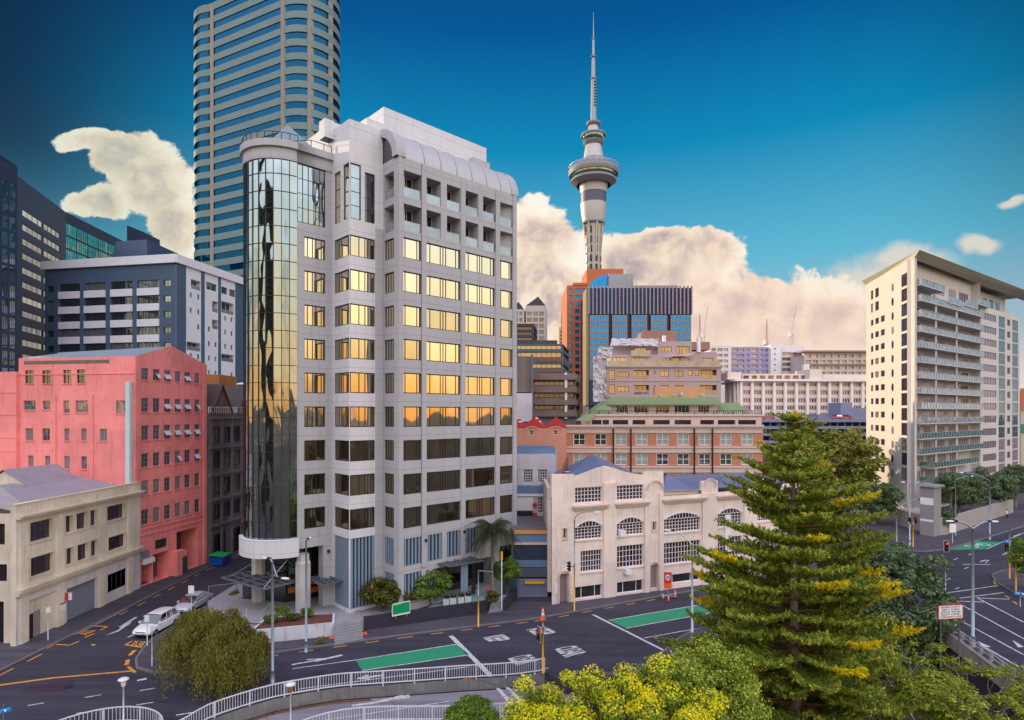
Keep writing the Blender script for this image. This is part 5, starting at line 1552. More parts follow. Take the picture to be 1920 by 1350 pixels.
du = MB(STEEL); q = K(1066, 3.0, 13.4); du.lathe([(0, q[2]), (.3, q[2]+.05), (.45, q[2]+.25)], (q[0], q[1]), 12); du.tube([q, (q[0], q[1], 12.5)], .04); du.build('satellite_dish', whs)
ac = MB(WHITE); z = zk(1175, 1067); strip(ac, off(Ka, dK, uk(1170)), off(Ka, dK, uk(1180)), z-.5, z, .5, -.003)
z = zk(1165, 995); strip(ac, off(Ka, dK, uk(1159)), off(Ka, dK, uk(1169)), z-.6, z+.1, .45, -.003); ac.build_parts('air_conditioner', whs)
nb = MB(WHITE); z = zk(1043, 1098); strip(nb, off(Ka, dK, uk(1040)), off(Ka, dK, uk(1046.5)), z-.8, z+.2, .06, -.003); z = zk(1362, 1000); strip(nb, off(Ka, dK, uk(1359)), off(Ka, dK, uk(1369)), z-2.2, z+2.2, .1, -.003); nb.build_parts('wall_notice', whs)

# ------------------------------------------------------------ blue and white garage building beside the office tower
gb_ = thing('garage_building', 'narrow white and blue building with a grey slatted gate and yellow height bar', 'building', (*P2(1000, 65.2), 0))
BLU = pm('dusty_blue_paint', (.13, .22, .36), .6, .12, .6, .05, streak=.12)
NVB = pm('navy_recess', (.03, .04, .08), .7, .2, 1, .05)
WHP = pm('off_white_paint', (.55, .52, .56), .7, .12, .5, .05, streak=.2)
def zy(Y, y): return zat(Y, y)
def fr_(mb, px0, px1, Y, y0, y1, out=.0, depth=.3):
    a, b = P2(px0, Y), P2(px1, Y); strip(mb, a, b, zat(Y, y1), zat(Y, y0), out, depth)
Yg = 65.2
mb = MB(MATS['slate_blue_panel']); fr_(mb, 964, 1030, Yg+.6, 1000, 1133, 0, 8)
mb.use(BLU); fr_(mb, 964, 1030, Yg, 1001, 1016, .05, .6); fr_(mb, 964, 1030, Yg, 1050, 1063, .05, .6)
mb.use(CW_T); fr_(mb, 964, 1030, Yg, 1016.5, 1021, .15, .6); mb.use(pm('ochre_line', (.65, .30, .08))); fr_(mb, 964, 1030, Yg, 994, 1000.5, .2, .6)
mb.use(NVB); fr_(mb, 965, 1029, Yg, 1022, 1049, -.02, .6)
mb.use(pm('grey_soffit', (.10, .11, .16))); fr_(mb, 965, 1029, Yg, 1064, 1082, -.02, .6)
Yu = 73.5
mb.use(CONC_D); a, b = P2(960, Yg), P2(1031, Yg); mb.prism([tuple(a), tuple(b), tuple(P2(1031, Yu+.5)), tuple(P2(950, Yu+.5))], 7.3, 7.45)
mb.use(WHP)
u_ = P2(950, Yu); d1 = V2(1, 0)
Lq = (P2(1040, Yu)-u_).length
def hx(px): return hit(u_, d1, px)
opu = [(hx(963), hx(971), zy(Yu, 905), zy(Yu, 880)), (hx(981), hx(999), zy(Yu, 905), zy(Yu, 880)), (hx(1008), hx(1026), zy(Yu, 905), zy(Yu, 880)), (hx(1008), hx(1026), zy(Yu, 962), zy(Yu, 932)), (hx(966), hx(999), zy(Yu, 984), zy(Yu, 958), .8)]
facade(mb, u_, P2(1040, Yu), 6, zy(Yu, 853), opu, .25)
shell(mb, [u_, P2(1040, Yu), P2(1044, 84), P2(946, 84)], 6, zy(Yu, 853), skip=(0,), roof=True)
mb.use(BLU); fr_(mb, 950, 1040, Yu, 910, 925, .12, -.003); fr_(mb, 950, 1042, Yu+2, 841, 853, .0, 7); mb.use(WHITE); fr_(mb, 950, 1040, Yu, 925.5, 930, .2, -.003)
mb.use(BLU); fr_(mb, 1013, 1026, Yu, 968, 984, .05, -.003); mb.use(WHITE); fr_(mb, 966, 1000, Yu, 932, 957, .05, -.003)
mb.build('wall', gb_)
wn = Wins(gb_)
for i, o in enumerate(opu[:4]): wn.add(u_, d1, o[0], o[1], o[2], o[3], G_WH, FRAME_W, nx=4, ny=5, q=.2, fw=.08)
wn.add(u_, d1, opu[4][0], opu[4][1], opu[4][2], opu[4][3], G_DARK, FRAME, nx=2, q=.7)
ga_ = MB(pm('gate_slat', (.25, .28, .42), .5, .1, 2, .03))
for k in range(22):
    p = P2(973+k*2.5, Yg-.3); ga_.box(p.x-.05, p.y-.03, .25, p.x+.05, p.y+.03, 2.05)
a, b = P2(972, Yg-.3), P2(1026.5, Yg-.3)
for z in (.25, 2.05): ga_.bar((*a, z), (*b, z), .1, .12)
ga_.build('gate', gb_)
yb = MB(YEL); a, b = P2(984, Yg-.5), P2(1021, Yg-.5); yb.bar((*a, zat(Yg, 1089.5)), (*b, zat(Yg, 1089.5)), .28, .28); yb.build('height_bar', gb_)
sd = MB(CW); fr_(sd, 1026.5, 1034, 64.4, 915, 1110, 0, 9); sd.build('side_wall', gb_)
rd_ = MB(RED); 
for y in (946, 964.5): p = P2(1002.5, Yu-.25); rd_.lathe([(0, zy(Yu, y)-.25), (.25, zy(Yu, y)-.2), (.28, zy(Yu, y)), (.25, zy(Yu, y)+.2), (0, zy(Yu, y)+.25)], tuple(p), 10)
rd_.build_parts('red_lamp', gb_)
sf = MB(pm('green_grey_fence', (.12, .17, .25), .6, .1, 1, .05)); a, b = P2(944, 66), P2(971, 64.6)
for k in range(14): p = a.lerp(b, k/13); sf.box(p.x-.09, p.y-.03, .1, p.x+.09, p.y+.03, 2.2)
tag(sf.build('fence'), 'slatted blue grey fence between the small tree and the slatted gate', 'fence')

# ------------------------------------------------------------ peach building with red saw-tooth roof
pb_ = thing('sawtooth_building', 'peach building with a red zigzag saw-tooth roof behind the blue and white one', 'building', (*P2(1015, 88), 0))
PCH = pm('peach_paint', (.66, .30, .20), .8, .12, .5, .05, streak=.15)
mb = MB(PCH); Y = 88; a, b = P2(950, Y), P2(1062, Y)
opp = [(hit(a, d1, 993), hit(a, d1, 1000), zat(Y, 815), zat(Y, 807)), (hit(a, d1, 1038), hit(a, d1, 1045), zat(Y, 815), zat(Y, 807))]
facade(mb, a, b, 0, zat(Y, 803), opp, .2); shell(mb, [a, b, b+V2(0, 14), a+V2(0, 14)], 0, zat(Y, 803), skip=(0,))
mb.use(CW_T)
for px in (996.5, 1041.5):
    for k in range(8):
        t0, t1 = pi*k/8, pi*(k+1)/8; c = P2(px, Y-.06); z = zat(Y, 806)
        mb.bar((c.x-1.0*cos(t0), c.y, z+.45*sin(t0)), (c.x-1.0*cos(t1), c.y, z+.45*sin(t1)), .1, .12)
mb.build('wall', pb_); wn = Wins(pb_)
for o in opp: wn.add(a, d1, o[0], o[1], o[2], o[3], G_DARK, FRAME_W, ny=2, q=.15, fw=.07)
rf = MB(pm('red_sheet_roof', (.55, .035, .04), .5, .12, .8, .05))
for x0, xa, x1 in ((942, 962, 980), (978, 1001, 1022), (1020, 1043, 1064)):
    A_, T_, B_ = P2(x0, Y), P2(xa, Y), P2(x1, Y); z0, z1 = zat(Y, 803), zat(Y, 782)
    rf.face((*A_, z0), (*B_, z0), (*T_, z1)); 
    rf.face((*A_, z0), (*T_, z1), (*(T_+V2(1, 14)), z1), (*(A_+V2(1, 14)), z0)); rf.face((*T_, z1), (*B_, z0), (*(B_+V2(1, 14)), z0), (*(T_+V2(1, 14)), z1))
rf.build('roof', pb_)
sk = MB(CW)
for xa in (1001, 1043, 962):
    for e in (1.0, 2.3):
        T_ = P2(xa, Y); z1 = zat(Y, 782); z0 = zat(Y, 803); wx = P2(xa+21, Y).x-T_.x
        p = lambda f, yy: (T_.x+wx*f+.07*yy, T_.y+yy, z1+(z0-z1)*f+.05)
        sk.face(p(.1+.25*(e-1), .2), p(.22+.25*(e-1), .2), p(.22+.25*(e-1), 12), p(.1+.25*(e-1), 12))
sk.build('skylight', pb_)

# ------------------------------------------------------------ orange brick building with green roof
bb = thing('brick_building', 'orange brick building with cream bands, dark downpipes and a green hipped roof', 'building', (*P2(1240, 100), 0))
def brick_mat(name, c1, c2, mortar, s=2.6):
    m, g = new_mat(name); tc = g.n('ShaderNodeTexCoord').outputs['Object']
    mp = g.n('ShaderNodeMapping'); g.put(mp.inputs[0], tc); mp.inputs['Rotation'].default_value = (R(90), 0, 0)
    b = g.n('ShaderNodeTexBrick'); g.put(b.inputs['Vector'], mp.outputs[0]); b.inputs['Scale'].default_value = s
    g.put(b.inputs['Color1'], c1); g.put(b.inputs['Color2'], c2); g.put(b.inputs['Mortar'], mortar); b.inputs['Mortar Size'].default_value = .02
    n = g.noise(tc, .8, 5, .65); c = g.mix(g.m('MULTIPLY', g.sm(n, .45, .75), .5), b.outputs[0], (.50, .30, .20))
    p = g.n('ShaderNodeBsdfPrincipled'); g.put(p.inputs['Base Color'], c); p.inputs['Roughness'].default_value = .85; finish(g, p.outputs[0]); return m
BRK = brick_mat('orange_brick', (.58, .20, .09), (.42, .13, .06), (.45, .33, .26))
CRB = pm('cream_band', (.62, .50, .44), .75, .12, .6, .05, streak=.18)
Y = 100; a, b = P2(1062, Y), P2(1430, Y); L = (b-a).length
def hb_(px): return hit(a, d1, px)
cx_ = [1075, 1115, 1153, 1192, 1231, 1270, 1310, 1350, 1390]
rows = [(zat(Y, 835), zat(Y, 812.5)), (zat(Y, 872), zat(Y, 850)), (zat(Y, 909), zat(Y, 887)), (2.5, 5)]
opb = [(hb_(x), hb_(x+23), z0, z1) for x in cx_ for z0, z1 in rows]
mb = MB(BRK); facade(mb, a, b, 0, zat(Y, 806), opb, .3)
shell(mb, [a, b, b+V2(2, 16), a+V2(0, 16)], 0, zat(Y, 800), skip=(0,), roof=True)
mb.use(CRB)
for y0, y1, o_ in ((796.5, 800, .55), (800, 803.5, .3), (803.5, 811.8, .12), (837, 840, .3), (840, 849, .14), (874, 877, .3), (877, 886, .14), (911, 925, .14)): fr_(mb, 1062, 1430, Y, y0, y1, o_, -.003)
mb.build('wall', bb); wn = Wins(bb)
G_BB = glass('sash_glass', (.75, .85, .85), (.05, .04, .04), .22, wob=.08, rnd=.7, blinds=(.35, .42, .38), bl=.6)
for o in opb: wn.add(a, d1, o[0], o[1], o[2], o[3], G_BB, FRAME_W, nx=2, ny=2, q=.22, fw=.14)
dpip = MB(BLACKM)
for px in (1150, 1183, 1302, 1336):
    p = P2(px, Y-.35); dpip.tube([(*p, 2), (*p, zat(Y, 803))], .13, 6)
dpip.build_parts('downpipe', bb)
Ya = 101.5
at_ = MB(CRB); A_, B_ = P2(1105, Ya), P2(1428, Ya)
oa = [(hit(A_, d1, x0), hit(A_, d1, x1), zat(Ya, 796), zat(Ya, 787.5)) for x0, x1 in ((1110, 1128), (1130, 1142), (1149, 1178), (1186, 1210), (1225, 1256), (1265, 1296), (1313, 1339), (1346, 1379), (1384, 1418))]
facade(at_, A_, B_, zat(Ya, 800), zat(Ya, 777), oa, .5); shell(at_, [A_, B_, B_+V2(0, 12), A_+V2(0, 12)], zat(Ya, 800), zat(Ya, 777), skip=(0,))
fr_(at_, 1105, 1428, Ya, 776, 780, .25, -.003)
at_.build('attic_storey', bb)
for o in oa: wn.add(A_, d1, o[0], o[1], o[2], o[3], G_DARK, FRAME, nx=2, q=.45, fw=.07)
Yc = 104; cl_ = MB(CRB); A_, B_ = P2(1146, Yc), P2(1345, Yc)
oc = [(hit(A_, d1, x0), hit(A_, d1, x1), zat(Yc, 774), zat(Yc, 759)) for x0, x1 in ((1156, 1177), (1189, 1216), (1230, 1255), (1265, 1293), (1310, 1330))]
facade(cl_, A_, B_, zat(Yc, 778), zat(Yc, 756), oc, .4); shell(cl_, [A_, B_, B_+V2(0, 9), A_+V2(0, 9)], zat(Yc, 778), zat(Yc, 756), skip=(0,)); cl_.build('penthouse_wall', bb)
for o in oc: wn.add(A_, d1, o[0], o[1], o[2], o[3], G_DARK, FRAME_W, nx=4, q=.3, fw=.08)
GRN = pm('green_sheet_roof', (.20, .27, .12), .6, .15, .5, .06, streak=.12); rf = MB(GRN)
z0, z1 = zat(Yc-1, 757), zat(Yc+2, 745); e = .9
p0, p1 = P2(1140, Yc-1.2), P2(1352, Yc-1.2); q0, q1 = P2(1144, Yc+2), P2(1347, Yc+2)
rf.face((*p0, z0), (*p1, z0), (*q1, z1), (*q0, z1)); rf.face((*q0, z1), (*q1, z1), (*(q1+V2(0, 7)), z1), (*(q0+V2(0, 7)), z1)); rf.face((*p1, z0), (*(p1+V2(0, 10)), z0), (*(q1+V2(0, 7)), z1), (*q1, z1)); rf.face((*p0, z0), (*p1, z0), (*p1, z0-.25), (*p0, z0-.25))
zb0 = zat(101.5, 785)
for s0, s1, s2 in ((1083, 1102, 1143), (1396, 1385, 1350)):
    A_, B_, C_ = P2(s0, 101), P2(s2, 101.0), P2(s2, 105)
    zt2 = zat(105, 753)
    if s0 < 1200: rf.face((*P2(1078, 99.9), zat(100, 789)), (*P2(1106, 99.9), zat(100, 789)), (*P2(1143, 104), zt2), (*P2(1125, 108), zt2)); rf.face((*P2(1106, 101.4), zat(101.4, 777)), (*P2(1146, 101.4), zat(101.4, 777)), (*P2(1146, 104), zt2), (*P2(1120, 104.5), zt2-1))
    else: rf.face((*P2(1345, 103), zat(103, 774)), (*P2(1402, 103), zat(103, 774)), (*P2(1384, 106), zat(106, 755)), (*P2(1345, 106), zat(106, 755))); rf.face((*P2(1402, 103), zat(103, 774)), (*P2(1405, 112), zat(112, 774)), (*P2(1384, 106), zat(106, 755)))
rf.build('roof', bb)
rl_ = MB(BLACKM); A_, B_ = P2(1105, 101.3), P2(1428, 101.3)
for z in (zat(101.3, 776.3), zat(101.3, 770)): rl_.bar((*A_, z), (*B_, z), .06, .08)
n = 90
for k in range(n+1): p = A_.lerp(B_, k/n); rl_.bar((*p, zat(101.3, 776.5)), (*p, zat(101.3, 770)), .05 if k % 5 else .12)
rl_.build('roof_railing', bb)
oh = MB(pm('apricot_wall', (.62, .32, .16), .8, .15, .6, .05)); fr_(oh, 1228, 1323, 108, 726, 745, 0, 1.5); oh.mesh([(*P2(1222, 107.9), zat(108, 745)), (*P2(1235, 107.9), zat(108, 745)), (*P2(1235, 107.9), zat(108, 731))], [(0, 1, 2)]); oh.build('roof_terrace_wall', bb)
wt = MB(STEEL)
for px, r_ in ((1277, .45), (1237, .3), (1262, .3), (1315, .35)): p = P2(px, 106.5); wt.lathe([(r_*.8, zat(106.5, 746)), (r_, zat(106.5, 741)), (r_*.9, zat(106.5, 735 if r_ > .4 else 739)), (0, zat(106.5, 734.5 if r_ > .4 else 738.5))], tuple(p), 10)
wt.build_parts('roof_vent', bb)

# ------------------------------------------------------------ mauve apartments with scaffold wrap
mv = thing('terraced_apartments', 'stepped mauve grey apartment block with glowing windows and white scaffold wrapping', 'apartment building', (*P2(1240, 122), 0))
MAU = pm('mauve_render', (.46, .34, .33), .8, .1, .4, .05, streak=.1)
G_WARM = glass('warm_curtained_glass', (.95, .85, .7), (.50, .34, .17), .25, wob=.05, rnd=.6, blinds=(.22, .17, .13), bl=.25)
Y = 122
def level(px0, px1, Y, y0, y1, wins, name='wall', dep=8, loggias=()):
    mb = MB(MAU); A_, B_ = P2(px0, Y), P2(px1, Y)
    oo = [(hit(A_, d1, w[0]), hit(A_, d1, w[1]), zat(Y, w[3]), zat(Y, w[2]), 1.4 if len(w) > 5 else .2) for w in wins]
    facade(mb, A_, B_, zat(Y, y1), zat(Y, y0), oo, .2); shell(mb, [A_, B_, B_+V2(0, dep), A_+V2(0, dep)], zat(Y, y1), zat(Y, y0), skip=(0,))
    mb.build(name, mv); w_ = Wins(mv)
    for w, o in zip(wins, oo):
        w_.add(A_, d1, o[0], o[1], o[2], o[3], G_WARM, FRAME, nx=w[4], q=o[4]-.05, fw=.08)
        if len(w) > 5: w_.add(A_, d1, o[0], o[1], o[2], o[2]+.9, G_BALU, STEEL, q=.08, fw=.05)
level(1137, 1352, 122, 687, 775, [(1142, 1153, 694, 712, 2), (1157, 1179, 697, 707, 4), (1188, 1217, 694, 712, 3, 1), (1226, 1229, 695, 701, 1), (1238, 1254, 695, 706, 2), (1265, 1281, 695, 706, 2), (1290, 1298, 694, 704, 1), (1303, 1310, 694, 704, 1), (1312, 1344, 693, 712, 4, 1),
      (1142, 1153, 721, 738, 2), (1157, 1179, 724, 735, 3), (1188, 1217, 722, 740, 3, 1), (1226, 1229, 722, 728, 1), (1238, 1254, 722, 735, 2), (1265, 1281, 722, 735, 2), (1312, 1344, 722, 740, 4, 1)])
level(1146, 1296, 125.5, 665, 687, [(1149, 1178, 670, 685, 4), (1184, 1213, 671, 685, 4), (1243, 1256, 671, 684, 2), (1258, 1275, 671, 684, 1), (1276, 1292, 671, 684, 3)], dep=6)
level(1296, 1344, 126.5, 660, 687, [(1314, 1337, 671, 685, 4)], dep=6)
level(1145, 1234, 127, 649, 665, [(1190, 1212, 652, 665, 4)], dep=5)
level(1233, 1297, 126, 640, 666, [(1240, 1259, 650, 660, 3), (1268, 1293, 649, 665, 4)], dep=6)
gbz = MB(G_BALU); A_, B_ = P2(1139, 121.8), P2(1351, 121.8); gbz.face((*A_, zat(122, 687)), (*B_, zat(122, 687)), (*B_, zat(122, 676.5)), (*A_, zat(122, 676.5)))
A_, B_ = P2(1183, 125.2), P2(1220, 125.2); gbz.face((*A_, zat(125, 668)), (*B_, zat(125, 668)), (*B_, zat(125, 657)), (*A_, zat(125, 657))); gbz.build('glass_balustrade', mv)
led = MB(MAU); fr_(led, 1137, 1352, 122, 686, 689, .3, -.003); fr_(led, 1137, 1352, 122, 713.5, 715, .1, -.003); led.build('ledge', mv)
bx = MB(pm('brown_cladding', (.33, .17, .13), .7, .12, .6, .05, streak=.1))
Yb = 130; pts = [P2(1203, Yb), P2(1266, Yb)]
zs = [(1202, 640), (1202, 626), (1205, 621), (1210, 620), (1258, 620), (1265, 622), (1268, 627), (1268, 640)]
bx.mesh([(*P2(x, Yb), zat(Yb, y)) for x, y in zs]+[(*(P2(x, Yb)+V2(0, 4)), zat(Yb, y)) for x, y in zs], [tuple(range(8))]+[(i, i+1, i+9, i+8) for i in range(7)])
fr_(bx, 1297, 1331, 130, 641, 656, 0, 4); bx.build('roof_plant', mv)
chm = MB(WHITE)
for px, y0, y1 in ((1246, 629, 641), (1311, 632, 660)): fr_(chm, px-2.8, px+2.8, 125.9, y0, y1, 0, .8)
chm.build_parts('flue', mv)
TARP = pm('white_tarpaulin', (.50, .47, .49), .75, .12, .8, .3)
tp = MB(TARP); rn2 = random.Random(4)
def tarp(x0, x1, y0, y1, Y, dep, n=12, m=6, slope=0):
    vs = []
    for j in range(m+1):
        for i in range(n+1):
            u, v = i/n, j/m
            px = x0+(x1-x0)*u+(rn2.uniform(-1, 1) if 0 < i < n else rn2.uniform(-.6, .6))+slope*v; py = y0+(y1-y0)*v+rn2.uniform(-.8, .8)
            vs.append((*P2(px, Y-dep*v+rn2.uniform(-.3, .3)), zat(Y, py)))
    tp.mesh(vs, [(j*(n+1)+i, j*(n+1)+i+1, (j+1)*(n+1)+i+1, (j+1)*(n+1)+i) for j in range(m) for i in range(n)])
tarp(1147, 1236, 635, 649.5, 126.5, 1.6, 16, 5, -3)
tarp(1112, 1131, 668, 753, 121, .2, 5, 16); tarp(1131, 1137, 665, 753, 121, -.8, 2, 16); tarp(1122, 1149, 651, 672, 121, .4, 7, 6, -3)
tp.mesh([(*P2(1112, 121), zat(121, 753)), (*P2(1112, 121), zat(121, 668)), (*P2(1112, 127), zat(121, 668)), (*P2(1112, 127), zat(121, 753))], [(0, 1, 2, 3)])
tp.build('scaffold_wrap', mv)
sail = MB(MAU); sail.mesh([(*P2(1238, 124), zat(124, 669)), (*P2(1290, 123), zat(123, 667)), (*P2(1306, 124), zat(124, 661)), (*P2(1270, 126), zat(126, 668))], [(0, 1, 2, 3)]); sail.build('shade_sail', mv)

# ------------------------------------------------------------ blue glass tower and orange tower
G_BLUE = glass('bright_blue_glass', (.08, .40, 1.0), (.0, .26, .62), .28, wob=.35, wscale=.12, rnd=.35)
G_DBL = glass('deep_blue_glass', (.04, .2, .75), (.0, .06, .24), .16, wob=.3, wscale=.1, rnd=.4)
Y = 230
bt = thing('blue_glass_tower', 'bright blue mirror glass office tower with vertical fins across its upper half', 'skyscraper', (*P2(1200, Y), 0))
A_, B_ = P2(1104, Y), P2(1296, Y); mb = MB(MATS['navy_cladding']); zt = zat(Y, 540)
shell(mb, [A_, B_, B_+V2(3, 30), A_+V2(0, 30)], 0, zt-.02, roof=True); mb.build('core_wall', bt)
fins = MB(pm('copper_fin', (.40, .24, .18), .5, .1, 1, .03)); n = 27
for k in range(n+1):
    p = A_.lerp(B_, k/n); fins.prism([(p.x-.22, p.y-1.1), (p.x+.22, p.y-1.1), (p.x+.22, p.y-.04), (p.x-.22, p.y-.04)], zat(Y, 590), zt+.6)
fins.build_parts('fin', bt)
wn = Wins(bt, 'glass_panel')
for k in range(n):
    a_, b_ = A_.lerp(B_, k/n), A_.lerp(B_, (k+1)/n); wn.add(a_, d1, .25, (b_-a_).length-.25, zat(Y, 589), zt, G_DBL, NAVY, ny=4, q=-.10, fw=.12)
for x0, x1 in ((1105, 1140), (1147, 1175), (1183, 1212), (1219, 1249), (1256, 1294)):
    for j in range(11):
        y0 = 592+j*11; wn.add(A_, d1, hit(A_, d1, x0), hit(A_, d1, x1), zat(Y, y0+10.5), zat(Y, y0), G_BLUE, MATS['copper_fin'], nx=6, ny=1, q=-1.2, fw=.2)
mb = MB(NAVY)
for x0, x1 in ((1105, 1140), (1147, 1175), (1183, 1212), (1219, 1249), (1256, 1294)): fr_(mb, x0, x1, Y, 591, 760, 1.05, -.01)
mb.build('bay', bt); wn.done()
ed = MB(pm('bronze_edge', (.30, .24, .12), .4, .3, .8, .03, metal=.3)); fr_(ed, 1098.5, 1104, Y, 541, 760, .2, 10); ed.build('edge_column', bt)
Yo = 255
ot = thing('orange_tower', 'slim orange brown office tower with square blue windows left of the blue glass tower', 'skyscraper', (*P2(1085, Yo), 0))
ORG = pm('orange_stone', (.52, .15, .06), .75, .1, .3, .03)
mb = MB(ORG); A_, B_ = P2(1063, Yo), P2(1101, Yo); C_ = P2(1060, Yo+14)
oo = []; y = 541
while y < 760:
    for x0, x1 in ((1067.5, 1073), (1078.5, 1086.5), (1089, 1097)): oo.append((hit(A_, d1, x0), hit(A_, d1, x1), zat(Yo, y+8), zat(Yo, y)))
    y += 12.9
facade(mb, A_, B_, 0, zat(Yo, 535), oo, .5); shell(mb, [A_, B_, B_+V2(0, 30), A_+V2(0, 30)], 0, zat(Yo, 535), skip=(0,))
fr_(mb, 1074, 1101, Yo, 530, 536, .0, 20); fr_(mb, 1100, 1169, Yo+8, 504, 620, 0, 18)
mb.build('wall', ot); wn = Wins(ot)
for i, o in enumerate(oo): wn.add(A_, d1, o[0], o[1], o[2], o[3], G_BLUE if i < 33 else G_DBL, FRAME, q=.4, fw=.1)
wn.done()
# plant screens on top of the blue tower
pl_ = MB(G_BLUE); Yp = 242; r_ = [(1141, 545), (1141, 515)]+[(1141-38*sin(t), 545-30*cos(t)) for t in np.linspace(0, pi/2, 9)]
pl_.mesh([(*P2(x, Yp), zat(Yp, y)) for x, y in r_]+[(*(P2(x, Yp)+V2(0, 5)), zat(Yp, y)) for x, y in r_], [tuple(range(len(r_)))]+[(i, i+1, i+1+len(r_), i+len(r_)) for i in range(len(r_)-1)])
pl_.build('quarter_screen', bt)
pl_ = MB(pm('grey_plant_screen', (.34, .34, .37), .6, .08, .3, .03)); fr_(pl_, 1141.5, 1187, 240, 513.5, 545, 0, 9); fr_(pl_, 1188, 1272, 243, 535, 545, 0, 6); pl_.build('plant_screen', bt)
an = MB(STEEL)
for px, y in ((1180, 505), (1188, 512), (1193, 520), (1172, 526)): p = P2(px, 238); an.tube([(*p, zat(238, 540)), (*p, zat(238, y))], .12, 4)
an.build_parts('aerial', bt)

# ------------------------------------------------------------ other background towers
DRK = pm('brown_black_panel', (.055, .05, .06), .6, .15, .3, .03)
Yt = 300
for nm, x0, x1, ya, yb_ in (('black and white residential tower with a slanted roof, right of its twin', 986, 1023, 573, 556), ('black and white residential tower partly hidden behind the pale office block', 955, 983, 580, 566)):
    t = thing('residential_tower', nm, 'apartment tower', (*P2(x0, Yt), 0), 'slanted roof residential towers')
    A_, B_ = P2(x0, Yt), P2(x1, Yt); mb = MB(pm('pale_frame', (.50, .48, .46), .7, .1, .3, .03)); zt = zat(Yt, ya); d_ = d1
    cs = [(x0+2+k*(x1-x0-3)/3, x0+(k+1)*(x1-x0-3)/3) for k in range(3)]
    oo = [(hit(A_, d1, c0), hit(A_, d1, c1), float(z), float(z)+2.1) for c0, c1 in cs for z in np.arange(zat(Yt, 650), zt-2.4, 3.1)]
    facade(mb, A_, B_, 0, zt, oo, .5); shell(mb, [A_, B_, B_+V2(2, 20), A_+V2(0, 20)], 0, zt, skip=(0,))
    mb.build('wall', t); wn = Wins(t)
    for o in oo: wn.add(A_, d1, *o[:4], G_DARK, FRAME_W, nx=2, q=.4, fw=.12)
    rf = MB(DRK); m_ = P2(x0+(x1-x0)*.62, Yt)
    rf.mesh([(*A_, zt), (*B_, zt), (*m_, zat(Yt, yb_)), (*(m_+V2(0, 15)), zat(Yt, yb_)), (*(B_+V2(0, 15)), zt), (*(A_+V2(0, 15)), zt)], [(0, 1, 2), (0, 2, 3, 5), (1, 4, 3, 2)]); rf.build('roof', t); wn.done()
def banded(name, label, cat, px0, px1, Y, y0, y1, bands, wall, gm, dep=15, fr=FRAME, nx=6, side=None):
    t = thing(name, label, cat, (*P2((px0+px1)/2, Y), 0)); mb = MB(wall); A_, B_ = P2(px0, Y), P2(px1, Y)
    oo = [(.3, (B_-A_).length-.3, zat(Y, b), zat(Y, a)) for a, b in bands]
    facade(mb, A_, B_, 0, zat(Y, y0), oo, .6)
    wn = Wins(t)
    for o in oo: wn.add(A_, d1, *o[:4], gm, fr, nx=nx, q=.5, fw=.12)
    if side:
        C_ = P2(*side); d2 = (C_-B_).normalized(); o2 = [(.3, (C_-B_).length-.3, o[2], o[3]) for o in oo]
        facade(mb, B_, C_, 0, zat(Y, y0), o2, .6)
        for o in o2: wn.add(B_, d2, *o[:4], gm, fr, nx=3, q=.5, fw=.12)
        shell(mb, [A_, B_, C_, C_+(A_-B_)], 0, zat(Y, y0), skip=(0, 1))
    else: shell(mb, [A_, B_, B_+V2(0, dep), A_+V2(0, dep)], 0, zat(Y, y0), skip=(0,))
    mb.build('wall', t); return t
TEALW = pm('teal_grey_panel', (.07, .11, .14), .6, .15, .3, .05)
t = banded('dark_office', 'dark teal office with warm lit strips stepping down beside the pale office block', 'office building', 955, 1056, 150, 645, 780, [(647, 655), (660, 670), (682, 690)], TEALW, G_WARM, side=(1067, 166), nx=10)
mb = MB(BRICK_D); fr_(mb, 1007, 1056, 150, 672, 678, .12, -.01); fr_(mb, 1007, 1056, 150, 692, 698, .12, -.01); mb.build('brick_band', t)
mb = MB(DRK); fr_(mb, 1002, 1045, 152, 638, 645, 0, 9); mb.build('roof_plant', t)
t = banded('black_office', 'near black low tower with a thin yellow roof line above the teal office', 'office building', 955, 1001, 158, 606, 700, [(612, 618), (622, 628), (632, 638)], DRK, G_DARK, side=(1007, 170), nx=8)
mb = MB(YEL); fr_(mb, 955, 1001, 158, 605, 607, .15, 3); mb.build('roof_line', t)
CP = pm('brown_concrete', (.20, .155, .135), .85, .15, .4, .1, streak=.2)
t = banded('parking_building', 'brown concrete parking building with white columns and dark open decks', 'car park', 999, 1080, 125, 700, 785, [(715, 723), (737, 746), (760, 768)], CP, G_DARK, side=(1088, 134), nx=8)
mb = MB(WHITE); fr_(mb, 1058.5, 1063, 125, 699, 785, .5, -.01); mb.build('column', t)
for y in (703, 727, 750, 772): 
    mb = MB(CP); fr_(mb, 999, 1082, 125, y, y+9, .7, -.01); mb.build('deck_edge', t)
t = thing('service_building', 'windowless brown grey panel building touching the right edge of the pale office block', 'building', (*P2(980, 120), 0))
mb = MB(CP); fr_(mb, 950, 997, 120, 668, 735, 0, 12); mb.use(WHP); fr_(mb, 950, 998, 119, 737, 790, 0, 12); mb.build('wall', t)
mb = MB(CONC_D); 
for px in (962, 975, 988): fr_(mb, px, px+.8, 119.9, 668, 735, .05, -.003)
fr_(mb, 996, 999.5, 119.5, 665, 790, .1, 2); mb.build('panel_joint', t)
t = thing('cream_tower', 'thin cream tower just left of the orange one', 'apartment tower', (*P2(1060, 330), 0))
CT = pm('cream_far_panel', (.52, .45, .36), .8, .1, .2, .03)
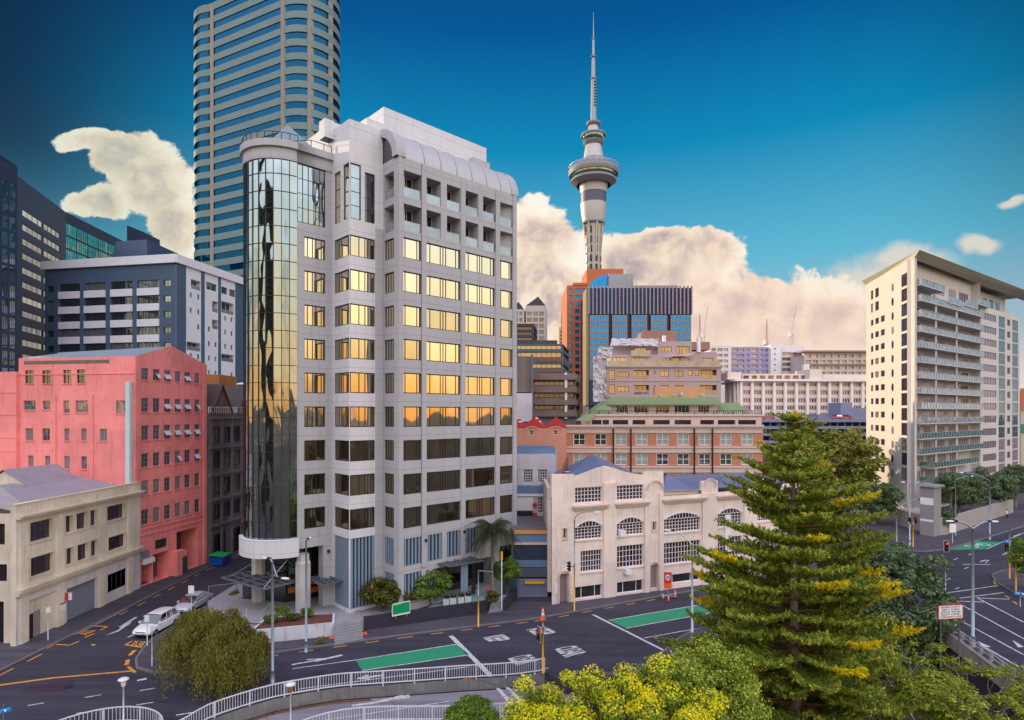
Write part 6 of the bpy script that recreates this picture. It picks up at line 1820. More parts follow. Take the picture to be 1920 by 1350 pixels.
mb = MB(CT); A_, B_ = P2(1048, 330), P2(1066, 330); oo = [(hit(A_, d1, x), hit(A_, d1, x+3.2), zat(330, y+3.5), zat(330, y)) for x in (1050.5, 1055.5, 1060.5) for y in range(620, 700, 7)]
facade(mb, A_, B_, 0, zat(330, 613), oo, .4); shell(mb, [A_, B_, B_+V2(2, 20), A_+V2(0, 20)], 0, zat(330, 613), skip=(0,)); fr_(mb, 1060, 1067, 332, 598, 620, 0, 8); mb.build('wall', t)
wn = Wins(t)
for o in oo: wn.add(A_, d1, *o[:4], G_DARK, FRAME, q=.3, fw=.08)

# grand pilastered building
gd_ = thing('pilastered_building', 'long pale pink building with tall white pilasters, roof cornice and rows of narrow windows', 'building', (*P2(1500, 232), 0))
PNK = pm('pale_pink_stone', (.74, .62, .56), .75, .08, .2, .03)
Y = 232; A_, B_ = P2(1382, Y), P2(1640, Y+4); d_ = (B_-A_).normalized()
mb = MB(PNK); wn = Wins(gd_)
oo = []
for k in range(12):
    x = 1393+20.7*k
    for y0, y1 in ((717, 725), (731, 741), (746, 756), (760, 770), (774, 784)):
        if x+16 < 1638: oo.append((hit(A_, d_, x), hit(A_, d_, x+15.5), zat(Y, y1), zat(Y, y0)))
facade(mb, A_, B_, 0, zat(Y, 714), oo, .6)
lw = P2(1361, Y+26); mb.face((*lw, 0), (*A_, 0), (*A_, zat(Y, 714)), (*lw, zat(Y, 714))); shell(mb, [A_, B_, B_+V2(0, 26), lw], 0, zat(Y, 714), skip=(0, 3))
mb.build('wall', gd_)
for o in oo: wn.add(A_, d_, *o[:4], glass('rose_glass', (.8, .7, .7), (.20, .12, .12), .15, rnd=.8), PNK, cols=(.33, .66), q=.5, fw=.35)
pi_ = MB(pm('white_pilaster', (.86, .78, .70), .7, .06, .3, .03))
for k in range(13):
    x = 1388.2+20.7*k
    if x < 1640: u0 = hit(A_, d_, x-2.2); u1 = hit(A_, d_, x+2.2); strip(pi_, off(A_, d_, u0), off(A_, d_, u1), 0, zat(Y, 715), .9, -.01)
dl_ = (A_-lw).normalized()
for f in (.12, .5, .88): p = lw.lerp(A_, f); strip(pi_, p-dl_*.8, p+dl_*.8, 0, zat(Y, 715), .8, -.01)
pi_.build_parts('pilaster', gd_)
co = MB(MATS['white_pilaster']); strip(co, lw-dl_*1, A_+dl_*1.2, zat(Y, 715), zat(Y, 710.5), 1.8, 2); strip(co, A_-d_*1.8, B_, zat(Y, 714.8), zat(Y, 710.6), 1.8, 2); co.build('cornice', gd_)
at2 = MB(PNK); fr_(at2, 1392, 1519, Y+6, 701, 712, 0, 10); fr_(at2, 1364, 1390, Y+5, 698, 712, 0, 10); fr_(at2, 1518.5, 1541, Y+2, 692.5, 714, 0, 12); fr_(at2, 1542, 1640, Y+6, 702, 712, 0, 9); at2.build('attic_storey', gd_)
aw = MB(MATS['rose_glass']); 
for k in range(8): fr_(aw, 1394+k*15.5, 1404+k*15.5, Y+5.9, 704, 710, .05, -.003)
aw.build('attic_window', gd_)
# apartments beyond, wall colours lightened to stand for haze
LIL = pm('lilac_paint', (.36, .32, .54), .7, .08, .3, .03); FW = pm('far_white_paint', (.74, .70, .70), .7, .08, .3, .03)
def flats(name, label, px0, px1, Y, y0, ybot, cols, rows, wall, gm, dep=14, fr=FRAME_W, nx=2):
    t = thing(name, label, 'apartment building', (*P2((px0+px1)/2, Y), 0)); A_, B_ = P2(px0, Y), P2(px1, Y); mb = MB(wall)
    oo = [(hit(A_, d1, a), hit(A_, d1, b), zat(Y, r1), zat(Y, r0)) for a, b in cols for r0, r1 in rows]
    facade(mb, A_, B_, 0, zat(Y, y0), oo, 1.0); shell(mb, [A_, B_, B_+V2(0, dep), A_+V2(0, dep)], 0, zat(Y, y0), skip=(0,)); mb.build('wall', t)
    wn = Wins(t)
    for o in oo: wn.add(A_, d1, *o[:4], gm, fr, nx=nx, q=.8, fw=.15)
    return t
G_FAR = glass('far_flat_glass', (.9, .85, .8), (.30, .25, .24), .25, rnd=.7, blinds=(.10, .09, .12), bl=.4)
rw_ = [(654+k*10, 659.5+k*10) for k in range(5)]
t = flats('lilac_apartments', 'lilac purple apartment slab with rows of balconies on the skyline', 1372, 1445, 300, 650.5, 700, [(1373, 1384), (1386, 1395), (1399, 1405), (1408, 1421), (1425, 1431), (1435, 1444)], rw_, LIL, G_FAR)
flats('white_apartments', 'white framed flats immediately left of the lilac slab', 1331, 1371.5, 298, 648, 700, [(1334, 1342), (1345, 1355), (1357, 1365)], [(653+k*10.5, 659+k*10.5) for k in range(5)], FW, G_FAR)
t = flats('white_stair_tower', 'plain white tower with five tiny square windows, right of the lilac slab', 1445.5, 1465, 297, 646.5, 700, [(1451.5, 1454.5)], [(652.5+k*10, 655.5+k*10) for k in range(5)], pm('bright_far_white', (.78, .76, .76), .7, .05, .3, .03), G_DARK, nx=1)
flats('balcony_apartments', 'pale flats with stacked balconies beside the plain white stair tower', 1465.5, 1508, 300, 647.5, 700, [(1466.5, 1484), (1489, 1496), (1499, 1506)], [(660+k*10, 666.5+k*10) for k in range(4)], FW, G_FAR)
t = flats('long_apartments', 'long low grey pink apartment building with a flat roof edge on the right skyline', 1508, 1640, 285, 660, 700, [(1510+k*13.5, 1520.5+k*13.5) for k in range(9)], [(664, 671), (675, 682), (687, 693), (697, 704)], pm('grey_pink_far', (.56, .48, .48), .7, .08, .3, .03), G_FAR, nx=3)
mb = MB(pm('roof_edge', (.30, .22, .22))); fr_(mb, 1502, 1641, 285, 657.5, 660.5, 1.5, 10); fr_(mb, 1508, 1640, 285, 682.5, 684, .9, -.01); mb.build('roof_edge', t)
mb = MB(MATS['bright_far_white']); fr_(mb, 1507, 1518, 283, 683, 700, 0, 2); mb.build('white_bay', t)

# car park deck with parked cars
Yk = 195
ck_ = thing('car_park', 'blue grey open car park deck with cars on its roof behind the pine tip', 'car park', (*P2(1530, Yk), 0))
BLD = pm('blue_grey_beam', (.24, .25, .38), .6, .1, .4, .05)
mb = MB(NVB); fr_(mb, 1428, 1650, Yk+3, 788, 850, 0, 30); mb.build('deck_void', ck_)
for y in (786, 799, 812, 826): 
    mb = MB(BLD); fr_(mb, 1424, 1652, Yk, y, y+5.5, 0, 33); mb.build('deck', ck_)
mb = MB(BLD)
for k in range(16): fr_(mb, 1430+k*14, 1431.5+k*14, Yk+1, 788, 850, 0, 1)
fr_(mb, 1576, 1598, Yk+8, 755, 788, 0, 8); fr_(mb, 1598, 1640, Yk+9, 765, 788, 0, 8); fr_(mb, 1534, 1576, Yk+12, 777, 788, 0, 8); mb.build_parts('column', ck_)
mb = MB(STEEL); A_, B_ = P2(1424, Yk+.2), P2(1652, Yk+.2); mb.bar((*A_, zat(Yk, 782.5)), (*B_, zat(Yk, 782.5)), .08)
for k in range(60): p = A_.lerp(B_, k/59); mb.bar((*p, zat(Yk, 786)), (*p, zat(Yk, 782.5)), .07)
mb.build('rail', ck_)

# ------------------------------------------------------------ apartment tower on the right
BEI = pm('beige_tower_render', (.60, .56, .52), .8, .08, .2, .05, streak=.1)
at = thing('apartment_tower', 'tall beige apartment tower with stacked glass balconies and a thin upturned roof', 'apartment tower', (77.5, 115, 0))
Tc = V2(77.5, 115); dTl = (Tc-V2(82.6, 139)).normalized(); Tl = V2(82.6, 139.3)
dTr = V2(.809, .588).normalized(); Tm = Tc+dTr*hit(Tc, dTr, 1838); Te = Tc+dTr*hit(Tc, dTr, 1912)
ZT = 50.2; FL = 2.98
def zfl(k): return 45.0-FL*k
mb = MB(BEI); wn = Wins(at)
oL = []
for k in range(14):
    z = zfl(k)+1.0
    if z < 3: continue
    cc = ((1633, 1637.3), (1641, 1647.5), (1651.5, 1658.5)) if k > 1 else ((1633, 1637), (1641, 1647.5))
    for a, b in cc: oL.append((hit(Tl, dTl, a), hit(Tl, dTl, b), z, z+(1.3 if k > 1 else 2.0)))
    oL.append((hit(Tl, dTl, 1689.5), hit(Tl, dTl, 1702), z-.5, z+2.0))
facade(mb, Tl, Tc, 0, ZT, oL, .2)
G_AP = glass('plum_apartment_glass', (.85, .75, .85), (.06, .035, .05), .2, rnd=.7, blinds=(.30, .24, .24), bl=.3)
for o in oL: wn.add(Tl, dTl, *o[:4], G_AP, FRAME if o[1]-o[0] < 2.4 else MATS['brown_black_panel'], nx=2 if o[1]-o[0] > 1.3 else 1, ny=1, q=.15, fw=.1)
# balcony front: back wall set in, slabs and balustrades in front
LB = (Tm-Tc).length
Bi = 1.7
nT = V2(-dTr.y, dTr.x)
mb.face((*Tc, 0), (*off(Tc, dTr, 1.1), 0), (*off(Tc, dTr, 1.1), ZT), (*Tc, ZT))
A_ = off(Tc, dTr, 1.1, Bi); Lb = LB-1.1
mb.face((*off(Tc, dTr, 1.1), 0), (*A_, 0), (*A_, ZT), (*off(Tc, dTr, 1.1), ZT))
oB = []
rnb = random.Random(9)
for k in range(14):
    z = zfl(k)+.05
    segs_ = ((.6, 6.2), (8.0, 12.8), (14.6, 19.2), (21.5, 26.0), (27.5, 33.5)) if k < 12 else ((3.0, 8), (9.2, 14), (15.5, 20), (22, 27))
    for a, b in segs_: oB.append((a, b, z, z+2.25))
facade(mb, A_, off(Tm, dTr, 0, Bi), 0, ZT, oB, .15)
for o in oB: wn.add(A_, dTr, *o[:4], G_AP, FRAME_W, nx=4, q=.1, fw=.1)
mb.face((*off(Tm, dTr, 0, Bi), 0), (*Tm, 0), (*Tm, ZT), (*off(Tm, dTr, 0, Bi), ZT))
# right wing with strip windows and glazed stair shafts
oR = []
for k in range(1, 14):
    z = zfl(k)-.2
    for a, b in ((1843, 1868), (1888.5, 1894)): oR.append((hit(Tm, dTr, a), hit(Tm, dTr, b), z, z+1.55))
    for a, b in ((1872.5, 1884.5), (1898, 1909)): oR.append((hit(Tm, dTr, a), hit(Tm, dTr, b), z-.9, z+FL-1.15))
oR = [o for o in oR if o[2] > 1 and o[3] < 44.6]
facade(mb, Tm, Te, 0, 44.8, oR, .2)
for o in oR: wn.add(Tm, dTr, *o[:4], G_TEAL if o[3]-o[2] > 1.8 and o[2] > 12 else G_AP, STEEL if o[3]-o[2] > 1.8 else FRAME, nx=3 if o[3]-o[2] > 1.8 else 5, ny=2 if o[3]-o[2] > 1.8 else 1, q=.12, fw=.09)
Tb = Te+nT*16; Tb2 = Tl+(Te-Tc)
shell(mb, [Te, Tb, Tl+V2(14, 9), Tl], 0, 44.8, skip=(3,), roof=True)
mb.face((*Tm, 44.8), (*Te, 44.8), (*Tb, 44.8), (*off(Tm, dTr, 0, 14), 44.8))
mb.build('wall', at); wn.done()
# top storey recess along the right wing
tpw_ = MB(BEI); a, b = off(Tm, dTr, -8, 3), off(Te, dTr, 0, 3); tpw_.prism([tuple(a), tuple(b), tuple(b+nT*9), tuple(a+nT*9)], 44.8, 49.8); tpw_.build('top_storey', at)
tg = MB(G_TEAL); 
for k in range(7): strip(tg, off(Tm, dTr, -6+k*4.6, 3), off(Tm, dTr, -3+k*4.6, 3), 45.6, 48.4, .06, -.003)
tg.build('top_window', at)
for k in range(14):
    z = zfl(k); l0, l1 = (1.2, LB-.1) if k < 12 else (7.5, LB-3.5)
    if k == 0: l1 = 13
    s_ = MB(pm('balcony_slab', (.48, .46, .44), .7, .08, .3, .03)); p = [off(Tc, dTr, l0, -.75), off(Tc, dTr, l1, -.75), off(Tc, dTr, l1, Bi-.02), off(Tc, dTr, l0, Bi-.02)]
    s_.prism([tuple(q) for q in p], z-.22, z, bottom=True); so_ = s_.build('balcony', at)
    g_ = MB(glass('frosted_balustrade', (.85, .92, .95), (.46, .50, .52), .22, rnd=.3) if k < 10 else glass('green_balustrade', (.7, .95, .9), (.10, .22, .20), .35, rnd=.3))
    g_.face(*[(*off(Tc, dTr, u, -.7), zz) for u, zz in ((l0, z), (l1, z), (l1, z+1.05), (l0, z+1.05))]); g_.face(*[(*off(Tc, dTr, l0, q), zz) for q, zz in ((Bi, z), (-.7, z), (-.7, z+1.05), (Bi, z+1.05))]); g_.build('balustrade', so_)
    r_ = MB(STEEL); n = int((l1-l0)/1.5)
    for i in range(n+1): q = off(Tc, dTr, l0+(l1-l0)*i/n, -.73); r_.bar((*q, z), (*q, z+1.1), .07)
    r_.bar((*off(Tc, dTr, l0, -.73), z+1.1), (*off(Tc, dTr, l1, -.73), z+1.1), .08); r_.build('rail', so_)
for a, z in ((14.5, 43.0), (24, 43.4), (32, 44.6)):
    s_ = MB(MATS['balcony_slab']); p = [off(Tc, dTr, a, -.9), off(Tc, dTr, a+8, -.9), off(Tc, dTr, a+8, 1.6), off(Tc, dTr, a, 1.6)]; s_.prism([tuple(q) for q in p], z-.2, z, bottom=True); so_ = s_.build('balcony', at)
    g_ = MB(MATS['frosted_balustrade']); g_.face(*[(*off(Tc, dTr, u, -.85), zz) for u, zz in ((a, z), (a+8, z), (a+8, z+1.2), (a, z+1.2))]); g_.build('balustrade', so_)
cols_ = MB(CONC_L)
for u in (9.3, 20.5): 
    q = off(Tc, dTr, u, -.3); cols_.box(q.x-.2, q.y-.2, 5, q.x+.2, q.y+.2, 44)
cols_.build_parts('column', at)
vs_ = MB(G_AP)     # almond windows on the side wall
for k in range(14):
    z = zfl(k)+1.4; c = hit(Tl, dTl, 1673.5)
    pts = []
    for t in np.linspace(0, 2*pi, 13)[:-1]: pts.append((*off(Tl, dTl, c+.5*cos(t), -.03), z+.85*sin(t)))
    vs_.mesh(pts, [tuple(range(12))])
vs_.build_parts('oval_window', at)
rf = MB(pm('olive_roof_edge', (.44, .43, .33), .6, .1, .3, .03))
o0, o1, o2 = Tc-dTr*1.3+(-nT)*1.3, Te+(-nT)*1.9+dTr*9, Tl-dTl*1.3-dTr*1.2
in0, in1, in2 = Tc+dTr*.3+nT*.3, Te+nT*.8+dTr*9, Tl+dTr*.2
zt, zb = 51.1, 49.9
rf.face((*in0, zb), (*in1, zb), (*o1, zt), (*o0, zt)); rf.face((*in2, zb), (*in0, zb), (*o0, zt), (*o2, zt))
o3 = Te+nT*16+dTr*9; rf.face((*o0, zt), (*o1, zt), (*o3, zt+.1), (*(Tl+V2(14, 12)), zt+.1), (*o2, zt))
rf.build('roof', at)
# lower pieces at the tower's foot
pyl = thing('lift_tower', 'grey rendered pylon with two white bands on the corner below the apartment tower', 'tower', (*G2(1738, 1006), 0))
mb = MB(pm('grey_render', (.27, .26, .26), .8, .1, .5, .05)); a = G2(1725, 1004); b = G2(1751, 1008); 
dd_ = (b-a).normalized(); nn = V2(-dd_.y, dd_.x)
mb.prism([tuple(a), tuple(b), tuple(b+nn*2.6), tuple(a+nn*2.6)], 0, zat(a.y, 912)); mb.build('shaft', pyl)
mb = MB(WHITE); strip(mb, a+dd_*.05, b-dd_*.05, zat(a.y, 945), zat(a.y, 932), .03, -.003); strip(mb, a+dd_*.05, b-dd_*.05, zat(a.y, 976), zat(a.y, 972), .03, -.003); mb.build('white_band', pyl)
mb = MB(STEEL); strip(mb, a-dd_*.4, b+dd_*.4, zat(a.y, 911.5), zat(a.y, 908), .4, 2.9); mb.build('cap', pyl)
mb = MB(pm('beige_wall', (.36, .32, .29), .85, .12, .5, .08, streak=.15)); a, b = G2(1753, 1006), G2(1776, 1004); mb.prism([tuple(a), tuple(b), tuple(b+V2(2, 10)), tuple(a+V2(0, 10))], 0, 3.0)
c = G2(1900, 962); dd_ = (c-b).normalized(); strip(mb, b, c, 0, 2.9, 0, .4); tag(mb.build('boundary_wall'), 'long beige boundary wall behind the street trees at the foot of the tower', 'wall')
fr2 = thing('orange_building', 'sliver of orange and pale building past the right end of the apartment tower', 'building', (*P2(1925, 190), 0))
mb = MB(CT); fr_(mb, 1914, 1980, 190, 730, 960, 0, 10); mb.use(pm('far_green_glass', (.03, .25, .14), .3)); fr_(mb, 1914, 1980, 189.9, 795, 812, .1, -.003); mb.use(ORG); fr_(mb, 1914, 1980, 189.9, 728, 770, .1, -.003); mb.build('wall', fr2)

# ------------------------------------------------------------ the needle tower
sk_ = thing('observation_tower', 'slender concrete observation tower with round pods and a tall needle mast', 'tower', (*P2(1112.8, 480), 0))
AX = P2(1112.8, 480); kk = 480/F
def lz(zy_): return zat(480, 20+zy_/2.7)
def lr(w): return w/2.7*kk
TWH = pm('tower_white', (.48, .47, .46), .5, .06, .05, .03, metal=.2); TCN = pm('tower_concrete', (.50, .46, .40), .7, .1, .06, .05); TGR = pm('tower_grey_ring', (.24, .24, .26), .6, .1, .1, .03)
TGL = glass('pod_glass', (.6, .85, .85), (.02, .05, .05), .4, rnd=.1)
def lat(name, mat, prof, smooth=True, parent=None):
    m_ = MB(mat); m_.lathe([(lr(w), lz(y)) for y, w in prof], AX, 40); return weld_smooth(m_.build(name, parent or sk_), 35)
lat('mast', TGR if 0 else pm('mast_grey', (.30, .34, .36), .5, .05, .05, .02, metal=.3), [(8, .8), (60, 1.6), (140, 3), (146, 5.5), (232, 6), (240, 8), (288, 9), (340, 10), (350, 12), (565, 14.5)])
for y, w in ((143, 8), (234, 13), (346, 16)): lat('mast_ring', TGR, [(y-4, 3), (y-3, w), (y+2, w), (y+4, 4)])
mp_ = MB(TGR)
for k in range(9):
    y = 360+k*15; p = AX+V2(lr(6), -lr(13)); mp_.box(p.x-.9, p.y-1, lz(y+5), p.x+.9, p.y+1, lz(y))
mp_.build('antenna_panel', sk_)
lat('crown_disc', TGR, [(563, 14), (566, 34), (572, 36), (578, 34), (584, 22)])
lat('upper_shaft', TWH, [(580, 22), (632, 33)])
lat('sky_deck', TGR, [(626, 30), (628, 62), (634, 64), (640, 61)]); lat('sky_deck_glass', TGL, [(640, 58), (652, 57), (664, 50)]); lat('sky_deck_base', TGR, [(664, 50), (668, 53), (680, 46), (686, 38)])
lat('cone_shaft', TWH, [(684, 39), (700, 43), (752, 51)])
lat('collar', TGR, [(750, 50), (756, 56), (764, 60), (770, 76), (786, 98), (796, 102)])
lat('main_deck', TGR, [(790, 90), (800, 118), (812, 126), (826, 127), (838, 122)]); lat('main_deck_glass', TGL, [(836, 117), (846, 115), (856, 104), (862, 98)])
lat('lower_ring', TGR, [(852, 100), (858, 112), (868, 114), (880, 98), (888, 86)])
lat('lower_glass', TGL, [(866, 82), (884, 80)]); lat('pod_wall', TWH, [(884, 74), (892, 70), (926, 66)]); lat('louvre_band', pm('slate_louvre', (.10, .11, .15), .5, .1, .1), [(926, 64.5), (980, 63.5)]); lat('shaft_sleeve', TWH, [(980, 66), (1010, 64), (1045, 60), (1072, 54)])
lat('sleeve_rim', TGR, [(1068, 54), (1072, 58), (1080, 58), (1084, 50)])
lat('concrete_shaft', TCN, [(1080, 46), (1120, 42), (1200, 37), (1310, 34), (1500, 34), (1900, 36)])
for k in range(8):
    t = 2*pi*k/8+.2; r_ = MB(TCN)
    pts = [(1078, 57), (1110, 52), (1200, 42.5), (1310, 39), (1900, 40)]
    vv = []
    for y, w in pts:
        for s in (-1, 1):
            for q in (0, 3.5): 
                rad = lr(w-q if q == 0 else w-8); tang = lr(3.4)*s
                vv.append((AX.x+rad*cos(t)-tang*sin(t), AX.y+rad*sin(t)+tang*cos(t), lz(y)))
    fs = []
    for i in range(len(pts)-1): b0 = 4*i; fs += [(b0, b0+4, b0+6, b0+2), (b0, b0+1, b0+5, b0+4), (b0+2, b0+6, b0+7, b0+3)]
    r_.mesh(vv, fs); r_.build('rib', sk_)
sw = MB(FRAME)
for tt_ in (-.35, .35, -1.1, 1.1):
    t = -pi/2-.1+tt_
    for y0 in (1100, 1148, 1195, 1242, 1290):
        rad = lr(43)*(.98 if y0 < 1150 else .9); c = AX+V2(cos(t), sin(t))*rad*1.0; s_ = V2(-sin(t), cos(t))*lr(6)
        o_ = V2(cos(t), sin(t))*.35
        sw.mesh([(*(c-s_+o_), lz(y0+35)), (*(c+s_+o_), lz(y0+35)), (*(c+s_+o_), lz(y0)), (*(c-s_+o_), lz(y0))], [(0, 1, 2, 3)])
sw.build_parts('slot_window', sk_)
tr = MB(STEEL)     # tripod booms round the main deck
for k in range(26):
    t = 2*pi*k/26; a = AX+V2(cos(t), sin(t))*lr(100); b = AX+V2(cos(t), sin(t))*lr(127)
    tr.bar((*a, lz(800)), (*b, lz(790)), .35); 
for k in range(26):
    t0, t1 = 2*pi*k/26, 2*pi*(k+1)/26; a = AX+V2(cos(t0), sin(t0))*lr(127); b = AX+V2(cos(t1), sin(t1))*lr(127); tr.bar((*a, lz(796)), (*b, lz(796)), .3)
for s in (-1, 1): tr.bar((AX.x+s*lr(40), AX.y, lz(768)), (AX.x+s*lr(128), AX.y, lz(795 if s < 0 else 790)), .4)
tr.build('deck_truss', sk_)
# construction cranes on the skyline
def crane(px, Y, ytop, lean, label, col):
    t = thing('tower_crane', label, 'crane', (*P2(px, Y), 0), 'construction cranes on the skyline'); p = P2(px, Y); s = Y/F
    zt = zat(Y, ytop+ (690-ytop)*.45)
    mb = MB(col); 
    for dx, dy in ((-1, -1), (1, -1), (1, 1), (-1, 1)): mb.bar((p.x+dx, p.y+dy, 0), (p.x+dx, p.y+dy, zt), .35)
    z = 10; sg = 1
    while z < zt-3: mb.bar((p.x-1*sg, p.y-1, z), (p.x+1*sg, p.y-1, z+3), .2); z += 3; sg = -sg
    mb.build('mast', t)
    top = (p.x+lean*s, p.y, zat(Y, ytop)); mb = MB(col); base = Vector((p.x, p.y, zt)); T_ = Vector(top)
    for dx in (-.8, .8): mb.bar(base+Vector((dx, 0, 0)), T_, .35)
    for k in range(14):
        a = base.lerp(T_, k/14); b = base.lerp(T_, (k+1)/14); w = .8*(1-k/14)
        mb.bar(a+Vector((-w, 0, 0)), b+Vector((w, 0, 0)), .18)
    mb.build('jib', t)
    mb = MB(WHITE); mb.box(p.x-2.5, p.y-1.2, zt-3, p.x-.5, p.y+1.2, zt+.5); mb.build('cab', t)
CR = pm('crane_red', (.45, .16, .14), .6, .1, .3); CRW = pm('crane_white', (.55, .5, .48), .6, .1, .3)
crane(1312, 520, 588, 0, 'red topped crane just right of the blue glass tower', CR); crane(1319, 560, 575, 8, 'pale leaning crane with raised jib right of the blue glass tower', CRW)
crane(1437, 540, 598, 1, 'thin red crane standing alone above the lilac slab', CR); crane(1484, 540, 572, 9, 'tall pale crane leaning right above the balcony flats', CRW)
# ------------------------------------------------------------ trees and plants
def leafmesh(name, P, N, size, mat, parent, elong=1.6, rng=None, dirs=None):
    """one small four-sided leaf per point; N gives the leaf's facing"""
    n = len(P)
    N = N/np.maximum(1e-6, np.linalg.norm(N, axis=1, keepdims=True))
    if dirs is None: dirs = rng.normal(size=(n, 3))
    T = dirs-(dirs*N).sum(1, keepdims=True)*N
    T /= np.maximum(1e-6, np.linalg.norm(T, axis=1, keepdims=True))
    B = np.cross(N, T)
    s = (size*rng.uniform(.65, 1.35, (n, 1)))
    a = P-T*s*elong/2; c = P+T*s*elong/2
    b = P+B*s*.42+N*s*.12; d = P-B*s*.42+N*s*.12
    V = np.stack([a, b, c, d], 1).reshape(-1, 3)
    me = bpy.data.meshes.new(name)
    me.vertices.add(4*n); me.loops.add(4*n); me.polygons.add(n)
    me.vertices.foreach_set('co', V.ravel()); me.loops.foreach_set('vertex_index', np.arange(4*n))
    me.polygons.foreach_set('loop_start', np.arange(0, 4*n, 4)); me.polygons.foreach_set('loop_total', np.full(n, 4))
    me.materials.append(mat); me.update(); me.validate()
    return link(name, me, parent)
def sph(rng, n):
    v = rng.normal(size=(n, 3)); return v/np.linalg.norm(v, axis=1, keepdims=True)
BARK = pm('bark', (.10, .075, .055), .95, .35, 2, .4)
BARK_P = pm('pale_bark', (.22, .18, .15), .95, .3, 2, .4)
def broadleaf(name, label, x, y, zb, zc, rx, ry, rz, clumps, cr, per, lsize, mat, seed, group=None, trunk_r=.18, bark=None, flat=.35, droop=0.0, cat='tree', lean=(0, 0), gaps=.0, ctr=None, stems=1, bloom=None):
    rng = np.random.default_rng(seed); rnd = random.Random(seed)
    t = thing(name, label, cat, (x, y, zb), group)
    cx_, cy_ = (x+lean[0], y+lean[1])
    d = sph(rng, clumps); rr_ = rng.uniform(.35, 1, (clumps, 1))**.45
    C = d*rr_*np.array([rx, ry, rz])
    C[:, 2] = np.where(C[:, 2] < -rz*flat, -rz*flat+(C[:, 2]+rz*flat)*.3, C[:, 2])
    C *= rng.uniform(.82, 1.08, (clumps, 1))
    C += np.array([cx_, cy_, zc])
    R_ = cr*rng.uniform(.6, 1.25, clumps)
    idx = np.repeat(np.arange(clumps), (per*(R_/cr)**2).astype(int)+4)
    v = sph(rng, len(idx)); v[:, 2] = np.abs(v[:, 2])*np.sign(rng.uniform(-.45, 1, len(idx)))
    P = C[idx]+v*R_[idx][:, None]*rng.uniform(.55, 1.05, (len(idx), 1))*np.array([1, 1, .75])
    if droop: P[:, 2] -= droop*np.abs(rng.normal(size=len(idx)))*R_[idx]
    P[:, 2] = np.maximum(P[:, 2], zb+.15)
    Nn = v+rng.normal(size=v.shape)*.45+np.array([0, 0, .3])
    dirs = None
    if droop: dirs = np.tile([0, 0, -1.0], (len(idx), 1))+rng.normal(size=v.shape)*.25
    leafmesh('crown', P, Nn, lsize, mat, t, 1.6 if not droop else 3.2, rng, dirs)
    if bloom:
        bm_, frac, bs = bloom
        top_ = (C[:, 2] > zc-rz*.45) & (rng.random(clumps) < .85)
        ii = np.repeat(np.nonzero(top_)[0], int(per*frac)); v2 = sph(rng, len(ii)); v2[:, 2] = np.abs(v2[:, 2])*.9+.1
        sp_ = C[ii]+v2*R_[ii][:, None]*rng.uniform(.95, 1.18, (len(ii), 1))
        # gather the blossom into short upright spikes
        k_ = np.floor(rng.random(len(ii))*6).astype(int); off_ = np.array([[.0, 0, 0], [.05, .03, .1], [-.05, .02, .18], [.02, -.05, .25], [0, .04, .05], [-.03, -.03, .14]])[k_]
        leafmesh('blossom', sp_+off_, v2+rng.normal(size=v2.shape)*.6, bs, bm_, t, 1.4, rng)
    tb = MB(bark or BARK)
    for s in range(stems):
        ox = rnd.uniform(-.4, .4)*(stems > 1)
        top = Vector((cx_+ox*2, cy_, zc-rz*.1)); base = Vector((x+ox, y, zb-.1)); mid = base.lerp(top, .5)+Vector((rnd.uniform(-.2, .2), rnd.uniform(-.2, .2), 0))
        tb.tube([base, mid, top], [trunk_r, trunk_r*.75, trunk_r*.45], 7)
        order = rng.permutation(clumps)[:min(clumps, 16)//stems+2]
        for i in order:
            e = Vector(C[i]); st_ = mid.lerp(top, rnd.uniform(.1, .9)); m_ = st_.lerp(e, .5)+Vector((0, 0, -.08*rz))
            tb.tube([st_, m_, e], [trunk_r*.45, trunk_r*.28, trunk_r*.1], 5, cap=False)
    tb.build('trunk', t, smooth=True)
    return t
L_CIT = leaf('glossy_green_leaf', (.045, .11, .015), (.17, .28, .04), (.30, .28, .03), .10)
L_CITD = leaf('dark_olive_leaf', (.035, .055, .012), (.12, .13, .02), (.28, .20, .02), .10)
L_POH = leaf('grey_green_leaf', (.04, .085, .03), (.18, .26, .11), (.20, .24, .14), .14)
L_WIL = leaf('rusty_olive_leaf', (.08, .105, .02), (.27, .28, .05), (.38, .22, .05), .15)
L_YEL = leaf('bright_yellow_leaf', (.55, .66, .03), (.88, .84, .02), (.95, .72, .01), .3)
L_YG = leaf('yellow_green_leaf', (.07, .15, .015), (.34, .42, .05), (.60, .60, .05), .2)
L_SHR = leaf('shrub_leaf', (.05, .12, .012), (.20, .32, .03), (.40, .46, .06), .12)
L_FAR = leaf('far_tree_leaf', (.10, .13, .02), (.34, .35, .06), (.42, .36, .06), .10)
L_PINE = leaf('pine_needle', (.08, .14, .02), (.27, .34, .04), (.46, .44, .04), .16)
L_PINEY = leaf('yellow_pine_tip', (.45, .38, .01), (.80, .62, .01))

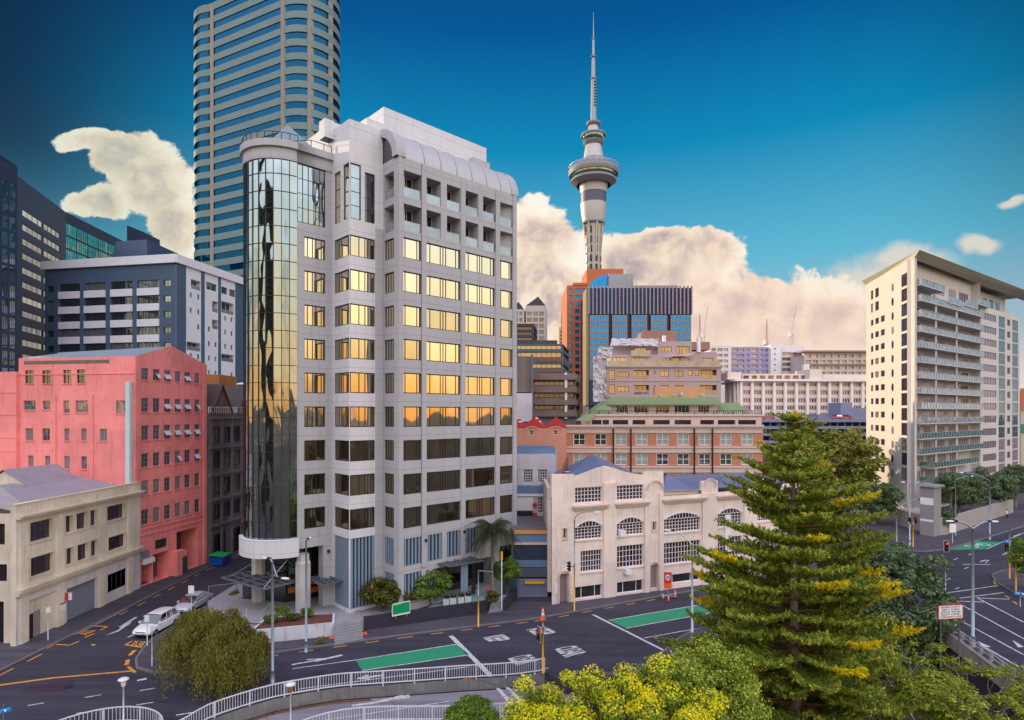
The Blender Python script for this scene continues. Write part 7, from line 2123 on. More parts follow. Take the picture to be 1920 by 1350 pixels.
# rounded trees in front of the office tower
broadleaf('round_tree', 'olive green bushy tree left of the green sign, before the pale office block', -12.4, 57.0, 1.1, 3.0, 1.9, 1.5, 1.35, 46, .62, 120, .17, L_CITD, 21, 'clipped round trees along the office front', .12)
broadleaf('round_tree', 'large bright green bushy tree immediately right of the green sign', -8.0, 59.2, 1.1, 3.15, 2.2, 1.6, 1.5, 54, .62, 120, .17, L_CIT, 22, 'clipped round trees along the office front', .12)
broadleaf('round_tree', 'small yellowish bushy tree squeezed between two larger round trees behind the green sign', -10.2, 58.4, 1.1, 2.7, 1.15, 1.0, 1.1, 26, .5, 110, .15, L_CITD, 23, 'clipped round trees along the office front', .09)
broadleaf('round_tree', 'round green tree beside the slatted gate at the right end of the office block', -.6, 62.6, .1, 3.65, 1.55, 1.3, 1.3, 40, .55, 120, .16, L_CIT, 24, 'clipped round trees along the office front', .1)
# planter shrubs
for i, (px, py, h, lab) in enumerate(((528, 1168, 1.55, 'small leafy standard shrub, tallest plant in the white planter'), (506, 1172, .7, 'low green shrub at the left end of the white planter'), (573, 1160, .75, 'broad low shrub at the right of the white planter by the lamp post'), (548, 1166, .5, 'little dark shrub in the middle of the white planter'))):
    p = G2(px, py, 1.3)
    broadleaf('shrub', lab, p.x, p.y+.3, 1.35, 1.35+h*.62, .55 if h < 1 else .5, .5, h*.4, 14, .28, 60, .12, L_CIT if i != 3 else L_CITD, 40+i, 'shrubs in the white planter', .03, cat='shrub')
p = G2(1597, 0) if False else G2(470, 1142)
broadleaf('shrub', 'low green shrub behind the silver car near the temporary fence', -29.2, 62.5, .1, .7, 1.1, .8, .6, 16, .35, 60, .13, L_CIT, 47, None, .04, cat='shrub')
broadleaf('shrub', 'tiny dry tuft at the foot of the lamp post by the planter', G2(581, 1218).x+.5, G2(581, 1218).y+.8, .13, .5, .45, .35, .35, 8, .2, 40, .1, L_WIL, 48, None, .02, cat='shrub')
broadleaf('shrub', 'dark upright shrub behind the red banner', -1.9, 58.2, 1.1, 2.0, .55, .45, .8, 14, .3, 60, .12, L_CITD, 49, None, .04, cat='shrub')
# weeping tree by the corner
def weeping(label, x, y, zb, ztop, rx, ry, seed, mat):
    rng = np.random.default_rng(seed); t = thing('weeping_tree', label, 'tree', (x, y, zb))
    nl = 30; la = rng.uniform(0, 2*pi, nl); lr_ = np.sqrt(rng.uniform(0, 1, nl)); LX_ = x+np.cos(la)*lr_*rx*.82; LY_ = y+np.sin(la)*lr_*ry*.82
    LZ_ = zb+(ztop-zb)*(1-.38*lr_**2.2)*rng.uniform(.82, 1.04, nl); LR_ = rng.uniform(.55, 1.25, nl)
    ns = 1300; li = rng.integers(0, nl, ns); A = rng.uniform(0, 2*pi, ns); rad = np.sqrt(rng.uniform(0, 1, ns))
    X = LX_[li]+np.cos(A)*rad*LR_[li]; Y = LY_[li]+np.sin(A)*rad*LR_[li]; ZT = LZ_[li]-.55*LR_[li]*rad**2
    ln = rng.uniform(.6, 3.6, ns)*(.6+.7*rad)*(.7+.6*rng.random(ns))
    per = 56; k = np.repeat(np.arange(ns), per); f = np.tile(np.linspace(0, 1, per), ns)
    out = np.stack([np.cos(A), np.sin(A)], 1)
    sway = rng.normal(size=(ns, 2))*.22
    P = np.stack([X[k]+out[k, 0]*f*.3+sway[k, 0]*f*f+rng.normal(size=len(k))*.10, Y[k]+out[k, 1]*f*.3+sway[k, 1]*f*f+rng.normal(size=len(k))*.10, ZT[k]-f*ln[k]+rng.normal(size=len(k))*.05], 1)
    P = P[P[:, 2] > zb+.15]
    N = rng.normal(size=P.shape); N[:, 2] *= .3; D = np.tile([0, 0, -1.0], (len(P), 1))+rng.normal(size=P.shape)*.35
    leafmesh('crown', P, N, .085, mat, t, 2.0, rng, D)
    tb = MB(BARK); rnd = random.Random(seed)
    tb.tube([(x, y, zb-.1), (x+.15, y, zb+1.4), (x, y, zb+2.6)], [.28, .22, .16], 8)
    for i in range(22):
        a = rnd.uniform(0, 2*pi); r_ = rnd.uniform(.4, .85); tb.tube([(x, y, zb+1.2+rnd.random()), (x+cos(a)*rx*r_*.5, y+sin(a)*ry*r_*.5, zb+(ztop-zb)*.75), (x+cos(a)*rx*r_, y+sin(a)*ry*r_, zb+(ztop-zb)*.72)], [.12, .07, .03], 5)
    tb.build('trunk', t, smooth=True); return t
weeping('rust tinged weeping tree at the street corner behind the white railing', -22.2, 43.9, 0, 6.0, 4.3, 3.1, 5, L_WIL)
# street trees at the right
broadleaf('street_tree', 'dark grey green round tree left of the grey pylon', G2(1660, 990).x, G2(1660, 990).y+3, 0, 4.6, 4.6, 3.6, 3.2, 100, 1.0, 150, .26, L_POH, 31, 'dark street trees below the apartment tower', .28, BARK_P, stems=2)
broadleaf('street_tree', 'broad dark tree behind the double street lamp', G2(1832, 985).x, G2(1832, 985).y+5, 0, 5.4, 4.9, 3.8, 3.3, 110, 1.05, 150, .26, L_POH, 32, 'dark street trees below the apartment tower', .28, BARK_P, stems=3)
broadleaf('street_tree', 'dark tree rising behind the long curved lamp arm at the right', 94, 118, 0, 5.6, 4.8, 4, 3.6, 100, 1.05, 140, .28, L_POH, 33, 'dark street trees below the apartment tower', .3, BARK_P, stems=2)
broadleaf('street_tree', 'dark tree cut by the right frame edge, farthest along the boundary wall', 107, 127, 0, 5.6, 4.5, 4, 3.5, 80, 1.05, 140, .28, L_POH, 34, 'dark street trees below the apartment tower', .3, BARK_P, stems=2)
broadleaf('street_tree', 'huge dark round tree just right of the tall pine', 37.5, 58.5, -6, 1.0, 4.6, 4.5, 6.4, 190, 1.05, 170, .24, L_POH, 35, 'dark street trees below the apartment tower', .35, BARK_P, flat=.8)
broadleaf('street_tree', 'tall olive tree against the lower left wall of the apartment tower', 68, 126, 0, 9.5, 9.5, 6.5, 7.6, 170, 1.6, 150, .42, L_FAR, 36, None, .5, BARK_P)
broadleaf('street_tree', 'yellow olive tree peeking left of the pine top', 53, 112, 0, 9.5, 4.5, 4, 7, 90, 1.3, 120, .36, L_FAR, 37, None, .4, BARK_P)
broadleaf('shrub', 'small leafy tree cut off by the right edge of the picture', 58.0, 66.3, 0, 3.9, 2.3, 2, 2.6, 50, .8, 110, .2, L_SHR, 38, None, .12, cat='shrub')
# foreground: yellow flowering tree, clipped shrub, bushes under the pine
broadleaf('flowering_tree', 'yellow flowering tree spilling over the railing in the bottom foreground', 5.6, 29.5, -6, 3.4, 6.1, 3.2, 3.7, 230, .55, 330, .10, L_YG, 51, None, .25, bloom=(L_YEL, .48, .10))
broadleaf('flowering_tree', 'lower yellow flowering bush at the left end of the foreground blossom', 1.4, 31.5, -6, 2.5, 2.0, 2.2, 3.0, 70, .55, 300, .10, L_YG, 59, None, .2, bloom=(L_YEL, .48, .10))
broadleaf('leafy_tree', 'yellow green leafy tree between the flowering tree and the tall pine', 10.5, 33.5, -6, 3.2, 4.0, 3.5, 3.7, 170, .62, 330, .11, L_YG, 52, None, .25, bloom=(leaf('pale_lime_tip', (.30, .42, .05), (.55, .62, .10)), .2, .10))
broadleaf('leafy_tree', 'olive bush under the left skirts of the tall pine', 14.3, 45.0, -6, -.6, 3.4, 3, 3.8, 90, .8, 180, .2, L_FAR, 53, None, .25)
broadleaf('shrub', 'rounded bright green shrub at the bottom left of the flowering tree', -2.4, 35.6, -6, 1.5, 1.85, 1.7, 1.7, 75, .45, 260, .10, L_SHR, 54, None, .2, cat='shrub')
broadleaf('shrub', 'sliver of green shrub poking up at the bottom edge by the small lamp', -12.7, 34.9, -6, .55, .75, .6, .6, 16, .3, 90, .12, L_SHR, 55, None, .1, cat='shrub')
# open airy tree at the bottom right
def airy(label, x, y, zb, seed):
    rng = np.random.default_rng(seed); rnd = random.Random(seed)
    t = thing('open_tree', label, 'tree', (x, y, zb)); tb = MB(BARK_P); tips = []
    def grow(p, d, l, r_, lev):
        q = p+d*l; tb.tube([p, p.lerp(q, .5)+Vector((rnd.uniform(-.1, .1), rnd.uniform(-.1, .1), 0))*l, q], [r_, r_*.85, r_*.7], 6, cap=False)
        if lev == 0: tips.append(q); return
        for _ in range(rnd.choice((2, 3, 3)) if lev > 1 else 4):
            nd = (d+Vector((rnd.uniform(-1, 1), rnd.uniform(-1, 1), rnd.uniform(-.35, .45)))*.85).normalized(); grow(q, nd, l*rnd.uniform(.62, .86), r_*.66, lev-1)
    for s in range(3):
        grow(Vector((x+s*.5-.5, y, zb)), Vector((rnd.uniform(-.22, .22), rnd.uniform(-.2, .2), 1)).normalized(), 3.6, .17, 5)
    tb.build('trunk', t, smooth=True)
    C = np.array([tuple(q) for q in tips]); per = 60
    k = np.repeat(np.arange(len(C)), per); v = sph(rng, len(k)); P = C[k]+v*rng.uniform(.1, .55, (len(k), 1))*np.array([1, 1, .55])
    leafmesh('crown', P, v*.5+np.array([0, 0, .8]), .12, leaf('fresh_lime_leaf', (.12, .18, .02), (.36, .40, .04), (.58, .54, .04), .15), t, 1.8, rng); return t
airy('open branched lime leaved tree below the white bus sign at the bottom right', 27.6, 36.5, -6, 8)
broadleaf('leafy_tree', 'dark green thicket at the bottom right beneath the open lime tree', 27.5, 34.5, -6, -2.2, 4.6, 3.0, 2.6, 110, .8, 190, .18, L_POH, 56, None, .2)
broadleaf('leafy_tree', 'dark shaded bush at the foot of the tall pine', 20.5, 35.5, -6, -3.5, 4.2, 3, 2.6, 90, .8, 170, .18, L_CITD, 57, None, .2)
# palm
def palm(label, x, y, zb, zc, seed, L=3.0, n=80, cat='palm'):
    rng = np.random.default_rng(seed); rnd = random.Random(seed)
    t = thing('palm_tree', label, cat, (x, y, zb)); tb = MB(BARK_P)
    tb.lathe([(.24, zb-.1), (.18, zb+.8), (.17, zc-1.1), (.30, zc-.6), (.24, zc-.1)], (x, y), 10); tb.build('trunk', t, smooth=True)
    fr = MB(leaf('palm_frond', (.02, .035, .012), (.07, .085, .03), (.18, .13, .06), .08))
    for i in range(n):
        a = rnd.uniform(0, 2*pi); el = rnd.uniform(-.35, 1.15); l = L*rnd.uniform(.8, 1.1)
        h = Vector((cos(a), sin(a), 0)); p = Vector((x, y, zc)); m = 14; prev = p; side = Vector((-sin(a), cos(a), 0))
        for k in range(1, m+1):
            f = k/m; q = Vector((x, y, zc))+h*(l*f*cos(el*.6))+Vector((0, 0, l*(sin(el)*f-.75*f*f)))
            w = .62*sin(pi*min(1, f*.9+.1))*L/3
            for s in (-1, 1):
                for j in range(2):
                    b0 = prev.lerp(q, j*.5); b1 = prev.lerp(q, j*.5+.3); tip = b0+side*s*w+(q-prev)*1.2+Vector((0, 0, -w*.75+rnd.uniform(-.06, .06)))
                    fr.face(b0, b1, tip)
            prev = q
    fr.build('crown', t); return t
palm('shaggy palm tree in front of the right end of the office block', -2.0, 61.5, 1.0, 8.4, 3)
palm('small green palm between the grey pylon and the dark street trees', G2(1772, 1003).x+1.5, 99.5, 3, 7.2, 4, 2.6, 34)
# hanging creeper over the boundary wall
broadleaf('shrub', 'dark creeper hanging over the beige wall right of the pylon', G2(1768, 1003).x+.6, 98.4, 1.4, 2.8, 1.4, .6, 1.6, 30, .5, 90, .2, L_POH, 58, None, .05, cat='creeper')

# the Norfolk pine
def norfolk(x, y, zb, zt, seed):
    rng = np.random.default_rng(seed); rnd = random.Random(seed)
    t = thing('norfolk_pine', 'tall layered Norfolk pine with green brush like branches and yellow tips, right foreground', 'pine tree', (x, y, zb))
    tr = MB(pm('pine_bark', (.20, .17, .15), .95, .3, 2, .4)); Ht = zt-zb
    tr.tube([(x, y, zb-.2), (x+.1, y, zb+Ht*.3), (x, y, zb+Ht*.7), (x, y, zt)], [.42, .34, .17, .03], 10); tr.build('trunk', t, smooth=True)
    br = MB(pm('rusty_branch', (.17, .07, .035), .9, .2, 2, .2))
    pts, nrm, dr, yp, yn, yd, gp, gn, gd2 = [], [], [], [], [], [], [], [], []
    z = zt-.15; w = 0
    def rad(zz):
        # half width read off the photo against height
        f = (zt-zz)/Ht
        return float(np.interp(f, [0, .02, .05, .10, .18, .30, .42, .55, .68, .80, .92, 1], [.25, .9, 1.35, 2.2, 3.7, 5.2, 6.4, 7.2, 7.7, 7.4, 6.6, 5.0]))
    while z > zb+1.5:
        nb_ = 4 if w < 2 else (5 if w < 5 else 7 if w < 14 else 8); r0 = rad(z); a0 = rnd.uniform(0, 2*pi)
        for i in range(nb_):
            a = a0+2*pi*i/nb_+rnd.uniform(-.18, .18); L = r0*rnd.uniform(.74, 1.10)
            if rnd.random() < .12: L *= .55
            h = np.array([cos(a), sin(a), 0]); sd = np.array([-sin(a), cos(a), 0])
            up_ = float(np.interp((zt-z)/Ht, [0, .1, .3, .55, 1], [.45, .36, .30, .14, -.02]))+rnd.uniform(-.06, .06)
            zb_ = z+rnd.uniform(-.25, .25)
            def cv(f): return np.array([x, y, zb_])+h*L*f+np.array([0, 0, L*(up_*f-.22*f*(1-f))])
            br.tube([tuple(cv(f)) for f in (0.01, .35, .7, .95)], [.07+.005*L, .055, .035, .015], 5, cap=False)
            m = max(4, int(L*(1-.12)/.30))
            bare = .30 if L > 3 else .12
            yel = rnd.random() < .14
            for j in range(m):
                f = bare+(1-bare)*(j+.5)/m
                c = cv(f)
                wid = (.42+1.05*min(1, L/5))*sin(pi*min(1, .18+.72*f))
                for s in ((-1, 1) if j < m-1 else (0,)):
                    l = wid*rnd.uniform(.75, 1.15) if s else .6
                    # a side finger sweeping out then up
                    nn_ = max(3, int(l/.13))
                    e = (sd*s*l*.85+h*l*.5) if s else h*l
                    ph = rnd.uniform(.18, .50)
                    for q in range(nn_):
                        g_ = (q+.5)/nn_; pc_ = c+e*g_+np.array([0, 0, ph*l*g_*g_+.03])
                        for _ in range(7):
                            tgt = (yp, yn, yd) if yel and f > .80 else (gp, gn, gd2) if (g_ > .62 and rnd.random() < .6) else (pts, nrm, dr)
                            tgt[0].append(pc_+rng.normal(size=3)*.05); tgt[1].append(rng.normal(size=3)); tgt[2].append(e/l*.6+np.array([0, 0, .75])+rng.normal(size=3)*.40)
        gap = float(np.interp((zt-z)/Ht, [0, .04, .15, .4, .6, 1], [.5, .8, .95, .92, .8, .8])); z -= gap*rnd.uniform(.85, 1.15); w += 1
    br.build('branches', t, smooth=True)
    leafmesh('crown', np.array(pts), np.array(nrm), .105, L_PINE, t, 2.9, rng, np.array(dr))
    leafmesh('lit_new_growth', np.array(gp), np.array(gn), .095, leaf('pine_lit_new_growth', (.22, .32, .035), (.44, .48, .06), (.66, .58, .06), .2), t, 2.7, rng, np.array(gd2))  # paler tips: new growth, with lit ends put into its colour
    if yp: leafmesh('yellow_tips', np.array(yp), np.array(yn), .13, L_PINEY, t, 2.2, rng, np.array(yd))
    return len(pts)
NP_ = norfolk(17.9, 38.0, -6, 19.95, 12)
# ------------------------------------------------------------ railings
RAILM = pm('white_railing_paint', (.70, .70, .74), .45, .06, 3, .03)
def railing(label, pts, z, h=1.0, step=.17, post=2.3, base=None, name='railing'):
    pts = [Vector(p) for p in pts]; t = thing(name, label, 'railing', (*pts[0], z))
    if base:
        cb = MB(CONC_D)
        for a, b in zip(pts[:-1], pts[1:]): strip(cb, a, b, base, z-.002, .12, .12)
        cb.build('plinth', t)
    rl = MB(RAILM); bars = MB(RAILM); ps = MB(RAILM)
    for a, b in zip(pts[:-1], pts[1:]):
        for zz in (z+.12, z+h): rl.bar((*a, zz), (*b, zz), .055, .07)
        L = (b-a).length; n = max(1, int(L/step))
        for i in range(n): p = a.lerp(b, (i+.5)/n); bars.bar((*p, z+.12), (*p, z+h), .028)
    acc = 0
    for i, (a, b) in enumerate(zip(pts[:-1], pts[1:])):
        L = (b-a).length; u = -acc
        while u < L:
            if u >= 0: p = a+(b-a)*(u/L); ps.bar((*p, z-.15), (*p, z+h+.03), .08)
            u += post
        acc = L-(u-post) if u-post >= 0 else acc+L
    p = pts[-1]; ps.bar((*p, z-.15), (*p, z+h+.03), .08)
    rl.build('rail', t)
    o = bars.build('baluster', t); o['kind'] = 'stuff'
    ps.build_parts('post', t); return t
def smoothline(P, k=6):
    out = []
    for i in range(len(P)-1):
        p0, p1, p2, p3 = P[max(0, i-1)], P[i], P[i+1], P[min(len(P)-1, i+2)]
        for j in range(k):
            t = j/k; out.append(.5*((2*p1)+(p2-p0)*t+(2*p0-5*p1+4*p2-p3)*t*t+(-p0+3*p1-3*p2+p3)*t*t*t))
    out.append(P[-1]); return out
railing('long curved white railing along the main road above the ramp', [V2(-22.0, 33), V2(-21.3, 35.6)]+[p+V2(0, -.02) for p in smoothline(FENCE, 2)], .03)
lowr = [V2(-15.5, 36.6), V2(-13.9, 38.4), V2(-12.3, 39.7), V2(-10.4, 40.4), V2(-8.0, 40.6), V2(-5, 40.6), V2(-1.5, 40.9), V2(.3, 41.1)]
railing('lower white railing on the near side of the ramp, partly behind the green shrub', smoothline(lowr, 2), -.80)
arcp = [V2(-24.9+3.85*cos(a), 35.0+3.85*sin(a)) for a in np.linspace(R(10), R(170), 17)]
railing('rounded white railing at the bottom left around the small globe lamp', arcp, .03)
# bridge parapet on the right
bp = [V2(41.9, 63.4), V2(40.0, 54.2), V2(37.5, 43.7), V2(33, 22)]
t = thing('bridge_parapet', 'weathered concrete bridge edge with low parapet posts at the lower right', 'parapet', (*bp[1], 0))
mb = MB(pm('weathered_concrete', (.30, .28, .25), .9, .3, .5, .25, streak=.5))
for a, b in zip(bp[:-1], bp[1:]):
    strip(mb, b, a, -1.1, .12, -.02, .35); strip(mb, b, a, -1.25, -1.0, .25, .0)
mb.build('edge_beam', t)
mb = MB(CONC); 
for a, b in zip(bp[:-1], bp[1:]):
    n = int((b-a).length/1.5)
    for i in range(n): p = a.lerp(b, i/n); mb.box(p.x-.02, p.y-.1, .1, p.x+.2, p.y+.1, .75)
    for zz in (.42, .74): mb.bar((*(a+V2(.09, 0)), zz), (*(b+V2(.09, 0)), zz), .09, .07)
mb.build('parapet_rail', t)

# ------------------------------------------------------------ lamps
LENS = pm('lamp_lens', (.75, .75, .72), .25, .05, 3)
POLE = pm('blue_grey_pole', (.30, .36, .42), .45, .06, 2, .02, metal=.3)
def lamp_post(name, label, p, h, arms, r=.10, group=None, z=0.0, base=None, poles=None):
    """arms: (angle, reach, rise, style)"""
    t = thing(name, label, 'street lamp', (p[0], p[1], z), group); mb = MB(poles or POLE)
    mb.tube([(p[0], p[1], z), (p[0], p[1], z+h*.5), (p[0], p[1], z+h)], [r, r*.8, r*.6], 10); mb.build('pole', t, smooth=True)
    b = MB(poles or POLE); b.tube([(p[0], p[1], z), (p[0], p[1], z+.9)], r*1.35, 10); b.build('base', t, smooth=True)
    for ang, reach, rise in arms:
        a = R(ang); pts = []
        for k in range(9):
            f = k/8; pts.append((p[0]+cos(a)*reach*f, p[1]+sin(a)*reach*f, z+h-.05+rise*sin(pi/2*f)))
        am = MB(poles or POLE); am.tube(pts, r*.5, 8); am.build('arm', t, smooth=True)
        e = Vector(pts[-1]); hd = MB(BLACKM); M = Matrix.Translation(e) @ Matrix.Rotation(a, 4, 'Z')
        hd.box(-.1, -.1, -.06, .2, .1, .10, M); o = hd.build('lamp_arm_clamp', t)
        hd = MB(LENS); vs = []
        for x_, w_, hh in ((.2, .09, .05), (.35, .15, .09), (.7, .15, .09), (.88, .06, .04)):
            for q in range(8): tt_ = 2*pi*q/8; vs.append(M @ Vector((x_, w_*cos(tt_), hh*sin(tt_))))
        hd.mesh(vs, [(8*i+q, 8*i+(q+1) % 8, 8*i+8+(q+1) % 8, 8*i+8+q) for i in range(3) for q in range(8)]+[tuple(range(8))[::-1], tuple(range(24, 32))]); hd.build('lamp_head', t, smooth=True)
    return t
p = G2(513, 1288); p = V2((511-CX)/F*44.6, 44.6)
lamp_post('street_lamp', 'grey street lamp rising behind the white railing in front of the glass corner', p, 9.0, [(150, .35, .25), (-15, .55, -1.1)], .12)
p = G2(574, 1222); t = lamp_post('street_lamp', 'slim grey pole beside the white planter, second post from the left corner', p, 9.4, [(90, .35, .05)], .11)
p = G2(1298, 1204); t = lamp_post('street_lamp', 'pale street lamp with bent arm just left of the tall pine', p, 8.6, [(155, 1.6, 1.1)], .11, poles=pm('white_pole', (.60, .62, .66), .4, .05, 2))
p = G2(1824, 1212); lamp_post('street_lamp', 'tall double headed street lamp on the bridge beside the bus sign', p, 10.2, [(180, 1.45, .65), (0, 1.35, .62)], .15)
p = G2(1681, 1031); lamp_post('street_lamp', 'street lamp with long curved arm left of the grey pylon', p, 6.2, [(5, 3.4, 1.2)], .11)
p = G2(1778, 1005); lamp_post('street_lamp', 'thin lamp post behind the small white sign by the pylon', (p.x+1.2, p.y), 9.2, [(10, 2.6, .6)], .10)
p = G2(1895, 1022); lamp_post('street_lamp', 'street lamp with left curving arm near the blue street sign', (p.x, p.y+4), 9.4, [(180, 3.9, 1.3)], .12)
p = G2(1712, 1026); lamp_post('street_lamp', 'white lamp post with a small top lamp left of the pylon above the signals', (p.x+.1, p.y+.9), 9.6, [(180, .5, .1)], .09, poles=MATS['white_pole'])
def globe_lamp(label, px, pyt, pyb, z, Yd, gm):
    p = P2(px, Yd); t = thing('garden_lamp', label, 'lamp', (*p, z)); zt = zat(Yd, pyt)
    mb = MB(WHITE); mb.tube([(*p, z-.1), (*p, zt-.55)], .05, 8); mb.build('pole', t, smooth=True)
    mb = MB(gm); mb.lathe([(.06, zt-.6), (.13, zt-.5), (.17, zt-.15), (0, zt-.15)], tuple(p), 14); mb.build('lamp_bowl', t, smooth=True)
    mb = MB(LENS); mb.lathe([(.0, zt-.16), (.30, zt-.15), (.33, zt-.08), (.2, zt), (0, zt+.02)], tuple(p), 16); mb.build('lamp_hood', t, smooth=True)
globe_lamp('white garden lamp with flat hood inside the rounded railing at bottom left', 231.5, 1271, 1350, .0, 38.0, LENS)
globe_lamp('white garden lamp with an amber bowl standing on the ramp', 545, 1280, 1345, -.85, 37.0, pm('amber_bowl', (.30, .14, .03), .3))

# ------------------------------------------------------------ signals
HOUS = pm('signal_housing', (.015, .015, .017), .4, .1, 3); BOARD = pm('signal_board_edge', (.45, .45, .46), .5)
def lit(name, col, s): return pm(name, col, .3, 0, 1, 0, emit=(col, s))
L_R = lit('red_signal_light', (1, .02, .02), 6.0); L_G = lit('green_signal_light', (.02, 1, .35), 3.0); L_OFF = pm('unlit_lens', (.04, .03, .03), .25)
def signal_head(t, x, y, zc, ang, on=None, big=1.0, board=False):
    """three-aspect head facing ang (degrees)"""
    M = Matrix.Translation((x, y, zc)) @ Matrix.Rotation(R(ang)+pi/2, 4, 'Z')
    b = MB(HOUS); w, h = .15*big, .48*big
    b.box(-w, -.10, -h, w, .10, h, M)
    for k in (-1, 0, 1): 
        z_ = k*.31*big; pts = [M @ Vector((.12*big*cos(q), -.10-.16*(sin(q) > -.3), z_+.12*big*sin(q))) for q in np.linspace(0, 2*pi, 11)[:-1]]
        in_ = [M @ Vector((.12*big*cos(q), -.10, z_+.12*big*sin(q))) for q in np.linspace(0, 2*pi, 11)[:-1]]
        b.mesh(in_+pts, [(i, (i+1) % 10, 10+(i+1) % 10, 10+i) for i in range(10) if sin(2*pi*(i+.5)/10) > -.35])
    ho = b.build('signal_head', t)
    if board: 
        bb_ = MB(BOARD); bb_.box(-w-.12, -.02, -h-.12, w+.12, .02, h+.12, M); bb_.use(HOUS); bb_.box(-w-.07, -.035, -h-.07, w+.07, -.021, h+.07, M); bb_.build('backboard', ho)
    for k, nm in ((1, 'r'), (0, 'a'), (-1, 'g')):
        m_ = L_R if (nm == 'r' and on == 'r') else L_G if (nm == 'g' and on == 'g') else L_OFF
        l_ = MB(m_); z_ = k*.31*big; l_.face(*[M @ Vector((.10*big*cos(q), -.115, z_+.10*big*sin(q))) for q in np.linspace(0, 2*pi, 13)[:-1]]); l_.build('lens', ho)
def signal(label, p, h, yellow, heads, z=.13, extra=None, top=None):
    t = thing('traffic_signal', label, 'traffic light', (p[0], p[1], z), None)
    mb = MB(YEL); mb.tube([(p[0], p[1], z), (p[0], p[1], z+yellow)], .075, 10); mb.build('yellow_post', t, smooth=True)
    if h > yellow: mb = MB(top or POLE); mb.tube([(p[0], p[1], z+yellow), (p[0], p[1], z+h)], .065, 10); mb.build('pole', t, smooth=True)
    for dx, dz, ang, on, bd in heads:
        q = (p[0]+dx, p[1], z+dz)
        b = MB(HOUS); b.bar((p[0], p[1], z+dz), q, .06); b.build('bracket', t)
        signal_head(t, q[0], q[1], q[2], ang, on, 1, bd)
    return t
p = G2(897, 1178); t = signal('traffic signal on yellow post in front of the terrace with pale upper pole', p, 5.3, 2.9, [(-.42, 3.6, 150, None, False), (1.55, 5.3, 60, None, False)])
mb = MB(POLE); mb.bar((p.x, p.y, 5.4), (p.x+1.5, p.y, 5.3), .08); mb.build('arm', t)
mb = MB(YEL); mb.tube([(p.x+2.15, p.y+2, 5.9), (p.x+2.15, p.y+2, 6.7)], .1, 8); mb.use(WHITE); mb.tube([(p.x+2.15, p.y+2, 1.1), (p.x+2.15, p.y+2, 5.9)], .05, 8); tag(mb.build('banner_pole'), 'thin white pole with yellow top behind the signal near the palm', 'pole')
p = G2(1018, 1262); t = signal('traffic signal at the end of the white railing with an orange cone stuck on top', p, 4.1, 3.6, [(-.30, 3.0, 200, 'r', True)], z=.0)
mb = MB(RED); mb.box(p.x-.42, p.y-.2, 3.1, p.x-.2, p.y-.12, 3.5); mb.build('red_flag', t)
p = G2(1077, 1148); t = signal('tall signal pole with curved lamp arm before the left end of the cream warehouse', p, 9.2, 4.8, [(-.5, 4.5, 160, 'x', False)])
am = MB(POLE); am.tube([(p.x+1.3*(1-cos(q)), p.y-.1*q, 9.3+.9*sin(q)) for q in np.linspace(0, pi/2, 8)]+[(p.x+2.0, p.y-.2, 10.2)], .06, 8); am.build('arm', t, smooth=True)
hd = MB(LENS); hd.box(p.x+1.9, p.y-.35, 10.1, p.x+2.6, p.y-.05, 10.28); hd.build('lamp_head', t)
p = G2(1712, 1027); signal('pair of signals back to back on a yellow post left of the grey pylon', p, 4.6, 3.3, [(-.5, 3.95, 190, 'g', False), (.4, 4.0, 290, 'r', False)])
p = G2(1893, 1086); signal('signal pair on a yellow post beneath the blue street sign', p, 6.2, 3.2, [(-.35, 3.75, 200, None, False), (.4, 3.8, 160, None, False)])
p = G2(1905, 1112); signal('signal showing red on a short yellow post at the right edge', p, 4.3, 4.2, [(.32, 3.3, 265, 'r', True)])
Yh = 47.0; p = P2(1773, Yh); t = thing('traffic_signal', 'single red signal head with white backboard hanging over the junction', 'traffic light', (*p, 0)); 
Yh = 68; p = P2(1773, Yh); t.location = (*p, 0)
mb = MB(POLE); mb.tube([(p.x, p.y, 0), (p.x, p.y, 4.2)], .06, 8); mb.build('pole', t, smooth=True); signal_head(t, p.x, p.y-.12, zat(Yh, 1024), 262, 'r', 1.1, True)

# ------------------------------------------------------------ signs
def lines_on(t, txts, a, b, z0, z1, mat, out, pad=.08):
    """rows of lettering on the vertical board a-b"""
    d = (b-a).normalized(); n = len(txts); nin = V2(-d.y, d.x); L = (b-a).length
    mx = max(len(x) for x in txts)
    for i, tx in enumerate(txts):
        zt = z1-(z1-z0)*(i+.16)/n; zb_ = z1-(z1-z0)*(i+.84)/n; w = L*(1-2*pad)*(.35+.65*len(tx)/mx)
        p, q = (a+b)/2-d*w/2-nin*out, (a+b)/2+d*w/2-nin*out
        text_on(tx, ((p.x, p.y, zb_), (q.x, q.y, zb_), (q.x, q.y, zt), (p.x, p.y, zt)), mat, None, 'lettering', t)
INK = pm('black_ink', (.01, .01, .01), .6)
# bus sign
Yb = 42.0; a, b = P2(1759, Yb), P2(1806, Yb+.3); t = thing('road_sign', 'white red bordered road sign on two posts reading buses only may turn right', 'sign', (*((a+b)/2), -6))
z1, z0 = zat(Yb, 1135), zat(Yb, 1162.5)
mb = MB(RED); strip(mb, a, b, z0, z1, 0, .03); mb.use(WHITE); d = (b-a).normalized(); strip(mb, a+d*.07, b-d*.07, z0+.07, z1-.07, .006, -.002); mb.build('sign_plate', t)
lines_on(t, ['BUSES ONLY', 'MAY TURN', 'RIGHT FROM', 'RIGHT HAND', 'THROUGH LANE'], a+d*.09, b-d*.09, z0+.10, z1-.09, INK, .012, .03)
for f in (.13, .87): mb = MB(POLE); p = a.lerp(b, f)+V2(0, .08); mb.tube([(*p, -6), (*p, z1-.1)], .05, 8); mb.build('post', t, smooth=True)
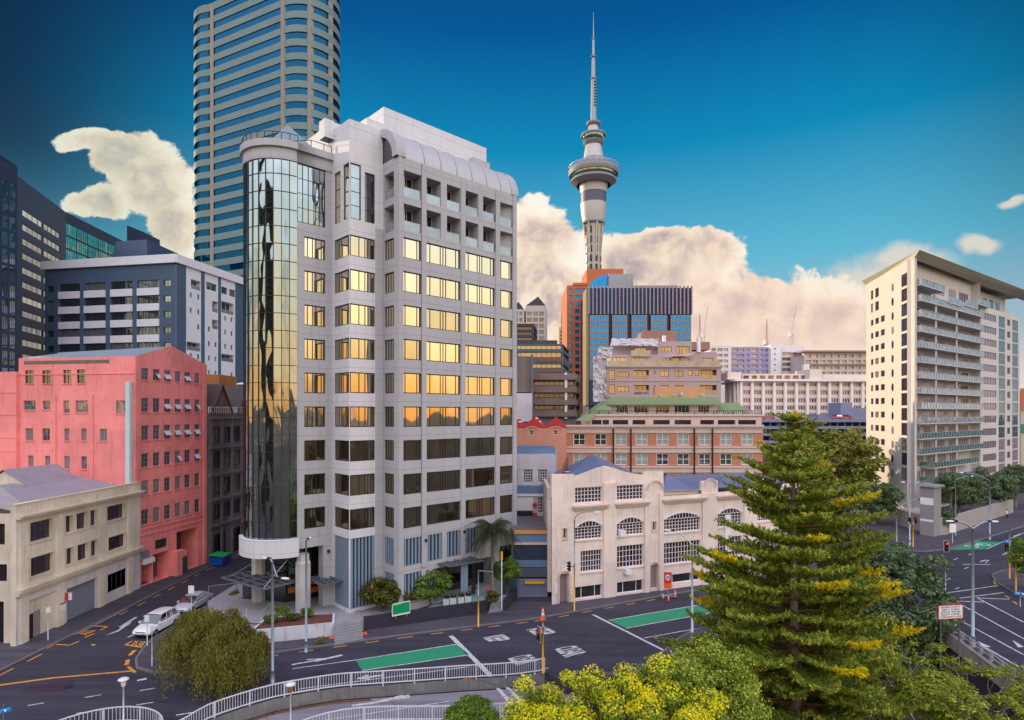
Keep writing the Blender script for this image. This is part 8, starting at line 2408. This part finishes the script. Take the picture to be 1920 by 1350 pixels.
# temporary 50 sign with orange plate
p = G2(1252, 1118, .13); t = thing('road_sign', 'temporary speed sign with red ring and 50 over an orange plate on the far pavement', 'sign', (p.x, p.y, .13))
mb = MB(ORANGE); mb.use(RED); mb.box(p.x-.42, p.y-.02, 1.55, p.x+.42, p.y+.02, 2.75); mb.use(ORANGE); mb.box(p.x-.42, p.y-.02, .98, p.x+.42, p.y+.02, 1.54); mb.build('sign_plate', t)
mb = MB(WHITE); mb.face(*[(p.x+.36*cos(q), p.y-.025, 2.2+.40*sin(q)) for q in np.linspace(0, 2*pi, 25)[:-1]]); mb.build('disc', t)
mb = MB(RED); n = 24
for k in range(n):
    q0, q1 = 2*pi*k/n, 2*pi*(k+1)/n; mb.face((p.x+.36*cos(q0), p.y-.032, 2.2+.40*sin(q0)), (p.x+.36*cos(q1), p.y-.032, 2.2+.40*sin(q1)), (p.x+.28*cos(q1), p.y-.032, 2.2+.32*sin(q1)), (p.x+.28*cos(q0), p.y-.032, 2.2+.32*sin(q0)))
mb.build('red_ring', t)
for c_, x0, x1 in (('5', -.2, -.02), ('0', .02, .2)): text_on(c_, ((p.x+x0, p.y-.04, 2.03), (p.x+x1, p.y-.04, 2.03), (p.x+x1, p.y-.04, 2.38), (p.x+x0, p.y-.04, 2.38)), INK, None, 'lettering', t)
mb = MB(STEEL); mb.tube([(p.x, p.y+.05, .15), (p.x, p.y+.05, 2.6)], .04, 6); mb.bar((p.x-.7, p.y-.4, .2), (p.x+.7, p.y+.5, .2), .1); mb.bar((p.x+.7, p.y-.4, .2), (p.x-.7, p.y+.5, .2), .1); mb.build('stand', t)
# green site board
Yg2 = 54.8; a, b = P2(735, 55.6), P2(769, 56.6); d = (b-a).normalized(); t = thing('sign_board', 'blank green sign board with white frame on the dark retaining wall', 'sign', (*((a+b)/2), 1.1))
mb = MB(WHITE); z1, z0 = zat(56, 1130), zat(56, 1153.5); strip(mb, a, b, z0, z1, .04, .04); mb.build('sign_frame', t)
mb = MB(pm('sign_green', (.0, .30, .10), .5)); strip(mb, a+d*.06, b-d*.06, z0+.16, z1-.06, .05, -.042); mb.use(pm('lime_stripe', (.25, .60, .05), .5)); strip(mb, a+d*.06, a+d*.85, z1-.17, z1-.06, .056, -.051); mb.build('sign_face', t)
mb = MB(POLE)
for f in (.2, .8): q = a.lerp(b, f)+V2(0, .08); mb.bar((*q, .9), (*q, z0+.05), .06)
mb.build('sign_leg', t)
# red banner
p = G2(913, 1148); t = thing('flag_banner', 'small red feather banner at the foot of the narrow pale steps', 'banner', (p.x, p.y, .13))
mb = MB(RED); vs = [(p.x-.05+.22*sin(z*2.1), p.y, 1.2+z) for z in np.linspace(0, 1.35, 8)]; v2 = [(v[0]+.36-.20*i/7, v[1]+.05, v[2]) for i, v in enumerate(vs)]
mb.mesh(vs+v2, [(i, i+8, i+9, i+1) for i in range(7)]); mb.build('flag', t); mb = MB(BLACKM); mb.tube([(p.x, p.y, .13), (p.x, p.y, 2.6)], .02, 6); mb.build('pole', t)
# small parking signs on white posts
def small_sign(label, p, h, w, hh, z=.13, rz=0, mat=None, col=None):
    t = thing('parking_sign', label, 'sign', (p[0], p[1], z), 'small white signs on thin posts')
    mb = MB(col or MATS['white_pole']); mb.tube([(p[0], p[1], z), (p[0], p[1], z+h)], .035, 8); mb.build('post', t, smooth=True)
    M = Matrix.Translation((p[0], p[1], z+h)) @ Matrix.Rotation(R(rz), 4, 'Z'); mb = MB(WHITE); mb.box(-w/2, -.06, -hh, w/2, -.04, 0, M); mb.build('sign_plate', t)
    return t
small_sign('white square parking sign on a post standing by the silver car', (P2(359, 57.5)), 3.4, .55, .75)
small_sign('white parking sign on a post in front of the white car', G2(276, 1213), 2.6, .4, .55)
small_sign('thin bare sign post at the left of the weeping tree', G2(285, 1252), 3.2, .35, .35, rz=50)
small_sign('thin white sign post on the left pavement by the cream warehouse', G2(90, 1203), 2.9, .35, .5, rz=60)
t = small_sign('white notice sign with red border near the grey pylon', G2(1786, 1020), 3.0, 1.0, 1.35)
def street_name(label, px, Yd, py, w, h, txt, tilt=0, rz=0, pole=True, zb=0):
    p = P2(px, Yd); z = zat(Yd, py); t = thing('street_name_sign', label, 'sign', (*p, zb)); mb = MB(pm('street_sign_blue', (.0, .22, .55), .4))
    d = V2(cos(R(rz)), sin(R(rz))); a, b = p-d*w/2, p+d*w/2; strip(mb, a, b, z-h/2, z+h/2, .02, .02); mb.build('sign_plate', t)
    text_on(txt, ((*(a+d*w*.12-V2(-d.y, d.x)*.03), z-h*.25), (*(b-d*w*.12-V2(-d.y, d.x)*.03), z-h*.25), (*(b-d*w*.12-V2(-d.y, d.x)*.03), z+h*.25), (*(a+d*w*.12-V2(-d.y, d.x)*.03), z+h*.25)), WHITE, None, 'lettering', t)
    if pole: mb = MB(POLE); mb.tube([(*(p+V2(0, .08)), zb), (*(p+V2(0, .08)), z+.3)], .05, 8); mb.build('pole', t, smooth=True)
street_name('bright blue street name sign above the signals near the right edge', 1896, 77, 1015, 1.65, .42, 'HOBSON', rz=-6, pole=False)
street_name('blue street name sign clipped by the bottom left corner', 4, 34.5, 1333, .85, .26, 'ST', rz=35)
street_name('blue street name sign low at the right edge by the corner pavement', 1914, 62, 1113, 1.1, .4, 'ST', rz=-40)

# ------------------------------------------------------------ cones and odds on the pavement
def cone(label, x, y, z, s=1.0, group='orange traffic cones'):
    t = thing('traffic_cone', label, 'traffic cone', (x, y, z), group); mb = MB(ORANGE); mb.box(x-.18*s, y-.18*s, z, x+.18*s, y+.18*s, z+.04*s); mb.build('base', t)
    mb = MB(ORANGE); mb.lathe([(.15*s, z+.04*s), (.035*s, z+.85*s), (0, z+.86*s)], (x, y), 14); mb.build('cone_body', t, smooth=True)
    mb = MB(WHITE); mb.lathe([(.112*s, z+.34*s), (.085*s, z+.52*s)], (x, y), 14); mb.lathe([(.072*s, z+.62*s), (.058*s, z+.72*s)], (x, y), 14); mb.build('reflective_band', t, smooth=True)
p = G2(1018, 1262); cone('orange and white cone perched on top of the signal post by the railing', p.x, p.y, 4.13, 1.1)
p = G2(1243, 1122, .13); cone('small orange cone left of the temporary speed sign', p.x, p.y, .13, .7); p = G2(1252, 1124, .13); cone('small orange cone directly before the temporary speed sign', p.x, p.y-.3, .13, .7); p = G2(1266, 1119, .13); cone('orange cone right of the temporary speed sign', p.x, p.y, .13, .9)
for px, py, lab in ((631, 1194, 'orange fence foot at the left bottom of the broad steps'), (680, 1187, 'orange fence foot beside the dark retaining wall'), (463, 1126, 'orange fence foot near the far column'), (447, 1139, 'orange fence foot beside the temporary fence')):
    p = G2(px, py, .1 if px > 600 else .14); mb = MB(ORANGE); x, y = p.x, p.y-(.4 if px > 600 else 0); mb.mesh([(x-.5, y-.22, .135), (x+.5, y-.1, .135), (x+.5, y+.22, .135), (x-.5, y+.1, .135), (x-.4, y-.14, .32), (x+.4, y-.06, .32), (x+.4, y+.16, .32), (x-.4, y+.06, .32)], [(4, 5, 6, 7), (0, 1, 5, 4), (1, 2, 6, 5), (2, 3, 7, 6), (3, 0, 4, 7)])
    tag(mb.build('weight_block'), lab, 'fence foot', 'orange fence feet')
for px, py, lab in ((928, 1177, 'orange debris patch on the kerb, nearer the signal'), (851, 1188, 'cream debris lump on the kerb line')):
    pass
# temporary wire fence by the steps
t = thing('wire_fence', 'temporary wire mesh fence panel beyond the silver car', 'fence', (-31, 64.5, 0)); fpts = [V2(-31.6, 62.2), V2(-29.2, 63.4), V2(-26.9, 64.2)]
mb = MB(STEEL)
for a, b in zip(fpts[:-1], fpts[1:]):
    mb.bar((*a, .2), (*a, 2.1), .05); mb.bar((*b, .2), (*b, 2.1), .05); mb.bar((*a, 2.1), (*b, 2.1), .05); mb.bar((*a, .3), (*b, .3), .05)
mb.build('fence_frame', t)
mb = MB(STEEL)
for a, b in zip(fpts[:-1], fpts[1:]):
    for i in range(1, 24): q = a.lerp(b, i/24); mb.bar((*q, .3), (*q, 2.1), .008)
o = mb.build('mesh_wires', t); o['kind'] = 'stuff'
t = thing('handrail', 'pale handrail running up beside the steps behind the weeping tree', 'handrail', (-27, 57, 0)); mb = MB(STEEL)
for a, b in ((G(395, 1152, 1.6), G(464, 1114, 2.2)), (G(462, 1140, 2), G(462, 1160, 1.3))): mb.tube([a, b], .035, 6)
for q, zz in ((G(420, 1138, 1.7), 1.7), (G(450, 1122, 2.0), 2.0)): mb.tube([q, (q.x, q.y, .1)], .03, 6)
mb.build('rail', t)
for (a, b), lab in (((V2(-15.6, 55.6), V2(-14.7, 53.3)), 'steel handrail on the right of the broad steps'), ((V2(-22.9, 56.6), V2(-23.6, 54.0)), 'steel hoop handrail left of the planter')):
    t = thing('handrail', lab, 'handrail', (*a, 0)); mb = MB(STEEL); mb.tube([(*a, Z_PL), (*a, Z_PL+.95), (*b, 1.05), (*b, .1)], .03, 6); mb.build('rail', t)

# ------------------------------------------------------------ skip bin at the salmon building
p = G2(392, 1056); bx_, by_ = -38.7, 79.2
t = thing('skip_bin', 'blue wheeled bin with bright green lids by the salmon building garage', 'bin', (bx_, by_, 0))
mb = MB(pm('bin_blue', (.01, .08, .42), .5, .1, 2)); mb.mesh([(bx_-.75, by_-.95, .15), (bx_+.75, by_-.95, .15), (bx_+.75, by_+.95, .15), (bx_-.75, by_+.95, .15), (bx_-.95, by_-1.15, 1.25), (bx_+.95, by_-1.15, 1.25), (bx_+.95, by_+1.15, 1.25), (bx_-.95, by_+1.15, 1.25)], [(0,1,5,4), (1,2,6,5), (2,3,7,6), (3,0,4,7), (3,2,1,0)]); mb.build('bin_body', t)
for s in (-1, 1):
    mb = MB(pm('lid_green', (.02, .45, .08), .5, .1, 2)); y0 = by_+(-1.15 if s < 0 else .03); mb.mesh([(bx_-.98, y0, 1.5), (bx_+.98, y0, 1.28), (bx_+.98, y0+1.12, 1.28), (bx_-.98, y0+1.12, 1.5), (bx_-.98, y0, 1.56), (bx_+.98, y0, 1.34), (bx_+.98, y0+1.12, 1.34), (bx_-.98, y0+1.12, 1.56)], [(4,5,6,7), (0,1,5,4), (1,2,6,5), (2,3,7,6), (3,0,4,7)]); mb.build('lid', t)
for sx in (-.55, .55):
    for sy in (-.75, .75):
        mb = MB(BLACKM); mb.tube([(bx_+sx-.05, by_+sy, .24), (bx_+sx+.05, by_+sy, .24)], .1, 10); mb.build('wheel', t)

# ------------------------------------------------------------ cars
def carpaint(name, col, metal=0.0):
    m, g = new_mat(name); p = g.n('ShaderNodeBsdfPrincipled'); g.put(p.inputs['Base Color'], col); p.inputs['Metallic'].default_value = metal
    p.inputs['Roughness'].default_value = .32; p.inputs['Coat Weight'].default_value = .8; p.inputs['Coat Roughness'].default_value = .05; finish(g, p.outputs[0]); return m
CG = glass('car_glass', (.9, .95, 1), (.01, .014, .018), .10, wob=.01)
TYRE = pm('tyre', (.015, .015, .016), .8); RIM = pm('rim', (.35, .35, .37), .35, .05, 3, 0, metal=.8)
HLM = pm('headlight', (.7, .72, .75), .1); TLM = pm('taillight', (.35, .01, .01), .2); PLATE = pm('number_plate', (.5, .5, .48), .5); GRL = pm('grille', (.02, .02, .02), .4)
def car2(label, x, y, rz, paint, L, Wd, Hc, suv, z=0.0, group='cars in the street'):
    t = thing('parked_car', label, 'car', (x, y, z), group)
    hw = Wd/2; up0 = 1.0 if suv else .90
    k_ = 1.0 if suv else .93
    st = [(-.5, .80, .42, .70, .78), (-.49, .92, .32, .92, .98), (-.42, .98, .26, 1.0, 1.05), (-.2, 1, .24, .99, 1.04), (.05, 1, .24, .97, 1.03), (.22, 1, .24, .95, 1.02), (.33, .98, .25, .88, .96), (.44, .93, .28, .76, .83), (.485, .84, .32, .60, .65), (.50, .70, .38, .50, .53)]
    if not suv: st = [(a, w, b, c*.93, d*.93) for a, w, b, c, d in st]
    parts = []
    def P_(mb, name, smooth=False, weld=None, par=None):
        o = mb.build(name, None, smooth); o.parent = par or t
        if weld: weld_smooth(o, weld)
        return o
    b = MB(paint); vs = []
    for fx, fw_, zb, zl, zc in st:
        X = fx*L; w = hw*fw_; ring = [(0, zb), (w*.80, zb), (w*.97, zb+.10), (w, (zb+zl)/2), (w*.97, zl-.04), (w*.88, zl+.02), (w*.5, zc), (0, zc+.01)]
        full = ring+[(-a, c) for a, c in ring[-2:0:-1]]; vs += [(X, a, c) for a, c in full]
    m_ = len(full); fs = [(m_*i+k, m_*i+(k+1) % m_, m_*(i+1)+(k+1) % m_, m_*(i+1)+k) for i in range(len(st)-1) for k in range(m_)]+[tuple(range(m_))[::-1], tuple(range(m_*(len(st)-1), m_*len(st)))]
    b.mesh(vs, fs); P_(b, 'body', weld=38)
    if suv: x0, x1, x2, x3, zb = -.475, -.39, .07, .25, .99
    else: x0, x1, x2, x3, zb = -.43, -.26, .06, .26, .90
    wt_, wb_ = hw*.74, hw*.90
    q = lambda fx, w, z_: (fx*L, w, z_)
    r_ = MB(paint); rv = []
    xs = [x1-.01, x1+.06, (x1+x2)/2, x2-.05, x2+.01]; hz = [Hc-.05, Hc-.01, Hc+.01, Hc, Hc-.04]
    for X, z_ in zip(xs, hz):
        for s in (-1.03, -.7, 0, .7, 1.03): rv.append((X*L, wt_*s, z_-.04*s*s))
    r_.mesh(rv, [(5*i+k, 5*i+5+k, 5*i+5+k+1, 5*i+k+1) for i in range(4) for k in range(4)]); P_(r_, 'roof', weld=60)
    def win(pts, name='side_window'):
        g_ = MB(CG); g_.face(*pts); P_(g_, name)
    win([q(x3, -wb_*.9, zb), q(x3, wb_*.9, zb), q(x2, wt_*.97, Hc-.07), q(x2, -wt_*.97, Hc-.07)], 'windscreen')
    win([q(x0, wb_*.9, zb), q(x0, -wb_*.9, zb), q(x1, -wt_*.97, Hc-.08), q(x1, wt_*.97, Hc-.08)], 'rear_window')
    for s in (-1, 1):
        mid = -.08
        def sp(f, hh):   # point on the side glass plane
            xb = x0+(x3-x0)*f; xt = x1+(x2-x1)*f; X = xb+(xt-xb)*hh; return (X*L, s*(wb_+(wt_-wb_)*hh), zb+(Hc-.08-zb)*hh)
        for f0, f1 in ((.06, .30), (.34, .60), (.64, .95)) if suv else ((.08, .46), (.50, .94)): win([sp(f0, .04), sp(f1, .04), sp(f1, .96), sp(f0, .96)])
        pl__ = MB(paint)
        for f0, f1 in ((0, .06), (.30, .34), (.60, .64), (.95, 1)) if suv else ((0, .08), (.46, .50), (.94, 1)): pl__.face(sp(f0, 0), sp(f1, 0), sp(f1, 1), sp(f0, 1))
        pl__.face(sp(0, -.06), sp(1, -.06), sp(1, .04), sp(0, .04)); P_(pl__, 'pillar')
        mr = MB(paint); mr.box(x3*L-.35, s*(wb_+.02) if s > 0 else s*(wb_+.22), zb, x3*L-.15, s*(wb_+.22) if s > 0 else s*(wb_+.02), zb+.16); P_(mr, 'wing_mirror')
        h_ = MB(HLM); y0, y1 = s*hw*.52, s*hw*.86; zz = .66*k_; h_.mesh([(.478*L, y0, zz+.06), (.445*L, y1, zz+.12), (.452*L, y1+.0, zz-.04), (.489*L, y0, zz-.03)], [(0, 1, 2, 3)]); h_.mesh([(.482*L, y0, zz+.05), (.45*L, y1, zz+.11), (.457*L, y1, zz-.04), (.494*L, y0, zz-.03)], [(0, 1, 2, 3)]); P_(h_, 'headlight')
        tl = MB(TLM); tl.box(-.502*L, min(s*hw*.6, s*hw*.86), .78*k_, -.485*L, max(s*hw*.6, s*hw*.86), .95*k_); P_(tl, 'tail_light')
        for fx in (-.30, .31):
            w_ = MB(TYRE); w_.tube([(fx*L, s*(hw-.20), .32), (fx*L, s*(hw+.015), .32)], .32, 20); wo = P_(w_, 'wheel')
            rm = MB(RIM); rm.tube([(fx*L, s*(hw-.02), .32), (fx*L, s*(hw+.03), .32)], .20, 14); P_(rm, 'rim', par=wo)
    g_ = MB(GRL); g_.mesh([(.497*L, -.50, .44), (.497*L, .50, .44), (.503*L, .42, .34), (.503*L, -.42, .34), (.502*L, -.50, .44), (.502*L, .50, .44)], [(0, 1, 2, 3), (4, 5, 2, 3)]); g_.box(.485*L, -.45, .58*k_, .497*L, .45, .64*k_); P_(g_, 'grille')
    n_ = MB(PLATE); n_.box(.502*L, -.25, .44, .508*L, .25, .55); P_(n_, 'number_plate')
    t.rotation_euler = (0, 0, rz)
    return t
CARW = carpaint('white_car_paint', (.75, .75, .74)); CARS = carpaint('silver_car_paint', (.58, .60, .66), .15); CARR = carpaint('red_car_paint', (.55, .02, .03)); CARB = carpaint('dark_car_paint', (.03, .035, .05), .3)
# nose of each parked car points down the street towards us
p = G(285, 1196); car2('white hatchback suv parked first in the row beside the weeping tree', -32.9, 55.3, R(-94), CARW, 4.5, 1.85, 1.68, True)
car2('silver sedan parked right behind the white suv', -32.9, 61.6, R(-93), CARS, 4.8, 1.82, 1.46, False)
deckz = zat(195, 786)+.02
for i, (px, c_, lab) in enumerate(((1441, CARR, 'red car on the roof deck left of the pine tip'), (1569, CARR, 'red car on the roof deck, left one of the pair by the blue hut'), (1587, CARR, 'red car on the roof deck, right one of the pair by the blue hut'), (1475, CARW, 'pale car on the roof deck behind the pine tip'))):
    p = P2(px, 199); car2(lab, p.x, p.y, R(-170 if i % 2 else -10), c_, 4.3, 1.8, 1.45, False, z=deckz, group='cars on the roof deck')
p = G2(1577, 962); car2('dark car parked on the side road behind the pine', p.x+1, p.y, R(-60), CARB, 4.4, 1.8, 1.5, False)
p = G2(1568, 975)
# people far down the pavement
def person(label, x, y, z, h, shirt, trousers, rz=0):
    t = thing('person', label, 'person', (x, y, z)); 
    bpy.context.view_layer.update()
    me = bpy.data.meshes.new('person_body'); s = h/1.75
    V = [(0, 0, .95), (0, 0, 1.2), (0, 0, 1.45), (0, 0, 1.55), (0, 0, 1.68), (.1, 0, .92), (.11, .04, .5), (.12, -.06, .06), (.12, .06, .04), (-.1, 0, .92), (-.12, -.1, .5), (-.12, .1, .08), (-.12, .2, .06), (.2, 0, 1.42), (.26, .02, 1.15), (.25, -.12, .92), (-.2, 0, 1.42), (-.26, .03, 1.15), (-.24, -.1, .95)]
    E = [(0,1),(1,2),(2,3),(3,4),(0,5),(5,6),(6,7),(7,8),(0,9),(9,10),(10,11),(11,12),(2,13),(13,14),(14,15),(2,16),(16,17),(17,18)]
    me.from_pydata([(a*s, b*s, c*s) for a, b, c in V], E, []); o = bpy.data.objects.new('body', me); COL.objects.link(o)
    o.modifiers.new('skin', 'SKIN'); sk = me.skin_vertices[0].data
    rad = [.14, .13, .15, .055, .10, .085, .06, .045, .04, .085, .06, .045, .04, .06, .045, .035, .06, .045, .035]
    for v, r_ in zip(sk, rad): v.radius = (r_*s, r_*s)
    sk[0].use_root = True; o.modifiers.new('sub', 'SUBSURF').levels = 1
    bpy.context.view_layer.update(); dg = bpy.context.evaluated_depsgraph_get(); nm = bpy.data.meshes.new_from_object(o.evaluated_get(dg)); bpy.data.objects.remove(o)
    skin = pm('skin', (.45, .28, .2), .6)
    nm.materials.clear()
    for m_ in (trousers, shirt, skin): nm.materials.append(m_)
    for pgn in nm.polygons:
        z_ = pgn.center.z/s; x_ = abs(pgn.center.x)/s; pgn.material_index = 2 if z_ > 1.5 or (x_ > .2 and z_ < 1.0) else 1 if z_ > .98 else 0; pgn.use_smooth = True
    b = link('body', nm, None); b.parent = t; t.rotation_euler = (0, 0, rz)
    hr = MB(pm('dark_hair', (.03, .02, .015), .8)); hr.lathe([(.0, 1.80*s), (.08*s, 1.77*s), (.108*s, 1.70*s), (.10*s, 1.62*s)], (0, .015*s), 12); ho = hr.build('hair', None, smooth=True); ho.parent = t
p = G2(1888, 974); person('person in a white top walking on the pavement under the far street trees', p.x, p.y, .14, 1.75, pm('white_shirt', (.7, .7, .7), .8), pm('dark_trousers', (.03, .03, .04), .9), .6)

# steps with rails down in the hollow, right of the pine
t = thing('steps', 'shadowed concrete stairway with pale rails in the hollow right of the pine', 'stairs', (28, 45, -6))
mb = MB(CONC)
for i in range(16): mb.box(27.0+i*.03, 42.5+i*.5, -5.99+i*.02, 29.6+i*.03, 42.98+i*.5, -4.4+i*.22)
mb.build('tread', t)
mb = MB(POLE)
for x in (26.9, 29.7): mb.tube([(x, 42.4, -3.4), (x+.5, 50.6, .1)], .05, 6); 
mb.build('rail', t)
# an off-frame dark tower added so the rounded glass corner mirrors dark stripes
t = thing('reflection_tower', 'unseen dark tower added for its mirrored dark stripes in the rounded glass corner', 'building', (-76, -37, 0))
mb = MB(pm('dark_tower_stone', (.05, .045, .04), .8, .2, .3)); tp_ = [(-104, -34), (-60, -60), (-50, -50), (-94, -24)]; mb.prism(tp_, -6, 82); mb.build('wall', t)
mb = MB(pm('tower_stone_trim', (.20, .14, .07), .8, .2, .3))
for z in range(2, 80, 4): mb.prism([(-94.3, -23.4), (-49.5, -49.7), (-50, -50.4), (-94.8, -24.1)], z, z+.7, bottom=True)
mb.build('string_course', t)

# ------------------------------------------------------------ wear on the road: patches, trench seams, manhole covers
pt_ = MB(asphalt('trench_patch', (.042, .038, .052), .1))
def quad_on(mb, c, ang, l, w, z):
    d = V2(cos(ang), sin(ang)); n = V2(-d.y, d.x); c = Vector(c)
    mb.face(*[(*(c+d*a*l/2+n*b*w/2), z) for a, b in ((-1, -1), (1, -1), (1, 1), (-1, 1))])
aR = atan2(dR.y, dR.x)
for px, py, l, w in ((420, 1262, 5, 1.1), (1075, 1198, 4.2, .9), (930, 1228, 3.5, 1.2), (1180, 1210, 6, .7), (220, 1235, 3.2, 1.4), (330, 1110, 6, .8), (1660, 1070, 6, 1.2), (1830, 1085, 5, 1.0), (560, 1268, 8, .5)):
    quad_on(pt_, G2(px, py), aR if px > 400 else R(88), l, w, .003)
struct(pt_.build('asphalt_patch'))
se = MB(pm('tar_seam', (.018, .017, .02), .5))
rs = random.Random(2)
for px, py, ang, l in ((300, 1225, R(60), 7), (380, 1285, R(10), 9), (700, 1262, aR, 12), (1000, 1208, aR, 16), (1100, 1185, aR+.2, 9), (240, 1190, R(95), 12), (1760, 1075, R(20), 10), (180, 1300, R(-5), 8)):
    p = G2(px, py); pts = [p]
    for i in range(int(l/.8)):
        ang += rs.uniform(-.25, .25); p = p+V2(cos(ang), sin(ang))*.8; pts.append(p)
    line(se, pts, .05, .0045)
struct(se.build('road_cracks'))
MH = pm('cast_iron', (.035, .032, .035), .5, .3, 6, .4, metal=.4)
for i, (px, py, lab) in enumerate(((128, 1288, 'round manhole cover left of the garden lamp'), (600, 1263, 'round manhole cover beyond the long white railing'), (1095, 1190, 'round manhole cover on the main road between the stop lines'), (262, 1172, 'round manhole cover in the side street by the white arrow'))):
    p = G2(px, py); mb = MB(MH); mb.lathe([(.36, .004), (.36, .012), (.30, .014), (0, .014)], tuple(p), 16); tag(mb.build('manhole_cover'), lab, 'manhole cover', 'manhole covers')
lv = MB(leaf('fallen_leaf', (.18, .09, .03), (.30, .16, .05)))
for _ in range(260):
    u = rs.random(); a, b = Vector(K1[2]), Vector(K1[5]); q = a.lerp(b, u)+V2(rs.gauss(0, .5), rs.gauss(-.1, .35)); z = .14 if False else .02
    z = .145; q = q+V2(-.1, .55)
    t_ = rs.uniform(0, 6.3); s_ = rs.uniform(.04, .09); lv.face((q.x, q.y, z), (q.x+s_*cos(t_), q.y+s_*sin(t_), z+.01), (q.x+s_*cos(t_+1.2), q.y+s_*sin(t_+1.2), z+.02))
o = lv.build('fallen_leaves'); tag(o, 'scattered brown leaves along the main road kerb', 'leaves', kind='stuff')
